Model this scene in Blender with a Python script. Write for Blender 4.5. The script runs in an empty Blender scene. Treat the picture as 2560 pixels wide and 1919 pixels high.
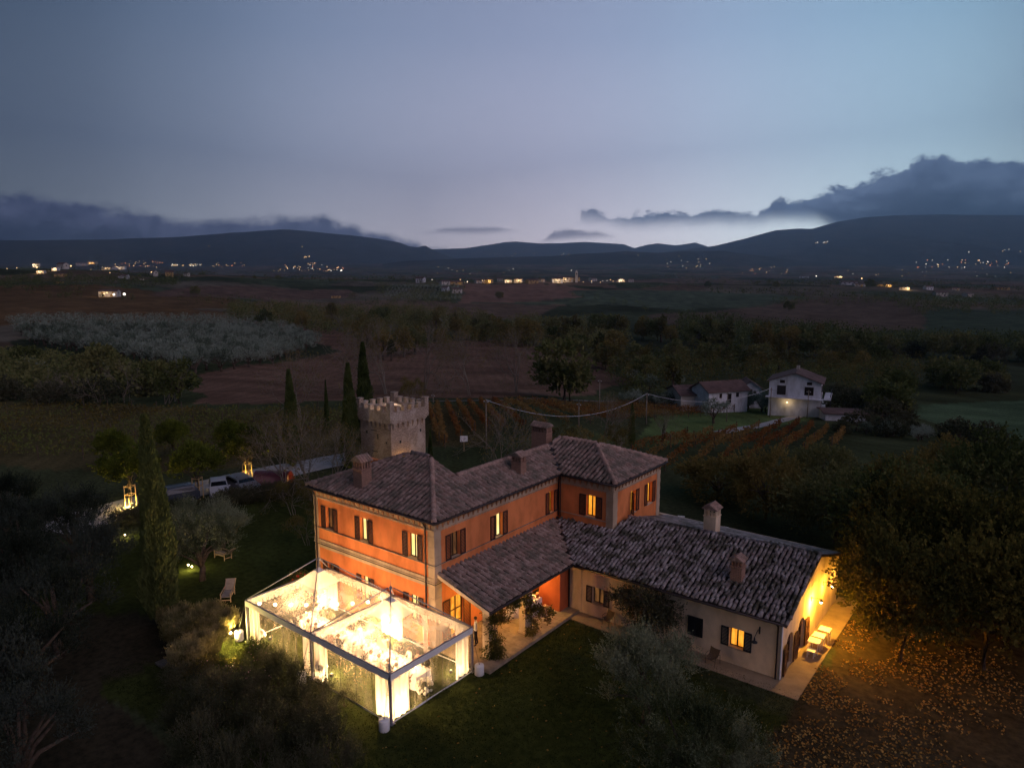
import bpy, math, random
import numpy as np
from mathutils import Vector, Matrix
R = math.radians
random.seed(7); np.random.seed(7)
S = bpy.context.scene
COL = S.collection

# ------------------------------------------------------------------ camera
CAM = np.array([26.279, -26.905, 20.93]); YAW = R(37.771); PITCH = R(8.78); F = 1775.0
cd = bpy.data.cameras.new('camera'); co = bpy.data.objects.new('camera', cd); COL.objects.link(co)
cd.sensor_width = 36; cd.lens = 36 * F / 2560; cd.clip_end = 60000; cd.clip_start = 0.5
co.location = CAM; co.rotation_euler = (math.pi / 2 - PITCH, 0, YAW)
S.camera = co
RT = np.array([math.cos(YAW), math.sin(YAW), 0.0]); FH = np.array([-math.sin(YAW), math.cos(YAW), 0.0])

# ------------------------------------------------------------------ colour management, sampling
S.view_settings.view_transform = 'Standard'; S.view_settings.look = 'None'
S.view_settings.exposure = 1.15; S.view_settings.gamma = 1
S.cycles.use_denoising = True
S.cycles.use_adaptive_sampling = True; S.cycles.adaptive_threshold = 0.02
S.cycles.max_bounces = 6; S.cycles.diffuse_bounces = 3; S.cycles.glossy_bounces = 2
S.cycles.transmission_bounces = 2; S.cycles.transparent_max_bounces = 14; S.cycles.volume_bounces = 0
S.cycles.sample_clamp_indirect = 4; S.cycles.sample_clamp_direct = 0
S.cycles.caustics_reflective = False; S.cycles.caustics_refractive = False

# ------------------------------------------------------------------ dusk sky
def ang(px, py):
    """azimuth (deg, right positive) and elevation (deg) of a point of the sky seen at px,py"""
    x = (px - 1280) / F; y = -(py - 959.5) / F
    fwd = math.cos(PITCH) + math.sin(PITCH) * y; up = -math.sin(PITCH) + math.cos(PITCH) * y
    return math.degrees(math.atan2(x, fwd)), math.degrees(math.atan2(up, math.hypot(x, fwd)))
W = bpy.data.worlds.new('World'); S.world = W; W.use_nodes = True
nt = W.node_tree; nt.nodes.clear()
def N(t, **k):
    n = nt.nodes.new(t)
    for a, b in k.items(): setattr(n, a, b)
    return n
def L(a, b): nt.links.new(a, b)
def M(op, a, b=None, c=None, clamp=False):
    n = N('ShaderNodeMath', operation=op); n.use_clamp = clamp
    for i, v in enumerate((a, b, c)):
        if v is None: continue
        if isinstance(v, (int, float)): n.inputs[i].default_value = v
        else: L(v, n.inputs[i])
    return n.outputs[0]
def smooth(v, a, b):
    n = N('ShaderNodeMapRange', interpolation_type='SMOOTHSTEP'); L(v, n.inputs[0])
    for i, x in ((1, a), (2, b)):
        if isinstance(x, (int, float)): n.inputs[i].default_value = x
        else: L(x, n.inputs[i])
    return n.outputs[0]
def mixc(f, a, b, mode='MIX'):
    n = N('ShaderNodeMix', data_type='RGBA', blend_type=mode)
    if isinstance(f, (int, float)): n.inputs[0].default_value = f
    else: L(f, n.inputs[0])
    for i, x in ((6, a), (7, b)):
        if isinstance(x, tuple): n.inputs[i].default_value = (*x, 1)
        else: L(x, n.inputs[i])
    return n.outputs[2]
tc = N('ShaderNodeTexCoord'); D = tc.outputs['Generated']
sep = N('ShaderNodeSeparateXYZ'); L(D, sep.inputs[0])
dr = N('ShaderNodeVectorMath', operation='DOT_PRODUCT'); L(D, dr.inputs[0]); dr.inputs[1].default_value = tuple(RT)
df = N('ShaderNodeVectorMath', operation='DOT_PRODUCT'); L(D, df.inputs[0]); df.inputs[1].default_value = tuple(FH)
az = M('MULTIPLY', M('ARCTAN2', dr.outputs['Value'], df.outputs['Value']), 180 / math.pi)
el = M('MULTIPLY', M('ARCSINE', sep.outputs[2]), 180 / math.pi)
ramp = N('ShaderNodeValToRGB'); L(M('DIVIDE', el, 90.0, clamp=True), ramp.inputs[0])
def srgb(r, g, b): return tuple((c / 255 / 12.92 if c / 255 <= 0.04045 else ((c / 255 + 0.055) / 1.055) ** 2.4) for c in (r, g, b))
stops = [(0.0, srgb(224, 208, 206)), (0.035, srgb(210, 200, 202)), (0.10, srgb(166, 165, 175)), (0.19, srgb(123, 130, 146)), (0.30, srgb(90, 100, 119)), (0.45, srgb(62, 75, 96)), (1.0, srgb(44, 56, 84))]
cr = ramp.color_ramp
while len(cr.elements) < len(stops): cr.elements.new(0.5)
for e, (p, c) in zip(cr.elements, stops): e.position = p; e.color = (*c, 1)
# brighter towards where the sun went down (a little right of the view), darker away from it
g = N('ShaderNodeFloatCurve'); L(M('ADD', M('DIVIDE', az, 360.0), 0.5), g.inputs[1])
def setcurve(node, pts, vmax=1.0):
    c = node.mapping.curves[0]
    node.mapping.use_clip = False
    while len(c.points) < len(pts): c.points.new(0.5, 0.5)
    for p, (x, y) in zip(c.points, pts): p.location = (x, y); p.handle_type = 'AUTO_CLAMPED'
    node.mapping.update()
setcurve(g, [((a / 360 + .5), v) for a, v in [(-180, .30), (-110, .24), (-60, .16), (-38, .23), (-25, .46), (-12, .82), (0, .98), (10, 1.12), (22, 1.24), (36, .86), (60, .70), (110, .60), (180, .30)]])
sky = mixc(1.0, ramp.outputs[0], mixc(smooth(az, 0.0, 34.0), mixc(smooth(az, -42.0, 2.0), (.74, .98, 1.14), (.96, .97, 1.04)), (.74, 1.05, 1.06)), 'MULTIPLY')
vm = N('ShaderNodeVectorMath', operation='SCALE'); L(sky, vm.inputs[0]); L(g.outputs[0], vm.inputs['Scale']); sky = vm.outputs[0]
nz = N('ShaderNodeTexNoise'); nz.inputs['Scale'].default_value = 30; nz.inputs['Detail'].default_value = 8; nz.inputs['Roughness'].default_value = .62
st = N('ShaderNodeVectorMath', operation='MULTIPLY'); L(D, st.inputs[0]); st.inputs[1].default_value = (1, 1, 1.5); L(st.outputs[0], nz.inputs['Vector'])
nz2 = N('ShaderNodeTexNoise'); nz2.inputs['Scale'].default_value = 5; nz2.inputs['Detail'].default_value = 5
st2 = N('ShaderNodeVectorMath', operation='MULTIPLY'); L(D, st2.inputs[0]); st2.inputs[1].default_value = (1, 1, 5); L(st2.outputs[0], nz2.inputs['Vector'])
def curve_el(pts):
    n = N('ShaderNodeFloatCurve'); L(M('ADD', M('DIVIDE', az, 140.0), 0.5), n.inputs[1])
    q = [ang(*p) for p in pts]
    setcurve(n, [(a / 140 + .5, e / 30) for a, e in q]); return M('MULTIPLY', n.outputs[0], 30.0)
def cloud(sky, top, bot, amp, soft, botsoft, noise, colr, dens, hi=None):
    t = M('ADD', curve_el(top), M('MULTIPLY', M('SUBTRACT', noise, 0.5), amp))
    m = smooth(M('SUBTRACT', t, el), 0.0, soft)
    if bot: m = M('MULTIPLY', m, smooth(M('SUBTRACT', el, M('ADD', curve_el(bot), M('MULTIPLY', M('SUBTRACT', noise, 0.5), amp * .35))), 0.0, botsoft))
    m = M('MULTIPLY', m, dens)
    inner = smooth(M('ADD', M('SUBTRACT', t, el), M('MULTIPLY', M('SUBTRACT', nz2.outputs[0], .5), 3.0)), soft * .4, soft * .4 + 3.4)
    c = mixc(inner, hi or colr, colr)
    c = mixc(smooth(noise, .30, .68), mixc(1.0, c, (1.25, 1.22, 1.18), 'MULTIPLY'), mixc(1.0, c, (.62, .66, .72), 'MULTIPLY'))
    return mixc(m, sky, c)
# soft bank on the left horizon
sky = cloud(sky, [(-700, 440), (0, 470), (250, 500), (500, 535), (760, 530), (900, 560), (1060, 600), (1500, 680), (3300, 700)], None, 2.0, .9, 1, nz.outputs[0], srgb(26, 36, 54), .97, srgb(60, 66, 90))
# thin streaks over the middle
sky = cloud(sky, [(-700, 700), (900, 600), (1060, 578), (1120, 563), (1200, 563), (1290, 573), (1340, 620), (3300, 700)], [(-700, 690), (1060, 590), (1200, 592), (1300, 585), (3300, 690)], .7, .35, .7, nz.outputs[0], srgb(76, 74, 92), .7)
sky = cloud(sky, [(-700, 720), (1280, 640), (1365, 590), (1400, 568), (1460, 570), (1540, 588), (1620, 640), (3300, 720)], [(-700, 690), (1360, 612), (1450, 604), (1600, 600), (3300, 690)], 1.0, .35, .7, nz.outputs[0], srgb(74, 74, 92), .75)
sky = cloud(sky, [(-700, 640), (1380, 580), (1440, 545), (1475, 525), (1530, 535), (1600, 524), (1700, 528), (1780, 526), (1880, 524), (1930, 506), (2010, 488), (2080, 462), (2150, 450), (2200, 425), (2260, 412), (2290, 392), (2380, 384), (2470, 396), (2560, 402), (3300, 330)],
            [(-700, 560), (1380, 560), (1500, 572), (1600, 583), (1700, 580), (1900, 576), (2000, 572), (2100, 600), (3300, 700)], 2.6, .42, 1.5, nz.outputs[0], srgb(12, 28, 40), 1.0, srgb(72, 86, 108))
gr = mixc(smooth(el, -3.0, 0.0), (.012, .012, .014), sky)
bg = N('ShaderNodeBackground'); L(gr, bg.inputs[0]); bg.inputs[1].default_value = 1.0
ow = N('ShaderNodeOutputWorld'); L(bg.outputs[0], ow.inputs[0])
W.cycles.sampling_method = 'MANUAL'; W.cycles.sample_map_resolution = 512
# afterglow: added very soft, weak sun from behind right, lifting roofs and lawn-side walls
sl = bpy.data.lights.new('afterglow_fill', 'SUN'); sl.energy = 0.50; sl.angle = R(60); sl.color = (1.0, .72, .82)
so = bpy.data.objects.new('afterglow_fill', sl); COL.objects.link(so)
so.rotation_euler = (R(62), 0, R(84))

# ------------------------------------------------------------------ materials
MAT = {}
class Mat:
    def __init__(s, name):
        s.m = bpy.data.materials.new(name); s.m.use_nodes = True; s.t = s.m.node_tree; s.t.nodes.clear(); MAT[name] = s.m
        s.out = s.n('ShaderNodeOutputMaterial')
    def n(s, t, **k):
        n = s.t.nodes.new(t)
        for a, b in k.items(): setattr(n, a, b)
        return n
    def l(s, a, b): s.t.links.new(a, b)
    def noise(s, scale, detail=4, rough=.55, obj=False, mul=(1, 1, 1)):
        g = s.n('ShaderNodeNewGeometry'); v = g.outputs['Position']
        if obj: v = s.n('ShaderNodeTexCoord').outputs['Object']
        k = s.n('ShaderNodeVectorMath', operation='MULTIPLY'); s.l(v, k.inputs[0]); k.inputs[1].default_value = mul
        x = s.n('ShaderNodeTexNoise'); s.l(k.outputs[0], x.inputs['Vector'])
        x.inputs['Scale'].default_value = scale; x.inputs['Detail'].default_value = detail; x.inputs['Roughness'].default_value = rough
        return x.outputs[0]
    def ramp(s, fac, stops):
        r = s.n('ShaderNodeValToRGB'); s.l(fac, r.inputs[0]); e = r.color_ramp.elements
        while len(e) < len(stops): e.new(.5)
        for x, (p, c) in zip(e, stops): x.position = p; x.color = (*c, 1)
        return r.outputs[0]
    def mix(s, f, a, b, mode='MIX'):
        n = s.n('ShaderNodeMix', data_type='RGBA', blend_type=mode)
        if isinstance(f, (int, float)): n.inputs[0].default_value = f
        else: s.l(f, n.inputs[0])
        for i, x in ((6, a), (7, b)):
            if isinstance(x, tuple): n.inputs[i].default_value = (*x, 1)
            else: s.l(x, n.inputs[i])
        return n.outputs[2]
    def pbr(s, col, rough=.8, spec=.3, metal=0, bump=None, bd=.02, emit=None, es=0):
        p = s.n('ShaderNodeBsdfPrincipled')
        if isinstance(col, tuple): p.inputs['Base Color'].default_value = (*col, 1)
        else: s.l(col, p.inputs['Base Color'])
        p.inputs['Roughness'].default_value = rough; p.inputs['Metallic'].default_value = metal
        p.inputs['Specular IOR Level'].default_value = spec
        if bump is not None:
            b = s.n('ShaderNodeBump'); b.inputs['Strength'].default_value = 1; b.inputs['Distance'].default_value = bd
            s.l(bump, b.inputs['Height']); s.l(b.outputs[0], p.inputs['Normal'])
        if emit is not None:
            if isinstance(emit, tuple): p.inputs['Emission Color'].default_value = (*emit, 1)
            else: s.l(emit, p.inputs['Emission Color'])
            p.inputs['Emission Strength'].default_value = es
        s.l(p.outputs[0], s.out.inputs[0]); return p
def plain(name, col, rough=.7, spec=.3, metal=0, var=.25, scale=3.0, bd=.006):
    m = Mat(name); n = m.noise(scale, 5)
    c = m.ramp(n, [(.3, tuple(x * (1 - var) for x in col)), (.7, tuple(min(1, x * (1 + var)) for x in col))])
    m.pbr(c, rough, spec, metal, m.noise(scale * 9, 4), bd); return m.m
def leafmat(name, cols, trans=.35, scale=1.2, rough=.6):
    """foliage: colour differs from clump to clump and tree to tree, light passes through the leaves"""
    m = Mat(name); n = m.noise(scale, 3); oi = m.n('ShaderNodeObjectInfo')
    a = m.n('ShaderNodeMath', operation='MULTIPLY_ADD'); m.l(oi.outputs['Random'], a.inputs[0]); a.inputs[1].default_value = .35; m.l(n, a.inputs[2])
    fine = m.noise(scale * 14, 2)
    b = m.n('ShaderNodeMath', operation='MULTIPLY_ADD'); m.l(fine, b.inputs[0]); b.inputs[1].default_value = .5; m.l(a.outputs[0], b.inputs[2])
    k = len(cols); c = m.ramp(b.outputs[0], [(.45 + .62 * i / (k - 1), cols[i]) for i in range(k)])
    d = m.n('ShaderNodeBsdfDiffuse'); m.l(c, d.inputs[0]); t = m.n('ShaderNodeBsdfTranslucent'); m.l(c, t.inputs[0])
    x = m.n('ShaderNodeMixShader'); x.inputs[0].default_value = trans; m.l(d.outputs[0], x.inputs[1]); m.l(t.outputs[0], x.inputs[2])
    m.l(x.outputs[0], m.out.inputs[0]); return m.m
def emis(name, col, st, sample=True):
    m = Mat(name); e = m.n('ShaderNodeEmission'); e.inputs[0].default_value = (*col, 1); e.inputs[1].default_value = st
    m.l(e.outputs[0], m.out.inputs[0])
    if not sample: m.m.cycles.emission_sampling = 'NONE'
    return m.m

def stucco(name, col, stain, bd=.012):
    m = Mat(name); big = m.noise(.35, 5, mul=(1, 1, .5)); streak = m.noise(1.0, 6, mul=(1.1, 1.1, .55))
    c = m.mix(m.ramp(big, [(.42, (0, 0, 0)), (.7, (1, 1, 1))]), col, stain)
    c2 = m.mix(1.0, c, m.ramp(streak, [(.40, (1.06, 1.06, 1.06)), (.72, (.70, .68, .66))]), 'MULTIPLY')
    m.pbr(c2, .92, .1, 0, m.noise(22, 6), bd); return m.m
stucco('salmon plaster', (.80, .26, .09), (.68, .21, .075))
stucco('cream plaster', (.76, .58, .40), (.66, .49, .33))
stucco('pale stone trim', (.56, .42, .29), (.46, .33, .22), .02)
stucco('white plaster', (.62, .62, .66), (.5, .5, .52))
stucco('red plaster', (.50, .13, .05), (.42, .11, .045))
def rooftile(name, a, b, c, lichen):
    m = Mat(name)
    gpos = m.n('ShaderNodeNewGeometry'); v = m.n('ShaderNodeTexVoronoi'); v.inputs['Scale'].default_value = 3.6; m.l(gpos.outputs['Position'], v.inputs['Vector'])
    sp = m.n('ShaderNodeSeparateColor'); m.l(v.outputs['Color'], sp.inputs[0])
    col = m.ramp(sp.outputs[0], [(0, a), (.5, b), (1, c)])
    n = m.noise(1.3, 6, .65); col = m.mix(m.ramp(n, [(.45, (0, 0, 0)), (.60, (1, 1, 1))]), col, lichen)
    f = m.noise(18, 5); col = m.mix(1.0, col, m.ramp(f, [(.3, (.62, .60, .6)), (.65, (1.1, 1.08, 1.05))]), 'MULTIPLY')
    m.pbr(col, .85, .25, 0, m.noise(40, 4), .006); return m.m
rooftile('clay tile', (.24, .155, .125), (.33, .225, .185), (.41, .30, .25), (.17, .14, .11))
rooftile('mossy tile', (.21, .16, .15), (.32, .27, .26), (.47, .42, .40), (.085, .078, .055))
plain('roof groove shade', (.035, .025, .022), .95, .05)  # dark colour stands for the shade in the grooves between tile rows
plain('pale canvas', (.30, .25, .21), .9, .1)
rooftile('ridge clay', (.36, .22, .17), (.46, .30, .24), (.5, .34, .28), (.26, .19, .15))
plain('dark gutter', (.035, .022, .02), .5, .4)
plain('dark wood', (.045, .022, .014), .6, .3, var=.35)
plain('shutter brown', (.055, .022, .018), .65, .3, var=.3)
plain('shutter black', (.012, .014, .02), .6, .3)
plain('door wood', (.13, .055, .025), .55, .35, var=.35)
plain('iron', (.02, .02, .022), .5, .4)
plain('aluminium', (.22, .22, .26), .45, .5, .3, .08)
plain('white paint', (.75, .74, .72), .6)
plain('white cloth', (.82, .78, .72), .9, .1, var=.06)
plain('plastic white', (.8, .78, .76), .45, .4, var=.05)
plain('terrace stone', (.30, .225, .15), .85, .2, var=.3, scale=2.5)
plain('concrete', (.30, .22, .14), .9, .1, var=.2, scale=1.2)
plain('gravel road', (.36, .34, .32), .95, .05, var=.25, scale=.8, bd=.02)
plain('bark', (.10, .075, .055), .95, .05, var=.4, scale=6, bd=.03)
plain('pale bark', (.22, .18, .14), .95, .05, var=.35, scale=6)
plain('stake wood', (.5, .34, .16), .8)
plain('pale wood', (.48, .33, .18), .6)
plain('wicker', (.13, .085, .05), .8, .2, var=.4, scale=25)
plain('car white', (.42, .43, .46), .25, .5, var=.03)
plain('car silver', (.30, .31, .34), .28, .5, .4, .04)
plain('car dark', (.05, .06, .08), .25, .5, .2, .05)
plain('car red', (.10, .015, .02), .35, .5, .1, .1)
plain('car glass', (.006, .007, .01), .08, .6, var=.05)
plain('tyre', (.015, .015, .015), .9)
plain('flower white', (.75, .68, .5), .8, var=.1)
plain('flower red', (.6, .02, .02), .7, var=.2)
plain('flower pink', (.55, .30, .30), .7, var=.2)
plain('doormat', (.06, .035, .02), .95)
plain('skin', (.50, .28, .19), .6, .3, var=.06)
plain('black cloth', (.012, .012, .015), .9, .1)
plain('dusty cloth', (.42, .26, .20), .9, .1)
plain('hair brown', (.06, .03, .015), .7, .3)
plain('terracotta', (.38, .14, .07), .8)
plain('far roof', (.12, .075, .065), .9, .1, var=.35, scale=.6)
plain('far wall', (.48, .43, .38), .9, .1, var=.2, scale=.2)
plain('far wall ochre', (.42, .28, .12), .9, .1, var=.2, scale=.2)
emis('lit pane', (1.0, .50, .08), .5); emis('dim pane', (.9, .36, .08), .22)
emis('bulb', (1.0, .72, .36), 14, True); emis('candle flame', (1.0, .70, .35), 6, False)
emis('town lamp', (1.0, .62, .28), 1.5, False); emis('town lamp white', (1.0, .9, .75), 1.5, False)
emis('town lamp red', (1.0, .30, .12), 1.2, False)
emis('house lamp', (1.0, .66, .30), 2.0, False)
def panemat(name, c1, c2, st, scale=3.2):
    m = Mat(name); n = m.noise(scale, 3, mul=(1, 1, .45)); w = m.noise(14, 2, mul=(1, 1, .02))
    c = m.mix(m.ramp(n, [(.38, (0, 0, 0)), (.62, (1, 1, 1))]), c1, c2)
    c = m.mix(1.0, c, m.ramp(w, [(.3, (.7, .7, .7)), (.7, (1.1, 1.1, 1.1))]), 'MULTIPLY')
    m.pbr((.02, .02, .02), .15, .5, emit=c, es=st); return m.m
panemat('curtain pane', (1.0, .60, .17), (1.0, .74, .30), .75)
panemat('room pane', (1.0, .42, .04), (.70, .20, .01), .62)
panemat('dim room pane', (.22, .09, .025), (.05, .02, .01), .35)
panemat('far lit pane', (1, .5, .12), (.3, .1, .02), .2)
plain('dusty track', (.13, .115, .095), .95, .05)
m = Mat('dark pane'); m.pbr((.02, .014, .012), .12, .5)
m = Mat('marble'); m.pbr(m.ramp(m.noise(3, 6), [(.3, (.5, .5, .52)), (.7, (.7, .7, .7))]), .4)
# clear PVC of the marquee: mostly transparent, a milky, slightly glossy film
m = Mat('clear pvc'); tr = m.n('ShaderNodeBsdfTransparent'); d1 = m.n('ShaderNodeBsdfDiffuse'); d1.inputs[0].default_value = (.9, .84, .8, 1)
t1 = m.n('ShaderNodeBsdfTranslucent'); t1.inputs[0].default_value = (.95, .82, .70, 1)
a1 = m.n('ShaderNodeMixShader'); a1.inputs[0].default_value = .6; m.l(d1.outputs[0], a1.inputs[1]); m.l(t1.outputs[0], a1.inputs[2])
gl = m.n('ShaderNodeBsdfGlossy'); gl.inputs['Roughness'].default_value = .18
a2 = m.n('ShaderNodeMixShader'); a2.inputs[0].default_value = .05; m.l(a1.outputs[0], a2.inputs[1]); m.l(gl.outputs[0], a2.inputs[2])
a3 = m.n('ShaderNodeMixShader'); wr = m.ramp(m.noise(1.6, 5, mul=(1, 1, .6)), [(.35, (.16, .16, .16)), (.65, (.36, .36, .36))]); m.l(wr, a3.inputs[0])
m.l(tr.outputs[0], a3.inputs[1]); m.l(a2.outputs[0], a3.inputs[2]); m.l(a3.outputs[0], m.out.inputs[0])
m = Mat('milky pvc'); d1 = m.n('ShaderNodeBsdfDiffuse'); d1.inputs[0].default_value = (.85, .80, .76, 1)
t1 = m.n('ShaderNodeBsdfTranslucent'); t1.inputs[0].default_value = (.95, .88, .78, 1); a1 = m.n('ShaderNodeMixShader'); a1.inputs[0].default_value = .65; m.l(d1.outputs[0], a1.inputs[1]); m.l(t1.outputs[0], a1.inputs[2])
tr = m.n('ShaderNodeBsdfTransparent'); a3 = m.n('ShaderNodeMixShader'); a3.inputs[0].default_value = .42; m.l(tr.outputs[0], a3.inputs[1]); m.l(a1.outputs[0], a3.inputs[2]); m.l(a3.outputs[0], m.out.inputs[0])
m = Mat('clear side film'); tr = m.n('ShaderNodeBsdfTransparent'); d1 = m.n('ShaderNodeBsdfTranslucent'); d1.inputs[0].default_value = (.9, .8, .6, 1)
a3 = m.n('ShaderNodeMixShader'); m.l(m.ramp(m.noise(5, 5, mul=(1, 1, .25)), [(.45, (.03, .03, .03)), (.75, (.20, .20, .20))]), a3.inputs[0])
m.l(tr.outputs[0], a3.inputs[1]); m.l(d1.outputs[0], a3.inputs[2]); m.l(a3.outputs[0], m.out.inputs[0])
m = Mat('white drape'); d1 = m.n('ShaderNodeBsdfDiffuse'); d1.inputs[0].default_value = (.85, .80, .70, 1); t1 = m.n('ShaderNodeBsdfTranslucent'); t1.inputs[0].default_value = (.9, .82, .68, 1)
a1 = m.n('ShaderNodeMixShader'); a1.inputs[0].default_value = .55; m.l(d1.outputs[0], a1.inputs[1]); m.l(t1.outputs[0], a1.inputs[2]); m.l(a1.outputs[0], m.out.inputs[0])
m = Mat('ghost plastic'); tr = m.n('ShaderNodeBsdfTransparent'); gl = m.n('ShaderNodeBsdfDiffuse'); gl.inputs[0].default_value = (.9, .8, .6, 1)
a1 = m.n('ShaderNodeMixShader'); a1.inputs[0].default_value = .3; m.l(tr.outputs[0], a1.inputs[1]); m.l(gl.outputs[0], a1.inputs[2]); m.l(a1.outputs[0], m.out.inputs[0])
# old tower masonry: courses of rough stone, patched render
m = Mat('tower stone'); g0 = m.n('ShaderNodeTexCoord')
br = m.n('ShaderNodeTexBrick'); br.inputs['Scale'].default_value = 1; br.inputs['Brick Width'].default_value = .42; br.inputs['Row Height'].default_value = .17; br.inputs['Mortar Size'].default_value = .012
br.inputs['Color1'].default_value = (.62, .47, .36, 1); br.inputs['Color2'].default_value = (.48, .36, .28, 1); br.inputs['Mortar'].default_value = (.26, .20, .16, 1)
mp = m.n('ShaderNodeCombineXYZ'); sx = m.n('ShaderNodeSeparateXYZ'); m.l(g0.outputs['Object'], sx.inputs[0]); ad = m.n('ShaderNodeMath', operation='ADD'); m.l(sx.outputs[0], ad.inputs[0]); m.l(sx.outputs[1], ad.inputs[1])
wob = m.noise(2.2, 3, obj=True); zz = m.n('ShaderNodeMath', operation='MULTIPLY_ADD'); m.l(wob, zz.inputs[0]); zz.inputs[1].default_value = .25; m.l(sx.outputs[2], zz.inputs[2])
m.l(ad.outputs[0], mp.inputs[0]); m.l(zz.outputs[0], mp.inputs[1]); m.l(mp.outputs[0], br.inputs['Vector'])
rn = m.ramp(m.noise(.55, 5, obj=True), [(.47, (0, 0, 0)), (.58, (1, 1, 1))])
c = m.mix(rn, br.outputs['Color'], (.60, .48, .39)); c = m.mix(1.0, c, m.ramp(m.noise(6, 6, .7, obj=True), [(.3, (.6, .58, .56)), (.6, (1.05, 1.05, 1.05))]), 'MULTIPLY')
bh = m.mix(rn, br.outputs['Fac'], (0.0, 0.0, 0.0)); iv = m.n('ShaderNodeMath', operation='MULTIPLY_ADD'); m.l(bh, iv.inputs[0]); iv.inputs[1].default_value = -1; m.l(m.noise(9, 6, .7, obj=True), iv.inputs[2])
m.pbr(c, .95, .05, 0, iv.outputs[0], .05)
m = Mat('old brick'); g0 = m.n('ShaderNodeTexCoord'); br = m.n('ShaderNodeTexBrick'); br.inputs['Scale'].default_value = 1; br.inputs['Brick Width'].default_value = .26; br.inputs['Row Height'].default_value = .07; br.inputs['Mortar Size'].default_value = .012
br.inputs['Color1'].default_value = (.46, .26, .18, 1); br.inputs['Color2'].default_value = (.36, .20, .14, 1); br.inputs['Mortar'].default_value = (.17, .11, .09, 1)
mp = m.n('ShaderNodeCombineXYZ'); sx = m.n('ShaderNodeSeparateXYZ'); m.l(g0.outputs['Object'], sx.inputs[0]); ad = m.n('ShaderNodeMath', operation='ADD'); m.l(sx.outputs[0], ad.inputs[0]); m.l(sx.outputs[1], ad.inputs[1])
m.l(ad.outputs[0], mp.inputs[0]); m.l(sx.outputs[2], mp.inputs[1]); m.l(mp.outputs[0], br.inputs['Vector']); m.pbr(br.outputs['Color'], .92, .1, 0, br.outputs['Fac'], -.01)
leafmat('olive leaf', [(.018, .025, .009), (.052, .064, .026), (.11, .125, .060), (.26, .27, .16)], .25, 1.3)
leafmat('grove leaf', [(.015, .024, .014), (.060, .078, .052), (.15, .18, .125), (.28, .31, .24)], .25, .5)
leafmat('olive leaf shaded', [(.006, .010, .007), (.014, .020, .013), (.030, .038, .026), (.060, .070, .054)], .25, .8)  # olive foliage again, the dimness of the view's edge put into its colour
leafmat('cypress leaf', [(.012, .020, .008), (.030, .045, .014), (.055, .075, .022), (.09, .11, .035)], .15, 1.0)
leafmat('oak leaf', [(.020, .028, .010), (.055, .068, .022), (.11, .125, .04), (.17, .16, .06)], .3, .25)
leafmat('autumn leaf', [(.045, .042, .014), (.10, .085, .024), (.16, .125, .036), (.22, .16, .05)], .35, .25)
leafmat('lime leaf', [(.03, .045, .010), (.06, .09, .015), (.11, .15, .02), (.18, .20, .03)], .5, .8)
leafmat('poplar leaf', [(.03, .038, .014), (.055, .062, .022), (.09, .09, .03), (.14, .11, .035)], .35, .2)
leafmat('vine leaf', [(.09, .032, .016), (.17, .060, .022), (.24, .10, .03), (.26, .15, .05)], .35, .12)
leafmat('vine leaf yellow', [(.05, .038, .012), (.10, .075, .02), (.16, .12, .035), (.14, .15, .045)], .35, .12)
leafmat('yard leaf', [(.014, .018, .006), (.036, .038, .010), (.08, .075, .02), (.15, .12, .03)], .35, .5)
leafmat('road tree leaf', [(.012, .018, .004), (.035, .046, .008), (.09, .11, .016), (.18, .20, .03)], .5, .8)
leafmat('shrub leaf', [(.016, .020, .012), (.035, .04, .02), (.06, .065, .035), (.10, .095, .055)], .3, 1.2)
leafmat('grass plume', [(.05, .05, .02), (.12, .11, .04), (.22, .19, .08), (.32, .27, .13)], .4, 2)
leafmat('fallen leaf', [(.10, .045, .012), (.22, .10, .02), (.35, .19, .05), (.45, .30, .10)], .2, 3)
leafmat('creeper leaf', [(.02, .032, .010), (.045, .06, .016), (.09, .10, .025), (.16, .13, .04)], .4, 1.5)
leafmat('bare twig', [(.05, .035, .028), (.08, .058, .045), (.11, .085, .07), (.14, .11, .09)], .0, 1.5)
# ------------------------------------------------------------------ mesh helpers
def npmesh(name, V, Fc, mat=None):
    """mesh from arrays: V n x 3, Fc one array or a list of arrays of faces (each m x k)"""
    Fs = Fc if isinstance(Fc, list) else [Fc]
    Fs = [np.asarray(f, dtype=np.int32) for f in Fs if len(f)]
    me = bpy.data.meshes.new(name); V = np.asarray(V, dtype=np.float32)
    me.vertices.add(len(V)); me.vertices.foreach_set('co', V.ravel())
    nl = sum(f.size for f in Fs); npoly = sum(len(f) for f in Fs)
    me.loops.add(nl); me.loops.foreach_set('vertex_index', np.concatenate([f.ravel() for f in Fs]))
    me.polygons.add(npoly)
    tot = np.concatenate([np.full(len(f), f.shape[1], dtype=np.int32) for f in Fs])
    st = np.concatenate([[0], np.cumsum(tot)[:-1]]).astype(np.int32)
    me.polygons.foreach_set('loop_start', st); me.polygons.foreach_set('loop_total', tot)
    if mat:
        for x in (mat if isinstance(mat, list) else [mat]): me.materials.append(MAT[x])
    me.update(calc_edges=True); return me
def link(name, me, parent=None, loc=None):
    o = bpy.data.objects.new(name, me); COL.objects.link(o)
    if parent is not None:
        o.parent = parent
    if loc is not None: o.location = loc
    return o
def tag(o, label=None, cat=None, group=None, kind=None):
    if label: o['label'] = label
    if cat: o['category'] = cat
    if group: o['group'] = group
    if kind: o['kind'] = kind
    return o
def empty(name, loc, label, cat, rz=0, group=None):
    o = bpy.data.objects.new(name, None); COL.objects.link(o); o.location = loc; o.rotation_euler = (0, 0, rz)
    o.empty_display_size = .2
    return tag(o, label, cat, group)
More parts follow.
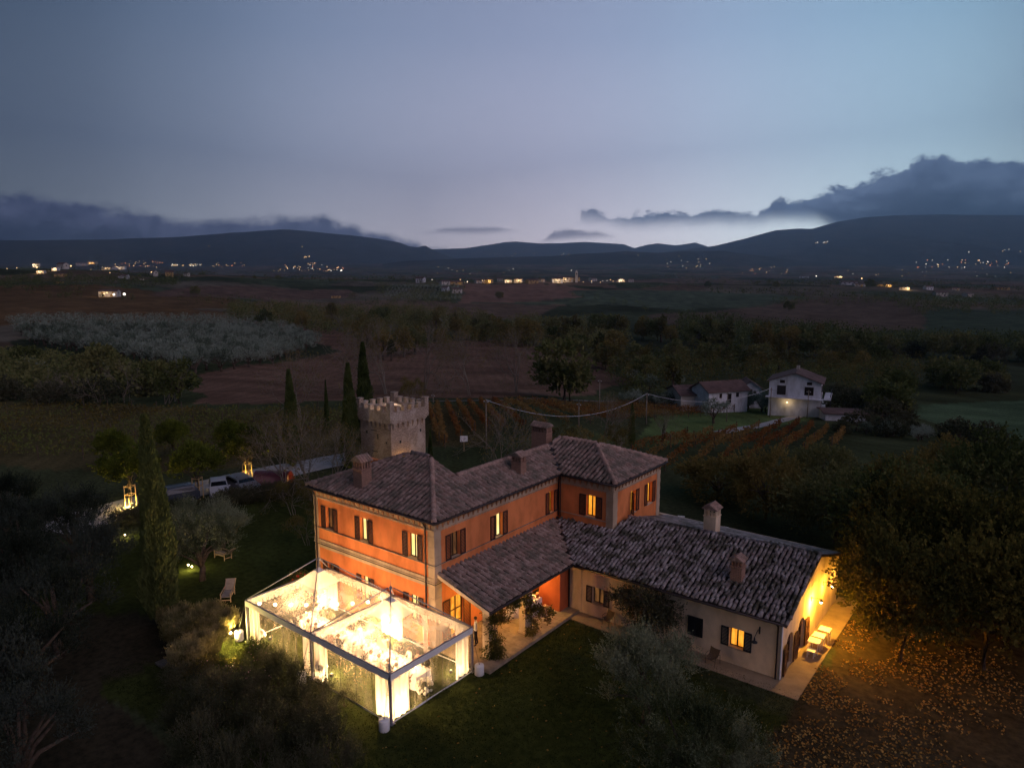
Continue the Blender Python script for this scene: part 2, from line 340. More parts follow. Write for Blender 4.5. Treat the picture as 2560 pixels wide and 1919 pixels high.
def dup(root, loc, rz=0, label=None, scale=None, group=None):
    r = root.copy(); COL.objects.link(r); r.location = loc; r.rotation_euler = (0, 0, rz)
    if scale is not None: r.scale = scale if isinstance(scale, tuple) else (scale,) * 3
    if label: r['label'] = label
    if group: r['group'] = group
    for ch in root.children:
        c = ch.copy(); COL.objects.link(c); c.parent = r
        for g in ch.children:
            d = g.copy(); COL.objects.link(d); d.parent = c
    return r
class MB:
    """collects simple solids, then becomes one mesh object"""
    def __init__(s): s.v = []; s.f = []
    def add(s, vs, fs):
        b = len(s.v); s.v += [tuple(map(float, p)) for p in vs]; s.f += [tuple(b + i for i in f) for f in fs]; return s
    def box(s, x0, y0, z0, x1, y1, z1):
        return s.add([(x0, y0, z0), (x1, y0, z0), (x1, y1, z0), (x0, y1, z0), (x0, y0, z1), (x1, y0, z1), (x1, y1, z1), (x0, y1, z1)],
                     [(0, 3, 2, 1), (4, 5, 6, 7), (0, 1, 5, 4), (1, 2, 6, 5), (2, 3, 7, 6), (3, 0, 4, 7)])
    def cbox(s, c, d): return s.box(c[0] - d[0] / 2, c[1] - d[1] / 2, c[2] - d[2] / 2, c[0] + d[0] / 2, c[1] + d[1] / 2, c[2] + d[2] / 2)
    def obox(s, o, a, b, c):
        o, a, b, c = map(Vector, (o, a, b, c))
        return s.add([o, o + a, o + a + b, o + b, o + c, o + a + c, o + a + b + c, o + b + c], [(0, 3, 2, 1), (4, 5, 6, 7), (0, 1, 5, 4), (1, 2, 6, 5), (2, 3, 7, 6), (3, 0, 4, 7)])
    def tube(s, pts, r, n=8, cap=True):
        pts = [Vector(p) for p in pts]; rr = r if isinstance(r, (list, tuple)) else [r] * len(pts); b = len(s.v)
        for i, p in enumerate(pts):
            d = (pts[min(i + 1, len(pts) - 1)] - pts[max(i - 1, 0)]).normalized()
            u = d.cross(Vector((0, 0, 1))); u = d.cross(Vector((1, 0, 0))) if u.length < .05 else u
            u.normalize(); w = d.cross(u)
            for k in range(n):
                a = 2 * math.pi * k / n; s.v.append(tuple(p + (u * math.cos(a) + w * math.sin(a)) * rr[i]))
        for i in range(len(pts) - 1):
            for k in range(n):
                a0, a1 = b + i * n + k, b + i * n + (k + 1) % n; s.f.append((a0, a1, a1 + n, a0 + n))
        if cap: s.f.append(tuple(b + k for k in range(n))[::-1]); s.f.append(tuple(b + (len(pts) - 1) * n + k for k in range(n)))
        return s
    def lathe(s, c, prof, n=16):
        b = len(s.v)
        for r, z in prof:
            for k in range(n): a = 2 * math.pi * k / n; s.v.append((c[0] + r * math.cos(a), c[1] + r * math.sin(a), c[2] + z))
        for i in range(len(prof) - 1):
            for k in range(n): a0, a1 = b + i * n + k, b + i * n + (k + 1) % n; s.f.append((a0, a1, a1 + n, a0 + n))
        s.f.append(tuple(b + k for k in range(n))[::-1]); s.f.append(tuple(b + (len(prof) - 1) * n + k for k in range(n))); return s
    def prism(s, poly, h0, h1, axis=2):
        """extrude a 2D polygon: axis 2 -> (x,y), 1 -> (x,z), 0 -> (y,z)"""
        def P(q, h): return (q[0], q[1], h) if axis == 2 else (q[0], h, q[1]) if axis == 1 else (h, q[0], q[1])
        n = len(poly); return s.add([P(q, h0) for q in poly] + [P(q, h1) for q in poly], [tuple(range(n))[::-1], tuple(range(n, 2 * n))] + [(i, (i + 1) % n, n + (i + 1) % n, n + i) for i in range(n)])
    def quad(s, *p): return s.add(p, [tuple(range(len(p)))])
    def ball(s, c, r, n=8, m=5, sc=(1, 1, 1)):
        prof = [(max(1e-3, math.sin(math.pi * i / m)) * r, -math.cos(math.pi * i / m) * r * sc[2]) for i in range(m + 1)]
        return s.lathe(c, prof, n)
    def mesh(s, name, mat):
        me = bpy.data.meshes.new(name); me.from_pydata(s.v, [], s.f); me.materials.append(MAT[mat]); me.update(); return me
    def build(s, name, mat, parent=None, smooth=False, label=None, kind=None):
        me = s.mesh(name, mat)
        if smooth: me.shade_smooth()
        o = link(name, me, parent)
        if label: o['label'] = label
        if kind: o['kind'] = kind
        return o
LAMP = 4.0
def lamp(name, loc, energy, color=(1, .66, .20), r=.08, parent=None, spot=None, rot=None):
    l = bpy.data.lights.new(name, 'SPOT' if spot else 'POINT'); l.energy = energy * LAMP; l.color = color; l.shadow_soft_size = r
    if spot: l.spot_size = R(spot); l.spot_blend = .6
    o = bpy.data.objects.new(name, l); COL.objects.link(o); o.location = loc
    if rot: o.rotation_euler = rot
    if parent is not None: o.parent = parent
    return o

# ------------------------------------------------------------------ terrain heights
def _hash(ix, iy):
    n = (ix * 374761393 + iy * 668265263) & 0x7fffffff; n = (n ^ (n >> 13)) * 1274126177 & 0x7fffffff; return ((n ^ (n >> 16)) & 0xffff) / 65535.0
def vnoise(x, y):
    xi = np.floor(x).astype(np.int64); yi = np.floor(y).astype(np.int64); fx = x - xi; fy = y - yi
    fx = fx * fx * (3 - 2 * fx); fy = fy * fy * (3 - 2 * fy)
    return (_hash(xi, yi) * (1 - fx) + _hash(xi + 1, yi) * fx) * (1 - fy) + (_hash(xi, yi + 1) * (1 - fx) + _hash(xi + 1, yi + 1) * fx) * fy
def fbm(x, y, o=4):
    x = np.asarray(x, float); y = np.asarray(y, float); r = 0; a = .5
    for i in range(o): r = r + a * (vnoise(x * 2 ** i + 17.3 * i, y * 2 ** i - 9.1 * i) - .5); a *= .5
    return r
def dtan(y): return np.tan(PITCH + np.arctan((np.asarray(y, float) - 959.5) / F))
# per bearing: (distance ahead, level given by the depression angle at which that ground is seen); flat courtyard level up to the first entry
PROF = {
    -500: [(112, None), (150, 960), (190, 925), (300, 860), (450, 792), (650, 735), (850, 695), (1000, 676), (1300, 672.), (1800, 690), (3000, 695), (5000, 672), (8000, 662), (12000, 655)],
    100: [(112, None), (150, 958), (190, 922), (300, 858), (450, 790), (650, 735), (850, 697), (1000, 678), (1150, 672.), (1800, 690), (3000, 695), (5000, 674), (8000, 662), (12000, 655)],
    500: [(115, None), (150, 968), (190, 930), (300, 865), (450, 805), (650, 748), (850, 712), (1050, 695), (1300, 688), (2000, 700), (3000, 698), (5000, 676), (8000, 664), (12000, 655)],
    900: [(116, None), (150, 985), (190, 958), (260, 915), (360, 862), (450, 830), (620, 785), (820, 742), (1050, 710), (1250, 702), (1800, 708), (3000, 696), (4500, 678), (7000, 662), (12000, 655)],
    1280: [(112, None), (150, 988), (200, 958), (300, 895), (420, 850), (520, 820), (650, 785), (820, 745), (1100, 712), (1250, 703), (1800, 706), (3000, 690), (4500, 672), (7000, 655), (12000, 655)],
    1600: [(84, None), (100, 1100), (118, 1062), (140, 1032), (170, 1000), (220, 955), (300, 900), (420, 850), (600, 792), (800, 750), (1200, 708), (1700, 712), (3000, 690), (4500, 672), (7000, 650), (12000, 655)],
    2050: [(84, None), (100, 1100), (118, 1066), (140, 1036), (170, 1003), (220, 962), (300, 912), (420, 858), (600, 800), (800, 755), (1200, 712), (1700, 714), (3000, 694), (4500, 676), (7000, 662), (12000, 655)],
    2560: [(80, None), (100, 1112), (118, 1085), (140, 1058), (170, 1015), (220, 972), (300, 920), (420, 856), (600, 800), (800, 762), (1200, 722), (1700, 722), (3000, 698), (4500, 680), (7000, 662), (12000, 655)],
    3200: [(80, None), (100, 1112), (118, 1085), (140, 1058), (170, 1015), (220, 972), (300, 920), (420, 860), (600, 805), (800, 765), (1200, 725), (1700, 722), (3000, 698), (4500, 680), (7000, 662), (12000, 655)],
}
LD = np.linspace(math.log(3), math.log(12000), 400); KX = np.array(sorted(PROF)); KT = (KX - 1280) / F; TAB = []
for k in KX:
    ds, zs = [3.0], [0.0]
    for d, y in PROF[k]:
        ds.append(d); zs.append(0.0 if y is None else CAM[2] - d * float(dtan(y)))
    TAB.append(np.interp(LD, np.log(ds), zs))
TAB = np.array(TAB)
for _ in range(3): TAB[:, 1:-1] = (TAB[:, :-2] + 2 * TAB[:, 1:-1] + TAB[:, 2:]) / 4
def H(x, y):
    x = np.asarray(x, float); y = np.asarray(y, float)
    dx, dy = x - CAM[0], y - CAM[1]; r = np.hypot(dx, dy) + 1e-6
    u = dx * RT[0] + dy * RT[1]; v = dx * FH[0] + dy * FH[1]; phi = np.arctan2(u, v)
    pc = np.clip(phi, -R(50), R(50)); t = np.tan(pc); d = r * np.cos(pc)
    ld = np.clip((np.log(np.maximum(d, 3)) - LD[0]) / (LD[1] - LD[0]), 0, len(LD) - 1.001); i = ld.astype(int); fr = ld - i
    j = np.clip(np.searchsorted(KT, t) - 1, 0, len(KT) - 2); g = np.clip((t - KT[j]) / (KT[j + 1] - KT[j]), 0, 1); g = g * g * (3 - 2 * g)
    a = TAB[j, i] * (1 - fr) + TAB[j, i + 1] * fr; b = TAB[j + 1, i] * (1 - fr) + TAB[j + 1, i + 1] * fr
    z = a * (1 - g) + b * g
    far = np.clip((d - 120) / 400, 0, 1)
    return z + far * fbm(x / 130, y / 130, 4) * np.clip(d * .012, 0, 18) + np.clip((d - 85) / 60, 0, 1) * fbm(x / 22, y / 22, 3) * .8
def ray(px, py):
    up = np.cross(RT, FH * math.cos(PITCH) - np.array([0, 0, math.sin(PITCH)])); fw = FH * math.cos(PITCH) - np.array([0, 0, math.sin(PITCH)])
    return fw + RT * (px - 1280) / F - up * (py - 959.5) / F
def gp(px, py, dmin=20.0):
    """where the line of sight through px,py meets the ground"""
    d = ray(px, py); s = np.exp(np.linspace(math.log(dmin), math.log(11000), 900)); P = CAM + s[:, None] * d; b = P[:, 2] - H(P[:, 0], P[:, 1])
    k = np.argmax(b < 0)
    if not (b < 0).any(): k = len(s) - 1
    k = max(k, 1); f = b[k - 1] / (b[k - 1] - b[k] + 1e-9); p = P[k - 1] + (P[k] - P[k - 1]) * np.clip(f, 0, 1)
    return (float(p[0]), float(p[1]), float(H(p[0], p[1])))
def az_pt(px, d):
    """ground point at bearing px, d metres ahead"""
    t = (px - 1280) / F; p = CAM + FH * d + RT * (t * d); return (float(p[0]), float(p[1]), float(H(p[0], p[1])))
def inpoly(x, y, P):
    x = np.asarray(x, float); y = np.asarray(y, float); r = np.zeros(x.shape, bool); n = len(P)
    for i in range(n):
        (x0, y0), (x1, y1) = P[i][:2], P[(i + 1) % n][:2]
        c = ((y0 > y) != (y1 > y)) & (x < (x1 - x0) * (y - y0) / ((y1 - y0) if y1 != y0 else 1e-9) + x0); r ^= c
    return r
def gpoly(*pts): return [gp(*p)[:2] for p in pts]

# ------------------------------------------------------------------ the ground sheet
ph = np.concatenate([np.linspace(-180, -46, 60)[:-1], np.linspace(-46, 46, 470), np.linspace(46, 180, 60)[1:]])
rr = np.exp(np.linspace(math.log(2.0), math.log(11500), 470)); PH, RR = np.meshgrid(np.radians(ph), rr, indexing='ij')
GX = CAM[0] + RR * (np.sin(PH) * RT[0] + np.cos(PH) * FH[0]); GY = CAM[1] + RR * (np.sin(PH) * RT[1] + np.cos(PH) * FH[1]); GZ = H(GX, GY)
n1, n2 = GX.shape; idx = np.arange(n1 * n2).reshape(n1, n2)
Vg = np.stack([GX, GY, GZ], -1).reshape(-1, 3)
Fg = np.stack([idx[:-1, :-1], idx[1:, :-1], idx[1:, 1:], idx[:-1, 1:]], -1).reshape(-1, 4)[:, ::-1]
Vg = np.vstack([Vg, [[CAM[0], CAM[1], 0]]]); cfan = np.stack([idx[:-1, 0], idx[1:, 0], np.full(n1 - 1, n1 * n2)], -1)
# what grows or lies where: base colours of soil, turf and crops
gx, gy = Vg[:, 0], Vg[:, 1]; ddx, ddy = gx - CAM[0], gy - CAM[1]; dist = np.hypot(ddx, ddy)
colr = np.tile(np.array([.030, .034, .016]), (len(Vg), 1))
cell = 190.0; ca, sa = math.cos(.5), math.sin(.5); wx = gx + fbm(gx / 300, gy / 300) * 260; wy = gy + fbm(gx / 300 + 9, gy / 300) * 260
ci = np.floor((wx * ca + wy * sa) / cell).astype(np.int64); cj = np.floor((-wx * sa + wy * ca) / (cell * .6)).astype(np.int64); hv = _hash(ci, cj)
pal = np.array([[.060, .042, .028], [.030, .036, .020], [.075, .052, .036], [.042, .050, .030], [.022, .026, .014], [.068, .058, .042]])
fld = pal[np.clip((hv * 6).astype(int), 0, 5)] * (1 + fbm(gx / 60, gy / 60, 4)[:, None] * .9); wf = np.clip((dist - 240) / 60, 0, 1)[:, None]; colr = colr * (1 - wf) + fld * wf
hz = fbm(gx / 7, gy / 7, 3)[:, None] + fbm(gx / 45 + 3, gy / 45, 3)[:, None] * .6
def zone(poly, c, soft=.0, jig=1.0):
    m = inpoly(gx + fbm(gx / (6 * jig), gy / (6 * jig)) * 3 * jig, gy + fbm(gx / (6 * jig) + 5, gy / (6 * jig)) * 3 * jig, poly); colr[m] = c
BROWN = (.085, .050, .034); BROWN2 = (.070, .046, .034)
zone(gpoly((-300, 1150), (-300, 1000), (0, 1003), (300, 1012), (600, 1022), (900, 1024), (1060, 1015), (1150, 1010), (1240, 1012), (1240, 1120), (1060, 1120), (760, 1160), (300, 1180)), (.050, .040, .018))
zone(gpoly((560, 1015), (480, 1010), (520, 930), (700, 905), (850, 880), (1020, 860), (1250, 850), (1500, 890), (1560, 950), (1490, 985), (1260, 992), (1000, 1000), (700, 1012)), BROWN, jig=4)
zone(gpoly((620, 800), (800, 815), (960, 855), (1010, 880), (950, 895), (800, 860), (700, 835)), BROWN, jig=4)
zone(gpoly((-400, 795), (-200, 770), (200, 745), (450, 770), (650, 790), (600, 800), (0, 815)), (.075, .045, .022), jig=6)
zone(gpoly((-400, 790), (-400, 720), (60, 712), (330, 720), (620, 750), (640, 775), (200, 768)), (.065, .040, .020), jig=8)
zone(gpoly((380, 738), (420, 722), (620, 716), (880, 722), (880, 742), (640, 748)), BROWN2, jig=8)
zone(gpoly((1160, 708), (1400, 712), (1560, 728), (1380, 752), (1150, 758)), (.105, .062, .045), jig=6)
zone(gpoly((1420, 728), (1700, 726), (1900, 735), (2050, 745), (1700, 775), (1500, 760)), (.045, .056, .036), jig=6)
zone(gpoly((1600, 790), (1800, 775), (2100, 740), (2330, 750), (2340, 820), (2100, 830), (1760, 830)), (.060, .044, .032), jig=6)
zone(gpoly((2290, 850), (2320, 775), (2560, 775), (2900, 790), (2900, 850)), (.032, .042, .026), jig=4)
zone(gpoly((1600, 1100), (1640, 1040), (1960, 1015), (2060, 1030), (1990, 1060), (1800, 1084), (1660, 1112)), (.060, .080, .028))
zone(gpoly((2280, 1040), (2300, 1010), (2560, 1000), (2900, 1020), (2900, 1110), (2560, 1100)), (.045, .065, .034))
zone(gpoly((1060, 1120), (1280, 1105), (1330, 1130), (1280, 1200), (1060, 1190)), (.030, .036, .016))
zone(gpoly((1280, 1110), (1500, 1085), (1640, 1090), (1640, 1120), (1400, 1130)), (.040, .046, .018))
# lawn, beds and dark orchard ground about the house
zone([(-24, -16), (-11, -13.6), (3, -12.5), (9, -22), (40, -30), (40, 7), (17, 6.6), (4, 8), (3.5, -.2), (-11, -.2), (-11.4, 30), (-32, 22), (-36, 5)], (.022, .027, .007))
zone([(17.8, 6.8), (16, -4), (22, -10), (60, -10), (70, 40), (30, 50), (17.5, 24)], (.036, .027, .014))
zone([(-10.6, -.2), (-24, -16), (-30, -60), (10, -60), (9, -22), (2, -13.5), (-11, -13.6)], (.024, .020, .012))
colr *= (1 + hz * .9).clip(.4, 1.7) * 1.8
meg = npmesh('ground', Vg, [Fg, cfan])
meg.shade_smooth()
at = meg.color_attributes.new('soil', 'FLOAT_COLOR', 'POINT'); at.data.foreach_set('color', np.hstack([colr, np.ones((len(colr), 1))]).astype(np.float32).ravel())
m = Mat('ground soil'); a = m.n('ShaderNodeAttribute'); a.attribute_name = 'soil'
c = m.mix(1.0, a.outputs['Color'], m.ramp(m.noise(2.4, 8, .7), [(.28, (.45, .45, .45)), (.5, (1, 1, 1)), (.72, (1.6, 1.5, 1.4))]), 'MULTIPLY')
c = m.mix(1.0, c, m.ramp(m.noise(.06, 5, .6), [(.3, (.75, .75, .75)), (.7, (1.2, 1.2, 1.2))]), 'MULTIPLY')
wv = m.n('ShaderNodeTexWave', wave_type='BANDS', bands_direction='DIAGONAL'); gq = m.n('ShaderNodeNewGeometry'); m.l(gq.outputs['Position'], wv.inputs['Vector']); wv.inputs['Scale'].default_value = .16; wv.inputs['Distortion'].default_value = 6; wv.inputs['Detail'].default_value = 3; wv.inputs['Detail Scale'].default_value = .25
c = m.mix(1.0, c, m.ramp(wv.outputs[0], [(.2, (.92, .92, .92)), (.8, (1.05, 1.05, 1.05))]), 'MULTIPLY')
m.pbr(c, 1.0, .0, 0, m.noise(5, 8, .75), .06); meg.materials.append(MAT['ground soil'])
tag(link('ground', meg), kind='structure')

def strip(name, pts, w, mat, lift=.03, sub=3.0, kind='structure'):
    """a road: a sheet laid on the ground along a line"""
    P = [Vector((p[0], p[1], 0)) for p in pts]; Q = []
    for i in range(len(P) - 1):
        n = max(1, int((P[i + 1] - P[i]).length / sub)); Q += [P[i].lerp(P[i + 1], k / n) for k in range(n)]
    Q.append(P[-1])
    for _ in range(4): Q = [Q[0]] + [(Q[i - 1] + Q[i] * 2 + Q[i + 1]) / 4 for i in range(1, len(Q) - 1)] + [Q[-1]]
    V = []; Fs = []; K = 5
    for i, q in enumerate(Q):
        d = (Q[min(i + 1, len(Q) - 1)] - Q[max(i - 1, 0)]).normalized(); s = Vector((-d.y, d.x, 0)); ww = w * (1 + .08 * math.sin(i * 1.7))
        zc = []
        for k in range(K):
            p = q + s * ww * (k / (K - 1) - .5); V.append((p.x, p.y, float(H(p.x, p.y)) + lift))
        if i: b = (i - 1) * K; Fs += [(b + k, b + k + 1, b + K + k + 1, b + K + k) for k in range(K - 1)]
    return tag(link(name, npmesh(name, np.array(V), np.array(Fs), mat)), kind=kind)
road = [gp(120, 1330), gp(200, 1290), gp(330, 1262), gp(480, 1222), gp(600, 1196), gp(720, 1172), gp(850, 1150), gp(960, 1128)]
strip('gravel_road', road, 5.2, 'gravel road', .03)
farm_lane = [gp(1800, 1081), gp(1880, 1068), gp(1960, 1049), gp(2040, 1030), gp(2070, 1018), gp(2048, 1006), gp(2040, 996)]
strip('farm_lane', farm_lane, 2.6, 'gravel road', .06, 2.0)
strip('lane', [gp(1080, 1004), gp(1240, 1002), gp(1400, 999), gp(1560, 1001), gp(1720, 1003)], 2.2, 'dusty track', .10, 4)
# mountains and hills: ridges with a foot, a crest and a far side
def ridge(name, crest, D0, D1, col, zfoot=655, rough=.055, seed=0, label=None):
    xs = np.arange(crest[0][0], crest[-1][0] + 1, 7.0); cy = np.interp(xs, [c[0] for c in crest], [c[1] for c in crest]); t = (xs - 1280) / F
    ss = np.linspace(0, 1.5, 34); V = []
    for s in ss:
        D = D0 + (D1 - D0) * s; zf = CAM[2] - D0 * float(dtan(zfoot)) - 60; zc = CAM[2] - D1 * dtan(cy)
        prof = s ** 1.15 if s <= 1 else max(0, 1 - (s - 1) * 1.6)
        X = CAM[0] + FH[0] * D + RT[0] * t * D; Y = CAM[1] + FH[1] * D + RT[1] * t * D
        rel = (zc - zf); nn = (np.abs(fbm(X / (rel.mean() * 3.2 + 200) + seed, Y / (rel.mean() * 3.2 + 200), 5))) * -4
        z = zf + rel * prof + rel * rough * 12 * nn * (min(s, 1) * (1 - min(s, 1)) * 1.6 + (.035 if s == 1 else .03))
        V.append(np.stack([X, Y, z], -1))
    V = np.array(V); a, b = V.shape[:2]; ix = np.arange(a * b).reshape(a, b)
    Fr = np.stack([ix[:-1, :-1], ix[:-1, 1:], ix[1:, 1:], ix[1:, :-1]], -1).reshape(-1, 4)
    me = npmesh(name, V.reshape(-1, 3), Fr, col); me.shade_smooth(); return tag(link(name, me), kind='structure')
m = Mat('wooded slope'); m.pbr(m.ramp(m.noise(.004, 8, .65), [(.3, (.020, .026, .018)), (.5, (.040, .045, .028)), (.7, (.075, .065, .045))]), 1, 0, 0, m.noise(.02, 6, .7), 12)
ridge('mountain', [(-1200, 590), (-600, 596), (0, 600), (300, 598), (480, 590), (600, 581), (680, 575), (730, 573), (800, 578), (880, 586), (950, 596), (1003, 606), (1028, 616), (1050, 618), (1066, 613), (1085, 624), (1120, 640), (1200, 660)], 7000, 9500, 'wooded slope', seed=3)
ridge('mountain_range', [(980, 655), (1040, 628), (1085, 623), (1166, 620), (1220, 612), (1264, 605), (1288, 603), (1349, 608), (1400, 607), (1459, 604), (1553, 610), (1580, 620), (1610, 612), (1638, 608), (1680, 613), (1700, 611), (1730, 606), (1760, 616), (1850, 640)], 9500, 12000, 'wooded slope', seed=11)
ridge('mountain', [(1580, 652), (1660, 628), (1742, 618), (1779, 613), (1843, 597), (1926, 574), (1981, 570), (2013, 571), (2073, 553), (2140, 541), (2210, 535), (2320, 533), (2450, 535), (2600, 538), (2900, 540), (3600, 550)], 5600, 9500, 'wooded slope', seed=5)
ridge('hill', [(960, 660), (1020, 652), (1166, 645), (1260, 643), (1380, 640), (1440, 634), (1520, 630), (1560, 627), (1640, 632), (1700, 628), (1800, 627), (1900, 640), (2020, 655), (2200, 662)], 4200, 6200, 'wooded slope', zfoot=680, seed=8)
ridge('hill', [(1000, 665), (900, 652), (700, 655), (600, 662)][::-1], 6500, 7600, 'wooded slope', zfoot=672, seed=9)
# ------------------------------------------------------------------ roofs of barrel tiles
def barrel(w0, w1, ln, h, n=4):
    """one clay barrel tile: along +y, wide lower end at y=0"""
    v = []; f = []
    for y, w, k in ((0, w0, 1.0), (ln, w1, .82)):
        for i in range(n + 1):
            a = math.pi * i / n; v.append((-math.cos(a) * w / 2, y, math.sin(a) * h * k + (.022 if y == 0 else 0)))
    for i in range(n): f.append((i, i + 1, n + 2 + i, n + 1 + i))
    v.append((0, .004, .0)); f += [(i + 1, i, 2 * n + 2) for i in range(n)]
    return v, f
def tile_mesh(name, mat, *a):
    v, f = barrel(*a); me = bpy.data.meshes.new(name); me.from_pydata(v, [], f); me.materials.append(MAT[mat]); me.shade_smooth(); return me
ALLT = {}
def roof_plane(key, roof, pts, eave, mat, sp=.345, ex=.50, jit=.016):
    """pts: 3D outline (plane), eave: the two 3D points the tiles run up from. Collects tile places; adds the boarding"""
    P = [Vector(p) for p in pts]; O = Vector(eave[0]); e = (Vector(eave[1]) - O).normalized(); nrm = Vector((0, 0, 0))
    for i in range(len(P)): nrm += (P[i] - P[0]).cross(P[(i + 1) % len(P)] - P[0])
    nrm.normalize(); nrm = -nrm if nrm.z < 0 else nrm
    up = nrm.cross(e).normalized(); up = -up if up.z < 0 else up
    Q = [((p - O).dot(e), (p - O).dot(up)) for p in P]; amax = max(q[0] for q in Q); amin = min(q[0] for q in Q); bmax = max(q[1] for q in Q)
    b = MB(); n = len(P); dn = nrm * .10
    b.add([tuple(p - nrm * .012) for p in P] + [tuple(p - dn) for p in P], [tuple(range(n)), tuple(range(n, 2 * n))[::-1]] + [(i, n + i, n + (i + 1) % n, (i + 1) % n) for i in range(n)])
    b.build('boarding', 'roof groove shade', roof)
    rng = random.Random(hash(key) % 1000 + len(pts)); out = ALLT.setdefault(key, [])
    right = e if e.cross(up).dot(nrm) > 0 else -e
    a = amin + sp * .5; k = 0
    while a < amax:
        off = -.03 + rng.random() * .06; y = off
        while y < bmax:
            if inpoly(np.array([a]), np.array([y + ex * .5]), Q)[0]:
                ja = rng.gauss(0, jit); r = rng.gauss(0, .02 if jit < .02 else .05)
                pos = O + e * (a + ja) + up * (y + rng.gauss(0, jit)) + nrm * (.004 + abs(rng.gauss(0, jit * .5)))
                cx = right * math.cos(r) + up * math.sin(r); cy = nrm.cross(cx).normalized()
                cz = nrm; tilt = rng.gauss(.03, .012 if jit < .02 else .03); cy2 = (cy + cz * -tilt).normalized(); cz2 = cx.cross(cy2)
                M4 = Matrix((cx, cy2, cz2)).transposed().to_4x4(); M4.translation = pos; out.append(M4)
            y += ex
        a += sp; k += 1
def lay_tiles(key, roof, mat, args=(.285, .225, .60, .135)):
    """the 300 tiles that show largest are objects, the others one joined part"""
    T = ALLT[key]; me = tile_mesh('tile', mat, *args); C3 = Vector(CAM)
    T.sort(key=lambda m_: (m_.translation - C3).length)
    for M4 in T[:290]:
        o = bpy.data.objects.new('tile', me); COL.objects.link(o); o.parent = roof; o.matrix_local = M4
    if len(T) <= 290: return
    v, f = barrel(*args); v = np.hstack([np.array(v), np.ones((len(v), 1))]); nv = len(v)
    mats = np.array([np.array(m_) for m_ in T[290:]]); V = np.einsum('nij,kj->nki', mats, v)[:, :, :3].reshape(-1, 3)
    q4 = np.array([x for x in f if len(x) == 4]); q3 = np.array([x for x in f if len(x) == 3]); base = (np.arange(len(mats)) * nv)[:, None, None]
    me2 = npmesh('roof_tiling', V, [(q4[None] + base).reshape(-1, 4), (q3[None] + base).reshape(-1, 3)], mat); me2.shade_smooth()
    tag(link('roof_tiling', me2, roof), kind='stuff')
def ridge_tiles(roof, p0, p1, mat='ridge clay', w=.34, h=.19):
    me = tile_mesh('ridge_tile', mat, w, w * .86, .46, h); p0, p1 = Vector(p0), Vector(p1); d = (p1 - p0); n = max(1, int(d.length / .40)); d.normalize()
    x = d.cross(Vector((0, 0, 1))).normalized(); z = x.cross(d)
    for i in range(n):
        M4 = Matrix((x, (d - z * .03).normalized(), z)).transposed().to_4x4(); M4.translation = p0 + d * (i * .40) + z * (-.01 + random.random() * .012)
        o = bpy.data.objects.new('ridge_tile', me); COL.objects.link(o); o.parent = roof; o.matrix_local = M4
def gutter(parent, pts, r=.075):
    b = MB()
    for i in range(len(pts) - 1):
        p, q = Vector(pts[i]), Vector(pts[i + 1]); b.tube([p, q], r, 8)
    b.build('gutter', 'dark gutter', parent, True)
def downpipe(parent, pts, r=.05): MB().tube(pts, r, 8).build('downpipe', 'dark gutter', parent, True)
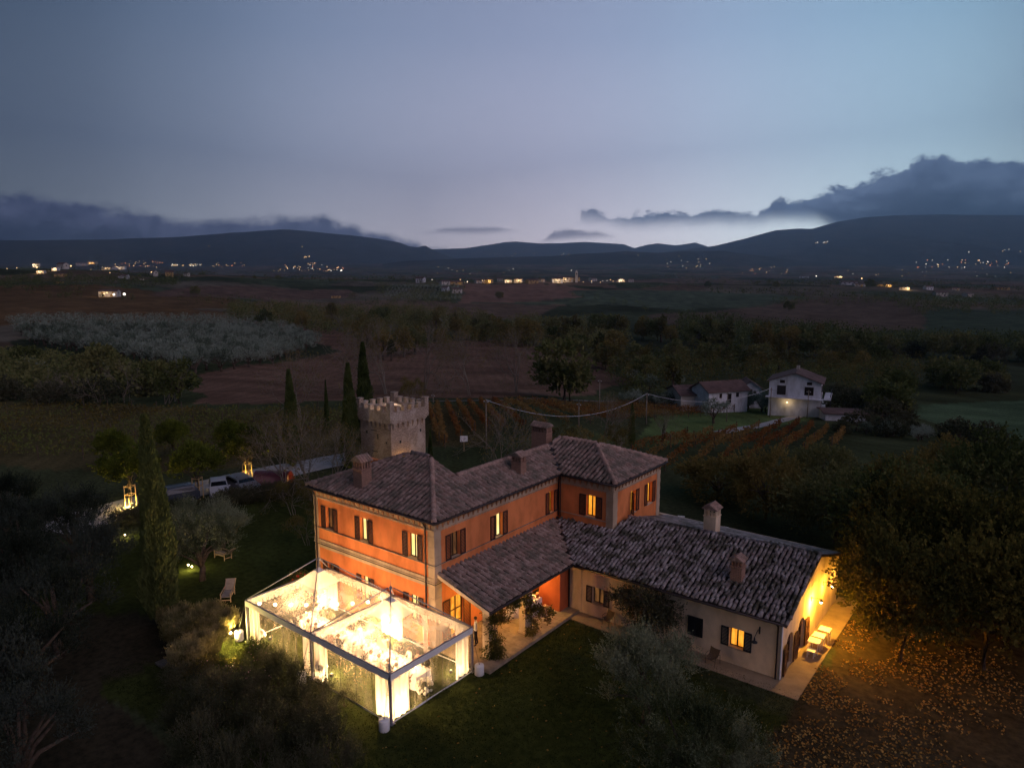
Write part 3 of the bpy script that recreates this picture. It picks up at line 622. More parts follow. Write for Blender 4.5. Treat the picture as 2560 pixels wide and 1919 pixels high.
def chimney(roof, base, w, d, h, ax='x', brick='old brick', open_n=2, face='y'):
    """masonry stack with an arcaded lantern and a little tiled gable roof. base: centre point on the roof"""
    x, y, z = base; ct = MB(); ct.box(x - w / 2, y - d / 2, z - .8, x + w / 2, y + d / 2, z + h * .56)
    t0, t1 = z + h * .56, z + h * .80
    o = ct.build('chimney', brick, roof)
    c2 = MB()
    c2.box(x - w / 2 - .04, y - d / 2 - .04, t0, x + w / 2 + .04, y + d / 2 + .04, t0 + .05)
    pw = .09; n = open_n + 1
    for sy in (-1, 1):
        for i in range(n + 1):
            px_ = x - w / 2 + pw / 2 + (w - pw) * i / n; c2.box(px_ - pw / 2, y + sy * (d / 2 - pw) - pw / 2 * (1 - sy) * 0 - pw / 2, t0 + .05, px_ + pw / 2, y + sy * (d / 2 - pw) + pw / 2, t1)
    for sx_ in (-1, 1):
        for i in range(1, n): py_ = y - d / 2 + pw / 2 + (d - pw) * i / n; c2.box(x + sx_ * (w / 2 - pw / 2) - pw / 2, py_ - pw / 2, t0 + .05, x + sx_ * (w / 2 - pw / 2) + pw / 2, py_ + pw / 2, t1)
    c2.box(x - w / 2 + .16, y - d / 2 + .16, t0 + .05, x + w / 2 - .16, y + d / 2 - .16, t0 + .10)
    c2.box(x - w / 2, y - d / 2, t1, x + w / 2, y + d / 2, t1 + .06)
    c2.build('chimney_lantern', brick, o)
    c3 = MB(); zt = t1 + .06; ov = .10; hh = h * .20
    if ax == 'x': c3.prism([(y - d / 2 - ov, zt), (y + d / 2 + ov, zt), (y, zt + hh)], x - w / 2 - ov, x + w / 2 + ov, 0)
    else: c3.prism([(x - w / 2 - ov, zt), (x + w / 2 + ov, zt), (x, zt + hh)], y - d / 2 - ov, y + d / 2 + ov, 1)
    me = tile_mesh('cap_tile', 'ridge clay', .15, .13, math.hypot((d if ax == 'x' else w) / 2 + ov, hh) + .03, .055)
    c3.build('chimney_cap', 'clay tile', o); L_ = (w if ax == 'x' else d) + 2 * ov; nT = int(L_ / .17)
    for sd in (-1, 1):
        for i in range(nT):
            u = -L_ / 2 + L_ * (i + .5) / nT
            if ax == 'x': p0 = Vector((x + u, y + sd * (d / 2 + ov), zt)); p1 = Vector((x + u, y, zt + hh)); xx = Vector((1, 0, 0)) * sd * -1
            else: p0 = Vector((x + sd * (w / 2 + ov), y + u, zt)); p1 = Vector((x, y + u, zt + hh)); xx = Vector((0, 1, 0)) * sd
            dd = (p1 - p0).normalized(); zz_ = xx.cross(dd)
            if zz_.z < 0: xx = -xx; zz_ = xx.cross(dd)
            M4 = Matrix((xx, dd, zz_)).transposed().to_4x4(); M4.translation = p0
            q = bpy.data.objects.new('cap_tile', me); COL.objects.link(q); q.parent = o; q.matrix_local = M4
    return o
# ------------------------------------------------------------------ walls with openings
def wall(parent, name, mat, org, ax, length, z0, z1, holes=(), th=.28, top=None):
    """ax: 'x' wall runs along +x facing -y; 'y' wall runs along +y facing +x. holes: (a0, a1, z0, z1)"""
    b = MB(); xs = sorted({0, length, *[h[0] for h in holes], *[h[1] for h in holes]}); zs = sorted({z0, z1, *[h[2] for h in holes], *[h[3] for h in holes]})
    ox, oy = org
    def bx(a0, a1, c0, c1):
        if ax == 'x': b.box(ox + a0, oy, c0, ox + a1, oy + th, c1)
        else: b.box(ox - th, oy + a0, c0, ox, oy + a1, c1)
    for i in range(len(xs) - 1):
        run = None
        for k in range(len(zs) - 1):
            am, zm = (xs[i] + xs[i + 1]) / 2, (zs[k] + zs[k + 1]) / 2
            if any(h[0] < am < h[1] and h[2] < zm < h[3] for h in holes):
                if run is not None: bx(xs[i], xs[i + 1], run, zs[k]); run = None
            elif run is None: run = zs[k]
        if run is not None: bx(xs[i], xs[i + 1], run, zs[-1])
    return b.build(name, mat, parent)
def fpt(ax, org, a, out, z):
    """point on a facade: a along it, out metres in front of it"""
    return (org[0] + a, org[1] - out, z) if ax == 'x' else (org[0] + out, org[1] + a, z)
def fbox(b, ax, org, a0, a1, o0, o1, z0, z1):
    p, q = fpt(ax, org, a0, o0, z0), fpt(ax, org, a1, o1, z1); b.box(*[min(p[i], q[i]) for i in range(3)], *[max(p[i], q[i]) for i in range(3)])
def shutter(parent, ax, org, hinge, wdt, z0, z1, side, open_=1.0, mat='shutter brown', slats=True):
    """one louvred leaf, hinged at a=hinge; side -1 folds to the left, 1 to the right; open_ 1 = flat on the wall"""
    th_ = (1 - open_) * math.pi * .55; dx, dy = side * math.cos(th_), math.sin(th_) + .0
    b = MB(); H0 = Vector(fpt(ax, org, hinge, .03, 0)); A = Vector(fpt(ax, org, hinge + dx, .03 + dy, 0)) - H0; Bn = A.cross(Vector((0, 0, 1))); Z = Vector((0, 0, 1))
    if (Bn.dot(Vector(fpt(ax, org, 0, 1, 0)) - Vector(fpt(ax, org, 0, 0, 0)))) < 0: Bn = -Bn
    t = .035; fr = .055
    def o_(a0, a1, c0, c1, n0, n1): b.obox(H0 + A * a0 + Z * c0 + Bn * n0, A * (a1 - a0), Bn * (n1 - n0), Z * (c1 - c0))
    o_(0, fr, z0, z1, 0, t); o_(wdt - fr, wdt, z0, z1, 0, t); o_(fr, wdt - fr, z0, z0 + fr, 0, t); o_(fr, wdt - fr, z1 - fr, z1, 0, t)
    n = max(4, int((z1 - z0) / .09))
    for i in range(n):
        c = z0 + fr + (z1 - z0 - 2 * fr) * (i + .1) / n; b.obox(H0 + A * fr + Z * c + Bn * .004, A * (wdt - 2 * fr), Bn * .022 + Z * .03, Z * .028)
    b.build('shutter', mat, parent)
def window(bld, ax, org, a0, a1, z0, z1, pane='dim room pane', sh=(1, 1), shmat='shutter brown', sill=True, ledge='pale stone trim', sw=None, depth=.20, mull=True):
    b = MB(); f = .05
    fbox(b, ax, org, a0, a0 + f, -depth - .04, -depth, z0, z1); fbox(b, ax, org, a1 - f, a1, -depth - .04, -depth, z0, z1)
    fbox(b, ax, org, a0 + f, a1 - f, -depth - .04, -depth, z0, z0 + f); fbox(b, ax, org, a0 + f, a1 - f, -depth - .04, -depth, z1 - f, z1)
    if mull: mm = (a0 + a1) / 2; fbox(b, ax, org, mm - .035, mm + .035, -depth - .038, -depth + .01, z0 + f, z1 - f)
    w = b.build('window', 'dark wood', bld)
    p = MB(); fbox(p, ax, org, a0 + .01, a1 - .01, -depth - .07, -depth - .045, z0 + .01, z1 - .01); p.build('pane', pane, w)
    if sill: s_ = MB(); fbox(s_, ax, org, a0 - .08, a1 + .08, -depth + .005, .05, z0 - .07, z0 + .012); s_.build('sill', ledge, w)
    sw = sw or (a1 - a0) / 2 + .02
    if sh[0]: shutter(w, ax, org, a0 - .015, sw, z0 + .0, z1 - .0, -1, sh[0], shmat)
    if sh[1]: shutter(w, ax, org, a1 + .015, sw, z0 + .0, z1 - .0, 1, sh[1], shmat)
    return w
def frieze(bld, ax, org, length, z0, z1, ze, step=.42, skip=(0, 0)):
    """band, moulded cornice, row of corbels and the toothed lower edge"""
    b = MB(); fbox(b, ax, org, skip[0], length - skip[1], .0, .035, z0 + .12, z1)
    fbox(b, ax, org, skip[0] - .0, length - skip[1], .035, .085, z0 + .14, z0 + .18)
    for k, (o_, za) in enumerate(((.07, z1 - .12), (.14, z1 - .07), (.21, z1 - .0))): fbox(b, ax, org, skip[0] - (o_ if skip[0] == 0 else 0), length - skip[1] + (o_ if skip[1] == 0 else 0), .0, o_, za, za + .068)
    fr = b.build('frieze', 'pale stone trim', bld)
    n = int((length - skip[0] - skip[1]) / step); L0 = length - skip[0] - skip[1]
    me = None
    for i in range(n):
        a = skip[0] + L0 * (i + .5) / n; q = MB()
        fbox(q, ax, (0, 0), -.10, .10, .03, .20, z1 - .19, z1 - .11); fbox(q, ax, (0, 0), -.065, .065, .03, .15, z1 - .30, z1 - .19)
        fbox(q, ax, (0, 0), -.035, .035, .03, .10, z1 - .44, z1 - .30)
        if me is None: me = q.mesh('corbel', 'corbel brick')
        o = link('corbel', me, fr, fpt(ax, org, a, 0, 0))
    t = MB(); k = int(L0 / .13)
    for i in range(k):
        a = skip[0] + L0 * i / k; fbox(t, ax, org, a, a + L0 / k * .55, .0, .03, z0 + .02 + .03 * (i % 2), z0 + .12)
        fbox(t, ax, org, a + L0 / k * .2, a + L0 / k * .75, .035, .055, z1 - .30, z1 - .27 + .03 * (i % 2))
    tag(t.build('frieze_teeth', 'pale stone trim', fr), kind='stuff')
def quoin(bld, x, y, z0, z1, wx, wy, mat='pale stone trim'):
    b = MB(); z = z0; i = 0
    while z < z1 - .01:
        h = min(.30, z1 - z); e = .0 if i % 2 else .012; b.box(x[0] - e, y[0] - e, z + .004, x[1] + e, y[1] + e, z + h - .004); z += h; i += 1
    b.box(x[0] + .01, y[0] + .01, z0, x[1] - .01, y[1] - .01, z1); return b.build('quoin', mat, bld)

plain('corbel brick', (.42, .22, .12), .9, .1)
# ------------------------------------------------------------------ the villa
villa = empty('villa', (0, 0, 0), 'two-storey country villa with orange plaster, pale frieze and hipped clay tile roofs', 'villa')
ZE, ZP = 7.55, 4.95
FO = (-10.6, 0.0)      # front facade origin (faces the marquee)
fw_ = [(-9.47 - FO[0], -8.73 - FO[0]), (-6.20 - FO[0], -5.45 - FO[0]), (-2.06 - FO[0], -1.31 - FO[0])]
holes = [(a, b, 5.0, 6.45) for a, b in fw_] + [(a, b, 1.15, 2.78) for a, b in fw_]
wall(villa, 'wall', 'salmon plaster', FO, 'x', 10.6, -.4, ZE, holes)
for (a, b), p in zip(fw_, ('dim room pane', 'curtain pane', 'curtain pane')): window(villa, 'x', FO, a, b, 5.0, 6.45, p, (1, .97), sw=.42)
for (a, b), p in zip(fw_, ('dim room pane', 'curtain pane', 'curtain pane')): window(villa, 'x', FO, a, b, 1.15, 2.78, p, (1, .97), sw=.42)
LO = (0.0, 0.0)        # long side towards the lawn
lw = [(1.34, 2.10), (5.30, 6.05), (11.12, 11.62)]
holes = [(a, b, 4.95, 6.45) for a, b in lw] + [(1.20, 2.30, .2, 2.62), (8.95, 10.65, .2, 2.55)]
wall(villa, 'wall', 'salmon plaster', (0.0, .30), 'y', 11.85, -.4, ZE, [(a - .3, b - .3, c, d) for a, b, c, d in holes])
for (a, b), p, s_ in zip(lw, ('dim room pane', 'curtain pane', 'room pane'), ((1, 1), (1, 1), (1, .0))): window(villa, 'y', LO, a, b, 4.95, 6.45, p, s_, sw=.44)
shutter(villa.children[-1], 'y', LO, 11.64, .44, 4.95, 6.45, 1, 1, 'shutter brown')
BO = (0.0, 12.19)      # rear block, front face and lawn face
wall(villa, 'wall', 'salmon plaster', BO, 'x', 4.28, 2.4, ZE, [(2.26, 2.98, 5.0, 6.45)])
window(villa, 'x', BO, 2.26, 2.98, 5.0, 6.45, 'room pane', (1, 1), sw=.5)
wall(villa, 'wall', 'salmon plaster', (4.28, 12.47), 'y', 6.43, -1.5, ZE, [(14.62 - 12.47, 15.30 - 12.47, 4.9, 6.42), (17.0 - 12.47, 17.75 - 12.47, 4.9, 6.42)])
window(villa, 'y', (4.28, 12.19), 14.62 - 12.19, 15.30 - 12.19, 4.9, 6.42, 'room pane', (.45, 1), sw=.42)
window(villa, 'y', (4.28, 12.19), 17.0 - 12.19, 17.75 - 12.19, 4.9, 6.42, 'room pane', (1, 1), sw=.42)
b = MB(); b.box(-10.6, .28, -.4, -10.32, 4.6, ZE); b.box(-10.32, 4.32, -.4, -2.2, 4.6, 8.55); b.box(-4.95, 4.6, -.4, -4.67, 18.9, ZE); b.box(-4.67, 18.62, -1.5, 4.28, 18.9, ZE)
b.build('wall', 'salmon plaster', villa)
b = MB(); b.prism([(-10.3, 7.5), (.0, 7.5), (-2.3, 8.55), (-4.45, 9.3), (-6.15, 9.3)], 4.33, 4.57, 1); b.build('wall', 'cream plaster', villa)
quoin(villa, (-.46, .035), (-.035, .50), -.3, 6.95, 0, 0); quoin(villa, (-10.64, -10.25), (-.035, .35), -.3, 6.95, 0, 0)
quoin(villa, (3.80, 4.315), (12.155, 12.72), 4.35, 6.95, 0, 0); quoin(villa, (3.95, 4.315), (18.45, 18.93), 2.5, 6.95, 0, 0)
frieze(villa, 'x', FO, 10.6, 6.82, 7.50, ZE); frieze(villa, 'y', LO, 12.15, 6.82, 7.50, ZE, skip=(0, .06)); frieze(villa, 'x', BO, 4.28, 6.82, 7.50, ZE, skip=(.25, 0)); frieze(villa, 'y', (4.28, 12.19), 6.71, 6.82, 7.50, ZE)
b = MB()   # string courses: a thin one under the upper windows, a double one at first floor level
fbox(b, 'x', FO, -.06, 10.6 + .05, .0, .05, 4.90, 4.955); fbox(b, 'y', LO, .0, 12.1, .0, .05, 4.895, 4.945)
fbox(b, 'x', (BO[0], BO[1]), .1, 4.33, .0, .045, 4.86, 4.91)
b.build('string_course', 'pale stone trim', villa)
b = MB(); fbox(b, 'x', FO, -.05, 10.66, .0, .06, 3.98, 4.16); fbox(b, 'x', FO, -.09, 10.69, .0, .10, 3.90, 3.98); fbox(b, 'y', LO, .0, .5, .0, .06, 3.98, 4.16); fbox(b, 'y', LO, .0, .5, .0, .10, 3.90, 3.98)
b.build('string_course', 'pale stone trim', villa)
b = MB(); fbox(b, 'x', FO, -.02, 10.62, .0, .03, 3.62, 3.86); b.build('plat_band', 'pale stone trim', villa)
b = MB(); b.tube([(-10.68, -.115, 3.88), (.12, -.115, 3.88), (.12, .6, 3.88)], .022, 6); b.tube([(-10.68, -.07, 4.955), (.07, -.07, 4.955), (.07, 12.1, 4.945)], .014, 5); b.build('facade_cable', 'iron', villa)
# roofs
roof = MB().box(-10.3, .3, 7.46, -.3, 4.3, 7.54).build('roof', 'dark wood', villa)
s_ = .39; E0 = 7.60
A_, B_ = (-10.95, -.35, E0), (.35, -.35, E0); R0, R1 = (-6.20, 4.45, E0 + s_ * 4.8), (-4.45, 4.45, E0 + s_ * 4.8)
zr = E0 + s_ * 2.68
mainp = [A_, B_, R1, R0]; roof_plane('villa', roof, mainp, (A_, B_), 'clay tile')
V0, V1 = (.35, 11.85, E0), (-2.33, 14.53, zr)
roof_plane('villa', roof, [B_, V0, V1, (-2.33, 4.45, zr), R1], (B_, V0), 'clay tile')
BR = (4.62, 11.85, E0); BQ = (4.62, 19.25, E0); RB0, RB1 = (-2.1, 15.55, E0 + s_ * 3.7), (.92, 15.55, E0 + s_ * 3.7)
roof_plane('villa', roof, [V0, BR, RB1, RB0, V1], (V0, BR), 'clay tile')
roof_plane('villa', roof, [BR, BQ, RB1], (BR, BQ), 'clay tile')
b = MB(); b.quad((-2.33, 4.45, zr), (-2.33, 14.53, zr), (-5.2, 14.53, E0), (-5.2, 4.45, E0)); b.quad(BQ, (-5.2, 19.25, E0), RB0, RB1); b.quad(RB0, (-5.2, 19.25, E0), (-5.2, 14.5, E0), V1); b.quad(A_, R0, (-10.95, 4.6, E0)); b.build('rear_slope', 'clay tile', roof)
lay_tiles('villa', roof, 'clay tile')
up_ = lambda p, h=.05: (p[0], p[1], p[2] + h)
for p, q in ((B_, R1), (A_, R0), (R0, R1), ((-2.33, 4.5, zr), (-2.33, 14.4, zr)), (BR, RB1), (RB1, RB0), (BQ, RB1), (RB0, V1)): ridge_tiles(roof, up_(p), up_(q))
b = MB(); b.tube([up_(V0, .02), up_(V1, .02)], .10, 6); b.build('valley_gutter', 'dark gutter', roof)
gutter(roof, [(-11.0, -.40, 7.55), (.40, -.40, 7.55), (.40, 11.80, 7.55), (4.67, 11.80, 7.55), (4.67, 19.3, 7.55)])
downpipe(villa, [(-10.35, -.40, 7.5), (-10.38, -.12, 7.15), (-10.38, -.12, -.1)]); downpipe(villa, [(-.52, -.40, 7.5), (-.58, -.12, 7.1), (-.58, -.12, -.1)]); downpipe(villa, [(.40, 11.80, 7.5), (.13, 12.05, 7.1), (.13, 12.05, 4.6)], .055)
downpipe(villa, [(.25, 12.08, 7.3), (.24, 12.10, 4.5)], .03)
chimney(roof, (-6.94, .92, 7.95 + .15), .80, .78, 1.85, 'y', open_n=2)
chimney(roof, (-.98, 9.0, 8.05), .78, .62, 1.42, 'y', open_n=2)
chimney(roof, (-3.55, 15.2, 8.55), 1.35, .75, 1.5, 'x', open_n=4)
# portico: lean-to roof on masonry piers
port = MB().box(.02, .3, 4.28, .14, 12.1, 4.36).build('portico_roof', 'dark wood', villa)
PA, PB, PC, PD = (.06, .17, 4.42), (3.78, .17, 3.30), (3.78, 8.22, 3.30), (.06, 12.0, 4.42)
roof_plane('portico', port, [PA, PB, PC, PD], (PB, PC), 'clay tile', sp=.36, jit=.018); lay_tiles('portico', port, 'clay tile')
b = MB(); b.obox(Vector(PA) + Vector((0, -.03, -.20)), Vector(PB) - Vector(PA), (0, .05, 0), (0, 0, .19)); b.build('fascia_board', 'cream plaster', port)
b = MB()
for i in range(9): y = .9 + i * .98; b.obox((.05, y, 4.24), (3.66, 0, -1.10), (0, .12, 0), (0, 0, .10))
b.obox((3.0, .3, 3.22), (.22, 0, 0), (0, 8.3, 0), (0, 0, .20)); b.build('rafter', 'dark wood', port)
gutter(port, [(3.84, .15, 3.24), (3.84, 8.2, 3.24)], .065); MB().tube([up_(PC, .02), up_(PD, .02)], .11, 6).build('valley_gutter', 'dark gutter', port)
for x0, y0, x1, y1, nm in ((2.72, .86, 3.18, 1.26, 'cream plaster'), (2.72, 4.15, 3.18, 4.85, 'cream plaster')):
    b = MB(); b.box(x0, y0, .15, x1, y1, 3.2); b.box(x0 - .05, y0 - .05, 3.02, x1 + .05, y1 + .05, 3.12); b.box(x0 - .03, y0 - .03, .15, x1 + .03, y1 + .03, .32); b.build('pier', nm, villa)
b = MB(); b.box(1.6, 7.72, .15, 3.2, 7.94, 3.35); b.box(2.98, 7.94, .15, 3.2, 8.75, 3.3); b.box(1.6, 7.94, .15, 1.75, 12.2, 3.4); b.build('wall', 'red plaster', villa)
# glazed doors under the portico
def gdoor(ax, org, a0, a1, z0, z1, pane, lsh, rsh):
    b = MB(); 
    for a in (a0, (a0 + a1) / 2 - .03, a1 - .06): fbox(b, ax, org, a, a + .06, -.14, -.08, z0, z1)
    for z in (z0, z0 + .75, (z0 + z1) / 2 + .3, z1 - .06): fbox(b, ax, org, a0 + .06, a1 - .06, -.13, -.085, z, z + .06)
    d = b.build('door', 'door wood', villa); p = MB(); fbox(p, ax, org, a0, a1, -.19, -.16, z0, z1); p.build('pane', pane, d)
    if lsh: shutter(d, ax, org, a0 - .01, lsh, z0, z1, -1, 1, 'door wood')
    if rsh: shutter(d, ax, org, a1 + .01, rsh, z0, z1, 1, 1, 'door wood')
gdoor('y', LO, 1.20, 2.30, .2, 2.62, 'room pane', .62, .62)
gdoor('y', LO, 8.95, 10.65, .2, 2.55, 'curtain pane', .0, .85)
terr = MB().box(.02, -.10, -.2, 4.02, 8.8, .16); tt = terr.build('terrace', 'terrace stone', None); tag(tt, kind='structure')
me = None
for i in range(9):      # paving slabs of the terrace
    for k in range(3):
        q = MB(); w_ = 1.31; l_ = .965; x0 = .06 + k * 1.32; y0 = -.06 + i * .985
        me = me or q.box(0, 0, 0, w_ - .02, l_ - .02, .02).mesh('slab', 'terrace stone')
        o = link('slab', me, tt, (x0, y0, .161 + random.random() * .004))
lamp('portico_lamp', (1.6, 3.0, 3.1), 26, (1, .55, .12), .08, villa); lamp('portico_lamp', (1.2, 7.0, 3.0), 38, (1, .60, .15), .08, villa)
for x, y, z in ((1.6, 3.0, 3.18), (1.2, 7.0, 3.08)): MB().lathe((x, y, z), [(.09, 0), (.1, .05), (.03, .1), (.02, .25)], 12).build('lantern', 'iron', villa)

# ------------------------------------------------------------------ the side wing
wing = empty('side_wing', (0, 0, 0), 'low cream wing with dark shutters under an old mossy tile roof', 'outbuilding')
WO = (3.20, 8.75); WL = 13.1
wh = [(4.92 - 3.2, 5.72 - 3.2, .92, 1.97), (11.22 - 3.2, 12.02 - 3.2, .98, 2.03), (13.55 - 3.2, 14.35 - 3.2, 1.0, 2.08)]
wall(wing, 'wall', 'cream plaster', WO, 'x', WL, -.5, 3.30, wh)
MB().box(3.2, 8.70, -.3, 4.15, 8.752, 3.2).build('pilaster', 'cream plaster', wing)
window(wing, 'x', WO, *wh[0], 'dim room pane', (1, 1), 'shutter brown', sw=.40); window(wing, 'x', WO, *wh[2], 'room pane', (1, 1), 'shutter black', sw=.42)
w_ = MB(); fbox(w_, 'x', WO, wh[1][0] - .04, wh[1][1] + .04, .0, .04, .95, 2.06)
w2_ = w_.build('window', 'shutter black', wing)
for a in (wh[1][0] - .02, wh[1][0] + .40): shutter(w2_, 'x', (WO[0], WO[1] - .03), a, .40, .97, 2.04, 1, 1, 'shutter black')
GO = (16.30, 8.75)
gh = [(.95, 2.15, .02, 1.98), (3.05, 4.25, .02, 1.98)]
wall(wing, 'wall', 'cream plaster', (16.30, 9.03), 'y', 11.3, -.9, 3.30, [(a - .28, b_ - .28, c, d) for a, b_, c, d in gh])
b = MB(); b.prism([(8.8, 3.30), (20.3, 3.30), (14.5, 5.0)], 16.04, 16.298, 0); b.build('gable', 'cream plaster', wing)
b = MB(); b.box(3.2, 20.05, -1, 16.05, 20.33, 3.3); b.build('wall', 'cream plaster', wing)
def arch_door(y0, y1, z0, z1, open_l, open_r, mat='door wood'):
    """arched double door in the gable, its big leaves folded out"""
    b = MB(); n = 8; rad = (y1 - y0) / 2; zc = z1 - rad * .9
    poly = [(y0, z0), (y1, z0)] + [((y0 + y1) / 2 + rad * math.cos(math.pi * i / n), zc + rad * .9 * math.sin(math.pi * i / n)) for i in range(n + 1)]
    arch = [((y0 + y1) / 2 + rad * math.cos(math.pi * i / n), zc + rad * .9 * math.sin(math.pi * i / n)) for i in range(n + 1)]
    for i in range(n):   # fill the corners above the arch
        p, q = arch[i], arch[i + 1]; b.prism([p, q, (q[0], z1 + .001), (p[0], z1 + .001)], 16.05, 16.297, 0)
    b.build('arch', 'cream plaster', wing)
    d = MB()
    for y in (y0, (y0 + y1) / 2 - .04, y1 - .08): d.box(16.08, y, z0, 16.14, y + .08, z1 - .05)
    for z in (z0, z0 + .6, z0 + 1.3): d.box(16.09, y0, z, 16.13, y1, z + .08)
    dd = d.build('arched_door', mat, wing); MB().box(16.06, y0, z0, 16.075, y1, z1 - .02).build('pane', 'dark pane', dd)
    for side, op in ((-1, open_l), (1, open_r)):
        if not op: continue
        hx = y0 if side < 0 else y1; w = rad * .98; l = MB(); A = Vector((0.10, side * .995, 0)); O = Vector((16.33, hx + side * .02, 0)); Nn = Vector((1, 0, 0))
        def q(a0, a1, c0, c1, t0=0, t1=.06): l.obox(O + A * a0 + Vector((t0, 0, c0)), A * (a1 - a0), Nn * (t1 - t0), (0, 0, c1 - c0))
        q(.0, w, z0 + .05, zc, .015, .035); q(0, .09, z0 + .05, zc + .06); q(w - .09, w, z0 + .05, zc); q(.09, w - .09, z0 + .05, z0 + .15); q(.09, w - .09, zc - .55, zc - .46); q(.09, w - .09, z0 + .72, z0 + .80)
        for i in range(6):   # rounded top of the leaf (falls away from the hinge)
            a0, a1 = w * i / 6, w * (i + 1) / 6; hh = rad * .9 * math.sqrt(max(0, 1 - ((a0 + a1) / 2 / w - .5) ** 2 * 4)) * .55; q(a0, a1, zc, zc + max(.04, hh), .01, .05)
        for k in range(2):
            c0 = z0 + .16 + k * .66; m_ = Vector((.05, 0, 0))
            l.obox(O + A * .09 + Vector((.035, 0, c0)), A * (w - .18) + Vector((0, 0, .5)), Nn * .02, (0, 0, .06)); l.obox(O + A * .09 + Vector((.036, 0, c0 + .5)), A * (w - .18) + Vector((0, 0, -.5)), Nn * .02, (0, 0, .06))
        l.build('door_leaf', mat, dd)
arch_door(9.70, 10.90, .02, 1.98, True, True); arch_door(11.80, 13.00, .02, 1.98, False, True)
wr = MB().box(4.4, 9.2, 3.18, 16.0, 19.8, 3.27).build('roof', 'dark wood', wing)
WA, WB = (3.82, 8.18, 3.31), (16.62, 8.42, 3.31); WC, WD = (16.62, 14.5, 5.12), (4.6, 13.75, 4.97); WE = (.10, 12.02, 4.44)
roof_plane('wing', wr, [WA, WB, WC, WD, (4.45, 12.2, 4.51), WE], (WA, WB), 'mossy tile', sp=.255, ex=.40, jit=.032); lay_tiles('wing', wr, 'mossy tile', (.215, .17, .49, .11))
ridge_tiles(wr, up_(WD, .03), up_(WC, .03), 'mossy tile', .3, .12)
b = MB(); b.quad(WC, WD, (4.4, 20.6, 3.2), (16.62, 20.6, 3.2)); b.build('rear_slope', 'mossy tile', wr)
b = MB(); b.obox((16.50, 8.42, 3.12), (0, 6.1, 1.82), (.12, 0, 0), (0, 0, .16)); b.obox((16.50, 14.5, 4.94), (0, 6.0, -1.85), (.12, 0, 0), (0, 0, .16)); b.build('verge_board', 'dark wood', wr)
gutter(wr, [(3.85, 8.12, 3.24), (16.6, 8.36, 3.24)], .065); downpipe(wing, [(16.12, 8.36, 3.2), (16.12, 8.68, 2.95), (16.12, 8.68, -.3)]); downpipe(wing, [(4.5, 8.2, 3.2), (4.45, 8.42, 3.02), (3.35, 8.60, 3.0), (3.28, 8.64, 2.9), (3.28, 8.64, .2)], .045)
MB().box(16.30, 8.70, -.3, 16.34, 8.86, 3.1).build('corner_board', 'white plaster', wing)
chimney(wr, (13.2, 10.62, 4.02), .62, .60, 1.42, 'y', open_n=2); chimney(wr, (9.7, 15.4, 4.72), .80, .80, 1.75, 'y', brick='cream plaster', open_n=2)
# wall lamp of the wing (unlit, swan neck) and the lit ones on the gable
b = MB(); b.box(15.14, 8.70, 2.22, 15.20, 8.75, 2.62); b.tube([(15.17, 8.70, 2.50), (15.17, 8.40, 2.55), (15.14, 8.05, 2.30)], .018, 6); b.lathe((15.14, 8.05, 2.02), [(.16, 0), (.15, .04), (.05, .10), (.035, .26)], 14); b.build('wall_lamp', 'iron', wing)
for y, z, e in ((14.1, 2.45, 95), (16.6, 2.5, 26), (19.0, 2.3, 12)):
    w = MB(); w.box(16.30, y - .04, z - .1, 16.34, y + .04, z + .15); w.tube([(16.34, y, z + .1), (16.85, y, z + .16)], .015, 6); w.lathe((16.85, y, z + .02), [(.10, 0), (.09, .05), (.03, .14)], 12); o = w.build('wall_lamp', 'iron', wing)
    MB().ball((16.85, y, z - .02), .08, 10, 6).build('bulb', 'bulb', o, True); lamp('wall_lamp_light', (16.85, y, z - .14), e, (1, .48, .05), .06, wing)
terr2 = MB(); terr2.box(16.30, 7.45, -.3, 17.6, 21.0, .035); terr2.box(12.0, 7.45, -.3, 16.3, 8.75, .03); terr2.box(4.02, 7.6, -.3, 12.0, 8.75, .06)
tag(terr2.build('pavement', 'concrete', None), kind='structure')
# ------------------------------------------------------------------ the marquee
TA = R(-.854); TH = 2.5; TB = 6.09; TW = 5.72
tent = empty('marquee', (3.0, -6.17, 0), 'clear-roofed double-peak white marquee glowing warmly on the lawn', 'marquee', TA)
TM = Matrix.Translation((3.0, -6.17, 0)) @ Matrix.Rotation(TA, 4, 'Z')
def TL(x, y, z): return tuple(TM @ Vector((x, y, z)))
# local frame: x from -2*TB to 0, y from 0 to TW
posts = [(0, 0), (-TB, 0), (-2 * TB, 0), (0, TW), (-TB, TW), (-2 * TB, TW)]
for x, y in posts: MB().cbox((x, y, TH / 2), (.11, .11, TH)).build('post', 'aluminium', tent); 
for x, y in posts: MB().cbox((x, y, .01), (.3, .3, .02)).build('base_plate', 'aluminium', tent)
def beam(p, q, w=.07, h=.12, nm='beam'):
    p, q = Vector(p), Vector(q); d = q - p; s = d.cross(Vector((0, 0, 1))).normalized() * w
    MB().obox(p - s / 2 - Vector((0, 0, h)), d, s, (0, 0, h)).build(nm, 'aluminium', tent)
for p, q in (((0, 0), (-TB, 0)), ((-TB, 0), (-2 * TB, 0)), ((0, TW), (-TB, TW)), ((-TB, TW), (-2 * TB, TW)), ((0, 0), (0, TW)), ((-TB, 0), (-TB, TW)), ((-2 * TB, 0), (-2 * TB, TW))): beam((*p, TH + .03), (*q, TH + .03))
PK = 4.88
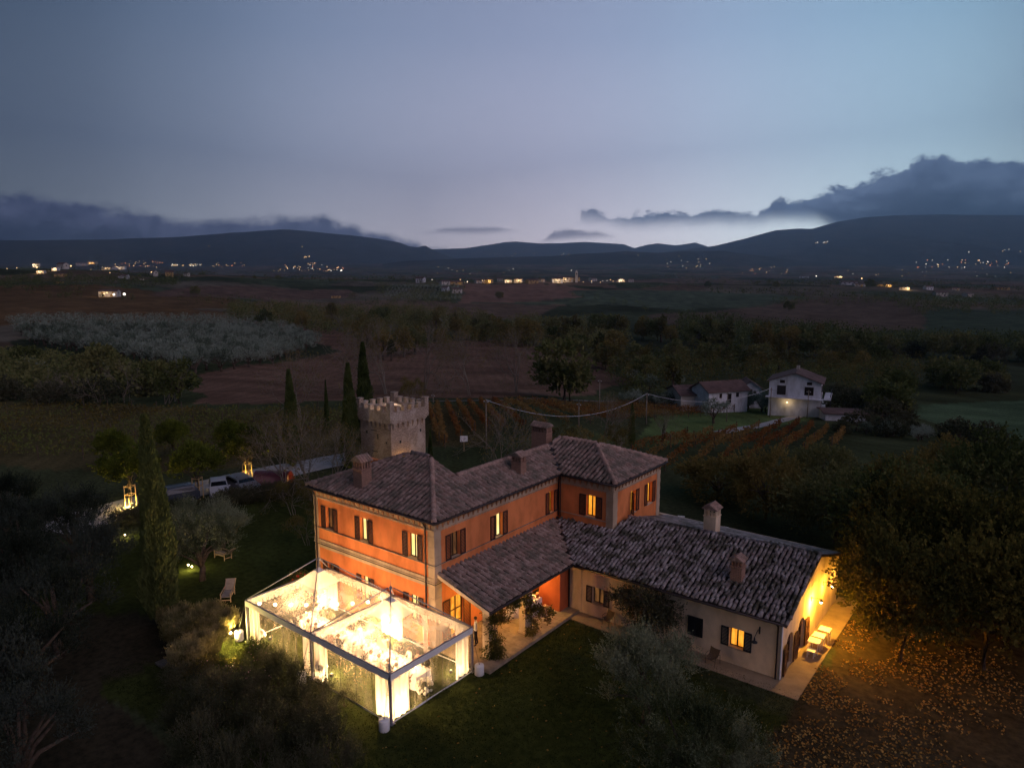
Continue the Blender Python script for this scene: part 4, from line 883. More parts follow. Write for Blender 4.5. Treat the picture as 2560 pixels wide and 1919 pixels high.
for k in range(2):
    x1 = -k * TB; x0 = x1 - TB; cx, cy = (x0 + x1) / 2, TW / 2
    for x, y in ((x0, 0), (x1, 0), (x0, TW), (x1, TW)): MB().tube([(x, y, TH + .05), (cx + (x - cx) * .03, cy + (y - cy) * .03, PK)], .032, 8).build('ridge_pole', 'aluminium', tent, True)
    b = MB(); b.lathe((cx, cy, PK - .08), [(.09, 0), (.09, .12), (.03, .16)], 10); b.tube([(cx, cy, PK), (cx, cy, PK + .42)], [.018, .004], 6); b.tube([(cx, cy, PK - .5), (cx, cy, PK)], .03, 6); b.build('finial', 'aluminium', tent, True)
    def cz(s): return TH + .02 + (PK - .5 - TH) * (.62 * s ** 2.1 + .38 * s)
    def cpt(u, v):   # u,v in -1..1 over the bay
        s = 1 - max(abs(u), abs(v)); sag = -.10 * math.sin(math.pi * s) * (1 - min(abs(u), abs(v)) / max(abs(u), abs(v), 1e-3)) * (1 - s)
        wr = .045 * math.sin(7 * u + 9 * v + k) * math.sin(11 * v - 4 * u) * s + .03 * math.sin(23 * math.atan2(v, u)) * s * s; return (cx + u * (TB / 2 - .02), cy + v * (TW / 2 - .02), cz(s) + sag + wr)
    n = 26; g = [[cpt(-1 + 2 * i / n, -1 + 2 * j / n) for j in range(n + 1)] for i in range(n + 1)]
    clear, white, milk = MB(), MB(), MB()
    for i in range(n):
        for j in range(n):
            u, v = -1 + 2 * (i + .5) / n, -1 + 2 * (j + .5) / n; s = 1 - max(abs(u), abs(v))
            (white if s > .90 else milk if s > .66 else clear).quad(g[i][j], g[i + 1][j], g[i + 1][j + 1], g[i][j + 1])
    clear.build('roof_film', 'clear pvc', tent, True); white.build('peak_cap', 'white cloth', tent, True); milk.build('translucent_collar', 'milky pvc', tent, True)
    # narrow white hems of the film and the fringed inner valance on the far sides
    for (a, c_), nm in ((((x0, TW - .08), (x1, TW - .08)), 1), (((x0 + .07, .3), (x0 + .07, TW)), 0)):
        q = MB(); m_ = 44
        for i in range(m_):
            p = [a[0] + (c_[0] - a[0]) * (i + t) / m_ for t in (0, .96)]; r_ = [a[1] + (c_[1] - a[1]) * (i + t) / m_ for t in (0, .96)]
            zl = TH - .42 - .05 * (i % 2) - .02 * random.random(); q.quad((p[0], r_[0], TH + .02), (p[1], r_[1], TH + .02), (p[1], r_[1] - .03 * (i % 3), zl), (p[0], r_[0] - .03 * (i % 2), zl))
        q.build('inner_valance', 'white drape', tent)
# outer valance
def sheet(name, p, q, z0, z1, mat, wav=0.0, n=24, out=0.0, hem=None, fold=7.0):
    p, q = Vector((*p, 0)), Vector((*q, 0)); d = q - p; s = Vector((d.y, -d.x, 0)).normalized(); v = []; f = []; Ln = d.length
    for i in range(n + 1):
        t = i / n
        for k in range(4):
            w = wav * math.sin(t * Ln * fold + .6 * math.sin(k + t * 5)) * (.5 + .5 * k / 3) + out; z = z1 + (z0 - z1) * k / 3
            if k == 3 and hem: z += hem * math.sin(t * 9.0)
            v.append(tuple(p + d * t + s * w + Vector((0, 0, z))))
    for i in range(n):
        for k in range(3): a = i * 4 + k; f.append((a, a + 4, a + 5, a + 1))
    return MB().add(v, f).build(name, mat, tent, True)
for p, q in (((0, 0), (0, TW)), ((-TB, 0), (0, 0)), ((-2 * TB, 0), (-TB, 0)), ((0, TW), (-TB, TW)), ((-TB, TW), (-2 * TB, TW)), ((-2 * TB, TW), (-2 * TB, 0))):
    pv, qv = Vector((*p, 0)), Vector((*q, 0)); d = (qv - pv); s = Vector((d.y, -d.x, 0)).normalized(); b_ = .07
    if (pv + d / 2 + s - Vector((-TB, TW / 2, 0))).length < (pv + d / 2 - s - Vector((-TB, TW / 2, 0))).length: pv, qv = qv, pv
    sheet('valance', pv[:2], qv[:2], TH - .30, TH + .03, 'white cloth', .012, 30, b_, .012)
    sheet('side_film', pv[:2], qv[:2], .03, TH - .28, 'clear side film', .03, 26, .03, .02, 1.6)
    sheet('hem', pv[:2], qv[:2], .0, .09, 'white cloth', .03, 26, .04, .02, 1.6)
    n = 5
    for i in range(1, n):
        c_ = pv.lerp(qv, i / n); sd = Vector(((qv - pv).y, -(qv - pv).x, 0)).normalized(); e = (qv - pv).normalized() * .018; z = Vector((0, 0, 1))
        o_ = c_ + sd * .055; MB().obox(o_ - e / 2, e, sd * .008, z * (TH - .28)).build('zip', 'iron', tent)
# curtains gathered beside the posts
def drape(p, q, z0=.02, z1=TH - .05, n=34): sheet('curtain', p, q, z0, z1, 'white drape', .05, n, -.10, None, 17.0)
drape((0, .12), (0, 1.25)); drape((0, TW - 1.15), (0, TW - .1)); drape((-1.15, 0), (-.1, 0)); drape((-TB + .1, 0), (-TB + 1.2, 0)); drape((-TB - .85, 0), (-TB - .1, 0)); drape((-2 * TB + .1, 0), (-2 * TB + 1.1, 0))
drape((-TB + .9, TW - .1), (-TB - .9, TW - .1), n=50); drape((-2 * TB + 1.1, TW - .1), (-2 * TB + .1, TW - .1)); drape((-.1, TW - .1), (-1.0, TW - .1)); drape((-2 * TB + .1, TW - .1), (-2 * TB + .1, TW - 1.1)); drape((-3.1, TW - .12), (-3.5, TW - .12), n=10)
# guy ropes down to the ballast blocks
for i, (x, y, dx, dy, lb) in enumerate(((0, 0, .12, -.52, 'white round ballast block at the front corner of the marquee'), (0, TW, .50, .02, 'white round ballast block at the marquee corner by the terrace'), (-TB, 0, -.10, -.62, 'white round ballast block under the middle post, half hidden by shrubs'), (-2 * TB, 0, -.55, -.25, 'white round ballast block at the far left marquee corner by the grasses'))):
    bx, by = x + dx, y + dy; b = MB(); b.tube([(x, y - .06, TH - .1), (bx, by, .58)], .012, 5); b.tube([(x, y - .06, 1.5), (x - .12, y - .12, 1.48)], .01, 4); b.build('guy_rope', 'iron', tent)
    w = empty('ballast_block', TL(bx, by, 0), lb, 'weight'); MB().lathe((0, 0, 0), [(.23, 0), (.255, .03), (.25, .25), (.255, .50), (.235, .56), (.05, .57)], 22).build('drum', 'plastic white', w, True); MB().tube([(-.04, 0, .56), (0, 0, .64), (.04, 0, .56)], .012, 5).build('ring', 'iron', w)
# string of globe bulbs across the left bay
st = empty('string_lights', TL(-2 * TB, 0, 0), 'string of glowing globe bulbs hung across the left bay of the marquee', 'string lights', TA)
P0, P1 = Vector((.25, .25, TH - .08)), Vector((TB - .1, TW - .2, TH - .12)); pts = [P0.lerp(P1, t) - Vector((0, 0, .42 * 4 * t * (1 - t) * .5)) for t in [i / 20 for i in range(21)]]
MB().tube(pts, .008, 5).build('cable', 'iron', st)
bm = MB().ball((0, 0, 0), .085, 12, 8).mesh('globe', 'bulb'); bm.shade_smooth()
for i in range(9):
    t = .05 + .9 * i / 8; p = P0.lerp(P1, t) - Vector((0, 0, .42 * 4 * t * (1 - t) * .5 + .10)); link('globe', bm, st, p)
    MB().lathe((p.x, p.y, p.z + .07), [(.03, 0), (.03, .06), (.01, .07)], 8).build('socket', 'iron', st)
    lamp('globe_light', p, 5, (1, .68, .22), .09, st)
# floor lamps washing the curtains
for i, (x, y, e) in enumerate(((-TB + .25, TW - .75, 90), (-TB - .55, TW - .7, 40), (-.7, .8, 32), (-TB + .6, .75, 30), (-2 * TB + .8, .9, 10), (-2 * TB + .8, TW - .8, 30), (-.8, TW - .8, 18))):
    lb = ('at the foot of the middle rear curtain', 'left of the middle rear curtain', 'inside the front corner curtain', 'behind the middle front post', 'inside the far left corner curtain', 'inside the rear left corner', 'inside the corner by the terrace')[i]
    f = empty('floor_lamp', TL(x, y, 0), 'small floor spotlight ' + lb, 'spotlight', 0)
    MB().lathe((0, 0, 0), [(.09, 0), (.10, .14), (.07, .16)], 14).build('housing', 'iron', f, True); MB().lathe((0, 0, .163), [(.035, 0), (.03, .005)], 10).build('lens', 'house lamp', f); lamp('floor_lamp_light', (0, 0, .45), e * .75, (1, .68, .38), .10, f)
for x in (-TB / 2, -TB * 1.5): lamp('tent_fill', (x, 1.7, 2.15), 88, (1, .62, .30), .4, tent)  # added soft fill in each bay, also lighting the facade through the film
# long table
TX0, TX1, TY = -11.2, -.95, 3.05
tb = empty('banquet_table', TL(0, 0, 0), 'long white-clothed table laid for dinner inside the marquee', 'table', TA)
MB().box(TX0, TY - .52, .72, TX1, TY + .52, .76).build('tabletop', 'pale wood', tb)
n = 60; v = []; f = []
loop = [(TX0 + (TX1 - TX0) * i / n, TY - .54) for i in range(n)] + [(TX1 + .02, TY - .54 + 1.08 * i / 8) for i in range(8)] + [(TX1 - (TX1 - TX0) * i / n, TY + .54) for i in range(n)] + [(TX0 - .02, TY + .54 - 1.08 * i / 8) for i in range(8)]
cx_, cy_ = (TX0 + TX1) / 2, TY
for i, (x, y) in enumerate(loop):
    o = .02 + .05 * abs(math.sin(i * 1.1)); nx, ny = (0, -1) if i < n else (1, 0) if i < n + 8 else (0, 1) if i < 2 * n + 8 else (-1, 0)
    v += [(x, y, .775), (x + nx * o * .5, y + ny * o * .5, .45), (x + nx * o * 1.6, y + ny * o * 1.6, .10)]
m_ = len(loop)
for i in range(m_):
    a, c_ = i * 3, ((i + 1) % m_) * 3; f += [(a, a + 1, c_ + 1, c_), (a + 1, a + 2, c_ + 2, c_ + 1)]
f.append(tuple(i * 3 for i in range(m_)))
cl = MB().add(v, f).build('tablecloth', 'white cloth', None, False); cl.matrix_world = TM; tag(cl, 'white tablecloth hanging over the long table in the marquee', 'tablecloth')
# places, glasses, candles and flowers
pm = MB().lathe((0, 0, 0), [(.02, 0), (.13, .012), (.135, .016)], 16).mesh('plate', 'plastic white'); gm = MB().lathe((0, 0, 0), [(.03, 0), (.006, .01), (.006, .09), (.035, .13), (.03, .2)], 8).mesh('glass', 'ghost plastic')
k = 0
for i in range(15):
    x = TX1 - .45 - i * .68
    for sy in (-1, 1):
        o = link('plate', pm, None, TL(x, TY + sy * .36, .778)); tag(o, 'white dinner plate set along the long marquee table', 'plate', 'plates on the long table')
        o = link('wine_glass', gm, None, TL(x + .16, TY + sy * .22, .778)); tag(o, 'stemmed glass beside a plate on the long table', 'glass', 'glasses on the long table')
cand = MB().lathe((0, 0, 0), [(.035, 0), (.035, .10), (.01, .105)], 8).mesh('wax', 'white paint'); flm = MB().ball((0, 0, .135), .032, 8, 5, (1, 1, 1.5)).mesh('flame', 'candle flame')
rc = random.Random(3)
for i in range(26):
    x = TX1 - .5 - i * .385 + rc.uniform(-.1, .1); y = TY + rc.uniform(-.12, .12)
    e = empty('candle', TL(x, y, .778), 'lit candle burning in the middle of the long marquee table', 'candle', 0, 'candles on the long table'); link('wax', cand, e); link('flame', flm, e)
    if i % 3 == 0: lamp('candle_light', (0, 0, .2), 2.2, (1, .55, .2), .04, e)
# chairs with round clear backs
def chair_proto():
    c = empty('chair', (0, 0, 0), 'clear round-backed dining chair at the long table', 'chair', 0, 'chairs at the long table')
    MB().lathe((0, 0, .44), [(.17, 0), (.21, .015), (.20, .04)], 14).build('seat', 'ghost plastic', c, True)
    b = MB(); pts = [(.19 * math.cos(a), -.16 - .03 * math.sin(a), .5 + .46 * math.sin(a)) for a in [math.pi * i / 10 for i in range(11)]]; b.tube(pts, .016, 6); b.add([(0, -.19, .72)] + [(p[0] * .9, p[1], p[2] - .01) for p in pts], [(0, i, i + 1) for i in range(1, 11)]); b.build('backrest', 'ghost plastic', c)
    for x in (-.15, .15):
        for y in (-.15, .15): MB().tube([(x * .9, y * .9, .45), (x * 1.15, y * 1.15, 0)], [.018, .012], 6).build('leg', 'ghost plastic', c)
    return c
ch = chair_proto(); first = True
def put(proto, used, loc, rz, **k):
    if not used[0]: used[0] = True; proto.location = loc; proto.rotation_euler = (0, 0, rz); [proto.__setitem__(a, b_) for a, b_ in k.items() if b_]; return proto
    return dup(proto, loc, rz, k.get('label'), None, k.get('group'))
cu = [False]
seats = []
for i in range(15):
    x = TX1 - .45 - i * .68
    for sy in (-1, 1): seats.append((x, sy)); put(ch, cu, TL(x, TY + sy * .82, 0), TA + (0 if sy < 0 else math.pi))
put(ch, cu, TL(TX1 + .42, TY, 0), TA + math.pi / 2, label='clear round-backed chair at the near end of the long table')
ch_end = None
# guests: one seated body, posed towards the table, shared by all
def skin_mesh(name, verts, edges, radii, mat, sub=1):
    me = bpy.data.meshes.new(name); me.from_pydata(verts, edges, []); o = bpy.data.objects.new(name, me); COL.objects.link(o)
    md = o.modifiers.new('s', 'SKIN'); sk = me.skin_vertices[0].data
    for i, r in enumerate(radii): sk[i].radius = (r, r * .85) if not isinstance(r, tuple) else r; sk[i].use_root = (i == 0)
    md.use_smooth_shade = True; o.modifiers.new('u', 'SUBSURF').levels = sub
    dg = bpy.context.evaluated_depsgraph_get(); out = bpy.data.meshes.new_from_object(o.evaluated_get(dg)); bpy.data.objects.remove(o)
    out.materials.clear()
    for x in (mat if isinstance(mat, list) else [mat]): out.materials.append(MAT[x])
    out.name = name; return out
sv = [(0, 0, .50), (0, .0, .66), (0, .02, .86), (0, .03, .98), (0, .045, 1.06), (0, .06, 1.17),
      (-.15, .03, .95), (-.21, .12, .72), (-.12, .34, .80), (-.10, .40, .80), (.15, .03, .95), (.21, .12, .72), (.12, .34, .80), (.10, .40, .80),
      (-.10, .05, .50), (-.12, .42, .50), (-.12, .44, .10), (-.12, .56, .05), (.10, .05, .50), (.12, .42, .50), (.12, .44, .10), (.12, .56, .05)]
se = [(0, 1), (1, 2), (2, 3), (3, 4), (4, 5), (3, 6), (6, 7), (7, 8), (8, 9), (3, 10), (10, 11), (11, 12), (12, 13), (0, 14), (14, 15), (15, 16), (16, 17), (0, 18), (18, 19), (19, 20), (20, 21)]
sr = [(.17, .12), (.14, .10), (.16, .10), (.11, .08), .05, (.09, .105), .055, .045, .035, .03, .055, .045, .035, .03, .09, .065, .05, .04, .09, .065, .05, .04]
def dress(me):
    """clothes over the body, skin at the head and hands"""
    for p in me.polygons:
        c = p.center; p.material_index = 1 if (c.z > 1.03 or (c.y > .33 and c.z > .70)) else 2 if c.z < .47 else 0
for g_, (clo, leg) in enumerate((('dusty cloth', 'black cloth'), ('black cloth', 'black cloth'), ('white cloth', 'black cloth'))):
    bm_ = skin_mesh('body', sv, se, sr, [clo, 'skin', leg]); dress(bm_)
    hair = MB(); hair.ball((0, .035, 1.205), .105, 10, 7); hm = hair.mesh('hair', 'hair brown'); hm.shade_smooth()
    nose = MB().ball((0, .155, 1.155), .018, 6, 4).mesh('nose', 'skin')
    pr = empty('person', (0, 0, 0), '', 'person', 0, 'guests at the long table'); pr['label'] = ('dinner guest in dusty pink seated with back to the lawn', 'dinner guest in black seated at the long table', 'dinner guest in white seated at the long table')[g_]
    link('body', bm_, pr); link('hair', hm, pr); link('nose', nose, pr); us = [False]
    for i, (x, sy) in enumerate(seats):
        if (i * 7 + 3) % 3 != g_ or i in (9, 23, 25): continue
        put(pr, us, TL(x + random.uniform(-.04, .04), TY + sy * .80, 0), TA + (0 if sy < 0 else math.pi) + random.uniform(-.15, .15), group='guests in %s at the long table' % ('dusty pink', 'black', 'white')[g_], label='dinner guest in %s seated on a clear chair at the long table' % ('dusty pink', 'black', 'white')[g_])
# white flower arrangements
fv = []
def petals(n, R_, sc=(1, 1, 1), r=.07, seed=0, c=(0, 0, 0)):
    rg = np.random.RandomState(seed); d = rg.normal(size=(n, 3)); d /= np.linalg.norm(d, axis=1)[:, None]; d[:, 2] = np.abs(d[:, 2]) * .9 - .15
    return [(c[0] + p[0] * R_ * sc[0], c[1] + p[1] * R_ * sc[1], c[2] + p[2] * R_ * sc[2], r * rg.uniform(.7, 1.3)) for p in d]
def blooms(name, pts, mat, parent):
    b = MB()
    for x, y, z, r in pts: b.ball((x, y, z), r, 7, 4)
    return b.build(name, mat, parent, True)
def bouquet(loc, R_, n, label, mat='flower white', r=.075, h=1.0):
    e = empty('flower_arrangement', loc, label, 'flowers'); blooms('blooms', petals(n, R_, (1, 1, h), r, n, (0, 0, R_ * h * .6)), mat, e)
    b = MB(); b.ball((0, 0, R_ * h * .5), R_ * .55, 10, 6, (1, 1, h)); b.build('foliage', 'shrub leaf', e, True); return e
bouquet((2.62, -3.55, .05), .42, 46, 'big white rose and hydrangea arrangement at the near end of the long table', h=1.5)
bouquet((-8.75, -5.62, .05), .38, 34, 'white flower arrangement at the foot of the far left curtain', h=1.2)
bouquet((-2.62, -5.85, .35), .30, 26, 'white flower arrangement climbing the middle front curtain', h=1.9)
for i in range(9):
    e = bouquet(TL(TX1 - .9 - i * 1.12, TY, .78), .12, 12, 'low bunch of pale flowers among the candles on the long table', 'flower pink' if i % 2 else 'flower white', .035); e['group'] = 'table flowers %s' % ('pink' if i % 2 else 'white'); e['label'] = 'low bunch of %s flowers among candles on the table' % ('pink' if i % 2 else 'white')
# ------------------------------------------------------------------ plants
def unit(v): return v / (np.linalg.norm(v, axis=-1, keepdims=True) + 1e-9)
def leaf_quads(C, Dv, Ln, Wd, rs):
    n = len(C); Dv = unit(Dv); r = unit(rs.normal(size=(n, 3))); S_ = unit(np.cross(Dv, r)); l = Ln * rs.uniform(.7, 1.3, (n, 1)); w = Wd * rs.uniform(.7, 1.3, (n, 1))
    V = np.stack([C, C + Dv * l * .5 + S_ * w * .5, C + Dv * l, C + Dv * l * .5 - S_ * w * .5], 1).reshape(-1, 3)
    return V, np.arange(4 * n).reshape(-1, 4)
def clumps(rs, cen, cr, nsh, sl, nl, Ln, Wd, up=.4, out=1.0, core=None):
    """leafy shoots around clump centres"""
    k = len(cen); cen = np.repeat(cen, nsh, 0); cr = np.repeat(cr, nsh)[:, None]; d = unit(rs.normal(size=(k * nsh, 3))); P = cen + d * cr * rs.uniform(.2, 1, (k * nsh, 1)) ** .6
    core = np.zeros(3) if core is None else np.asarray(core); o = unit(P - core)
    D_ = unit(d * .5 * out + o * .7 * out + rs.normal(size=d.shape) * .35 + np.array([0, 0, up])); ln = sl * rs.uniform(.6, 1.4, (k * nsh, 1))
    t = np.linspace(.05, 1, nl)[None, :, None]; C = (P[:, None] + D_[:, None] * ln[:, None] * t); LD_ = D_[:, None] + rs.normal(size=C.shape) * .6
    return leaf_quads(C.reshape(-1, 3), LD_.reshape(-1, 3), Ln, Wd, rs)
def ell_centres(rs, n, r, c, shell=.55, low=-.6):
    d = unit(rs.normal(size=(n * 3, 3))); d = d[d[:, 2] > low][:n]; return np.asarray(c) + d * np.asarray(r) * rs.uniform(shell, 1, (len(d), 1))
def tree_proto(name, label, cat, trunk_pts, crown, crown_mat, bark='bark', limbs=()):
    """crown: (V, F); trunk_pts: [(points, radii)]"""
    e = empty(name, (0, 0, 0), label, cat); b = MB()
    for pts, rad in trunk_pts: b.tube(pts, rad, 7)
    b.build('trunk', bark, e, True); link('crown', npmesh('crown', crown[0], crown[1], crown_mat), e); return e
def limb_set(rs, base_h, cen, r0, n=6):
    out = []
    for i in range(min(n, len(cen))):
        c = cen[i]; mid = np.array([c[0] * .35, c[1] * .35, base_h + (c[2] - base_h) * .45]) + rs.normal(size=3) * .1
        out.append(([(0, 0, base_h * .8), tuple(mid), tuple(c)], [r0, r0 * .6, r0 * .2]))
    return out
def olive(seed, R_, hgt, nc, nsh, nl, Lf, label, mat='olive leaf', up=.9, sl=.55, low=-.35):
    rs = np.random.RandomState(seed); c0 = (0, 0, hgt * .58); cen = ell_centres(rs, nc, (R_, R_, hgt * .40), c0, .45, low)
    V, Fq = clumps(rs, cen, rs.uniform(.22, .5, len(cen)) * R_ / 2.2, nsh, sl, nl, Lf, Lf * .30, up, 1, (0, 0, hgt * .3))
    tr = [([(0, 0, -.2), (.1, .05, hgt * .18), (0, .1, hgt * .3)], [R_ * .13, R_ * .10, R_ * .07])] + limb_set(rs, hgt * .28, cen, R_ * .06, 9)
    return tree_proto('olive_tree', label, 'olive tree', tr, (V, Fq), mat)
def cypress(seed, hgt, R_, label, n=9000, lean=0.0):
    rs = np.random.RandomState(seed); z = rs.uniform(0.02, 1, n) ** .85; prof = np.where(z < .12, .55 + z * 3.6, 1.0 - ((z - .12) / .88) ** 1.7 * .93); a = rs.uniform(0, 2 * np.pi, n)
    lob = 1 + .16 * np.sin(a * 3 + z * 9) + .12 * np.sin(a * 5 - z * 17 + 2); r = R_ * prof * lob * rs.uniform(.72, 1.04, n)
    C = np.stack([r * np.cos(a) + lean * z * z, r * np.sin(a), z * hgt], -1); Dv = np.stack([np.cos(a) * .28, np.sin(a) * .28, np.ones(n)], -1) + rs.normal(size=(n, 3)) * .16
    V, Fq = leaf_quads(C, Dv, R_ * .34, R_ * .085, rs)
    # dense inside so that no light passes through the spindle
    zz = np.linspace(0.02, .97, 12); aa = np.linspace(0, 2 * np.pi, 9)[:-1]; pv = np.array([[.66 * R_ * (.55 + z_ * 3.6 if z_ < .12 else 1.0 - ((z_ - .12) / .88) ** 1.7 * .95) * math.cos(q) + lean * z_ * z_, .66 * R_ * (.55 + z_ * 3.6 if z_ < .12 else 1.0 - ((z_ - .12) / .88) ** 1.7 * .95) * math.sin(q), z_ * hgt] for z_ in zz for q in aa])
    f2 = np.array([[i * 8 + k, i * 8 + (k + 1) % 8, (i + 1) * 8 + (k + 1) % 8, (i + 1) * 8 + k] for i in range(11) for k in range(8)])
    return tree_proto('cypress', label, 'cypress', [([(0, 0, -.3), (0, 0, hgt * .3)], [R_ * .16, R_ * .1])], (np.vstack([V, pv]), np.vstack([Fq, f2 + len(V)])), 'cypress leaf')
def broad(seed, R_, hgt, nc, nsh, nl, Lf, mat, label='', name='tree', up=.25, flat=.42, bark='bark', trunk=.045, wl=.7, sl=None):
    rs = np.random.RandomState(seed); cen = ell_centres(rs, nc, (R_ * rs.uniform(.85, 1.15), R_, hgt * flat), (0, 0, hgt * (1 - flat) - R_ * .05), .5, -.55)
    V, Fq = clumps(rs, cen, rs.uniform(.22, .42, len(cen)) * R_, nsh, sl or R_ * .16, nl, Lf, Lf * wl, up, 1, (0, 0, hgt * .5))
    tr = [([(0, 0, -.4), (.06 * R_, 0, hgt * .25), (0, .05 * R_, hgt * .55)], [hgt * trunk, hgt * trunk * .7, hgt * trunk * .35])] + limb_set(rs, hgt * .4, cen, hgt * trunk * .4, 7)
    return tree_proto(name, label, 'tree', tr, (V, Fq), mat, bark)
def bare(seed, hgt, label, spread=.5, depth=6, mat='pale bark', nst=1, name='bare_tree', leaves=0, lmat='autumn leaf', r0=.011):
    rs = np.random.RandomState(seed); segs = []; tips = []
    def go(p, d, ln, r, k):
        q = p + d * ln * .5; d2 = unit(d + rs.normal(size=3) * .12); q2 = q + d2 * ln * .5; segs.append((p, q, r)); segs.append((q, q2, r * .85))
        if k == 0: tips.append((q2, d2)); return
        for i in range(2 + (rs.rand() < .55)):
            nd = unit(d2 + rs.normal(size=3) * spread + np.array([0, 0, .10])); go(q2, nd, ln * rs.uniform(.62, .86), r * .62, k - 1)
    for i in range(nst): go(np.array([rs.normal() * .15 * (nst > 1), rs.normal() * .15 * (nst > 1), -.2]), unit(np.array([rs.normal() * .3 * (nst > 1), rs.normal() * .3 * (nst > 1), 1.0])), hgt * .27, hgt * r0, depth)
    P = np.array([s[0] for s in segs]); Q = np.array([s[1] for s in segs]); r = np.array([max(s[2], .006) for s in segs])[:, None]; d = unit(Q - P); u = unit(np.cross(d, np.array([.3, .2, .9]))); w = np.cross(d, u)
    V = []
    for base, k in ((P, 1.0), (Q, .8)):
        for i in range(3): a = 2 * math.pi * i / 3; V.append(base + (u * math.cos(a) + w * math.sin(a)) * r * k)
    V = np.stack(V, 1).reshape(-1, 3); b = (np.arange(len(P)) * 6)[:, None, None]; f = np.array([[0, 1, 4, 3], [1, 2, 5, 4], [2, 0, 3, 5]])[None] + b
    e = empty(name, (0, 0, 0), label, 'tree'); me = npmesh('branches', V, f.reshape(-1, 4), mat); link('branches', me, e)
    if leaves:
        T = np.array([t[0] for t in tips]); Dt = np.array([t[1] for t in tips]); T = np.repeat(T, leaves, 0) + rs.normal(size=(len(T) * leaves, 3)) * hgt * .022; V2, F2 = leaf_quads(T, rs.normal(size=T.shape) - np.array([0, 0, .3]), hgt * .012 + .05, hgt * .008 + .035, rs); link('crown', npmesh('crown', V2, F2, lmat), e)
    return e
def bushes(seed, R_, hgt, n, Lf, mat, label, name='shrub', cat='shrub', up=.7, sl=.35, nsh=26, nl=7, wl=.4):
    rs = np.random.RandomState(seed); cen = ell_centres(rs, n, (R_, R_, hgt * .5), (0, 0, hgt * .45), .3, -.3); V, Fq = clumps(rs, cen, np.full(len(cen), R_ * .35), nsh, sl, nl, Lf, Lf * wl, up, 1, (0, 0, 0))
    e = empty(name, (0, 0, 0), label, cat); link('foliage', npmesh('foliage', V, Fq, mat), e)
    b = MB()
    for i in range(min(5, len(cen))): b.tube([(0, 0, -.1), tuple(cen[i] * np.array([.5, .5, .5])), tuple(cen[i])], [.03, .02, .008], 5)
    b.build('stem', 'bark', e); return e
def place(root, p, rz=None, s=1.0, **k):
    root.location = p; root.rotation_euler = (0, 0, random.uniform(0, 6.28) if rz is None else rz); root.scale = (s, s, s) if not isinstance(s, tuple) else s
    for a, b in k.items(): root[a] = b
    return root
def clone(root, p, label, s=1.0, rz=None, group=None): return dup(root, p, random.uniform(0, 6.28) if rz is None else rz, label, s, group)

# --- foreground olives, lower right
oA = olive(11, 2.5, 4.6, 44, 44, 12, .14, 'large silvery olive tree on the lawn in front of the cream wing wall', sl=.8)
place(oA, (12.4, 1.3, 0), .4, .90)
oB = olive(12, 2.3, 4.2, 46, 42, 12, .13, 'olive tree with upright silver shoots at the bottom edge right of centre', sl=.85)
place(oB, (15.6, -2.0, 0), 1.2, .95)
clone(oB, (17.2, -1.1, 0), 'smaller olive shoots at the bottom edge beside the leaf-strewn yard', .70, 2.2)
# --- left foreground olives and the tall cypress
oC = olive(13, 3.0, 5.4, 40, 36, 10, .17, 'dark olive tree at the left edge, lowest of the row', 'olive leaf shaded', sl=.8)
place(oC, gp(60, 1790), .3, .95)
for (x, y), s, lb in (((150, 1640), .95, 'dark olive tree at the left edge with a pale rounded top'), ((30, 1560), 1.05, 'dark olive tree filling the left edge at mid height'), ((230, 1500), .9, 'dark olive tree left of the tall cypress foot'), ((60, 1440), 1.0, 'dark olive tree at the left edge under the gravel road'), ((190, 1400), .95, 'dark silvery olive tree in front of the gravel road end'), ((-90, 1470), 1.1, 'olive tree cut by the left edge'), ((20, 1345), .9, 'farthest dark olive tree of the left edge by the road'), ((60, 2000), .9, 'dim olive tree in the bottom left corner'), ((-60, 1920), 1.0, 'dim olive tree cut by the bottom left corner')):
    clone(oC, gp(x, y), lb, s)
cyA = cypress(21, 12.6, .92, 'very tall cypress in the left foreground beside the olive', 30000, -.4); place(cyA, gp(410, 1560), 0.0, 1.0)
oD = olive(14, 2.2, 4.6, 40, 38, 10, .14, 'silvery olive tree right of the tall cypress', 'olive leaf', sl=.8); place(oD, gp(505, 1450), 1.0, 1.0)
clone(oD, gp(560, 1385), 'bright olive tree above the white lounger', .86); clone(oD, gp(462, 1372), 'olive tree behind the tall cypress near the road lamp', .8)
# --- cypresses beside the tower and farther off
cyB = cypress(22, 11.5, .95, 'dark cypress standing left of the stone tower', 7000); place(cyB, az_pt(866, 74), 0, 1.0)
for px, d, s, lb in ((905, 82, 1.12, 'tallest cypress directly behind the left side of the tower'), (716, 76, .92, 'dark cypress standing by the bare trees left of the tower'), (808, 92, .62, 'short cypress between the two cypresses left of the tower'), (1586, 88, .48, 'small cypress in the field behind the villa roof'), (1070, 62, .62, 'thin young cypress behind the hipped roof of the villa'), (1668, 98, .24, 'tiny dark conifer at the edge of the woods behind the villa')):
    clone(cyB, az_pt(px, d), lb, (s, s, s) if s != .62 else (s * .55, s * .55, s))
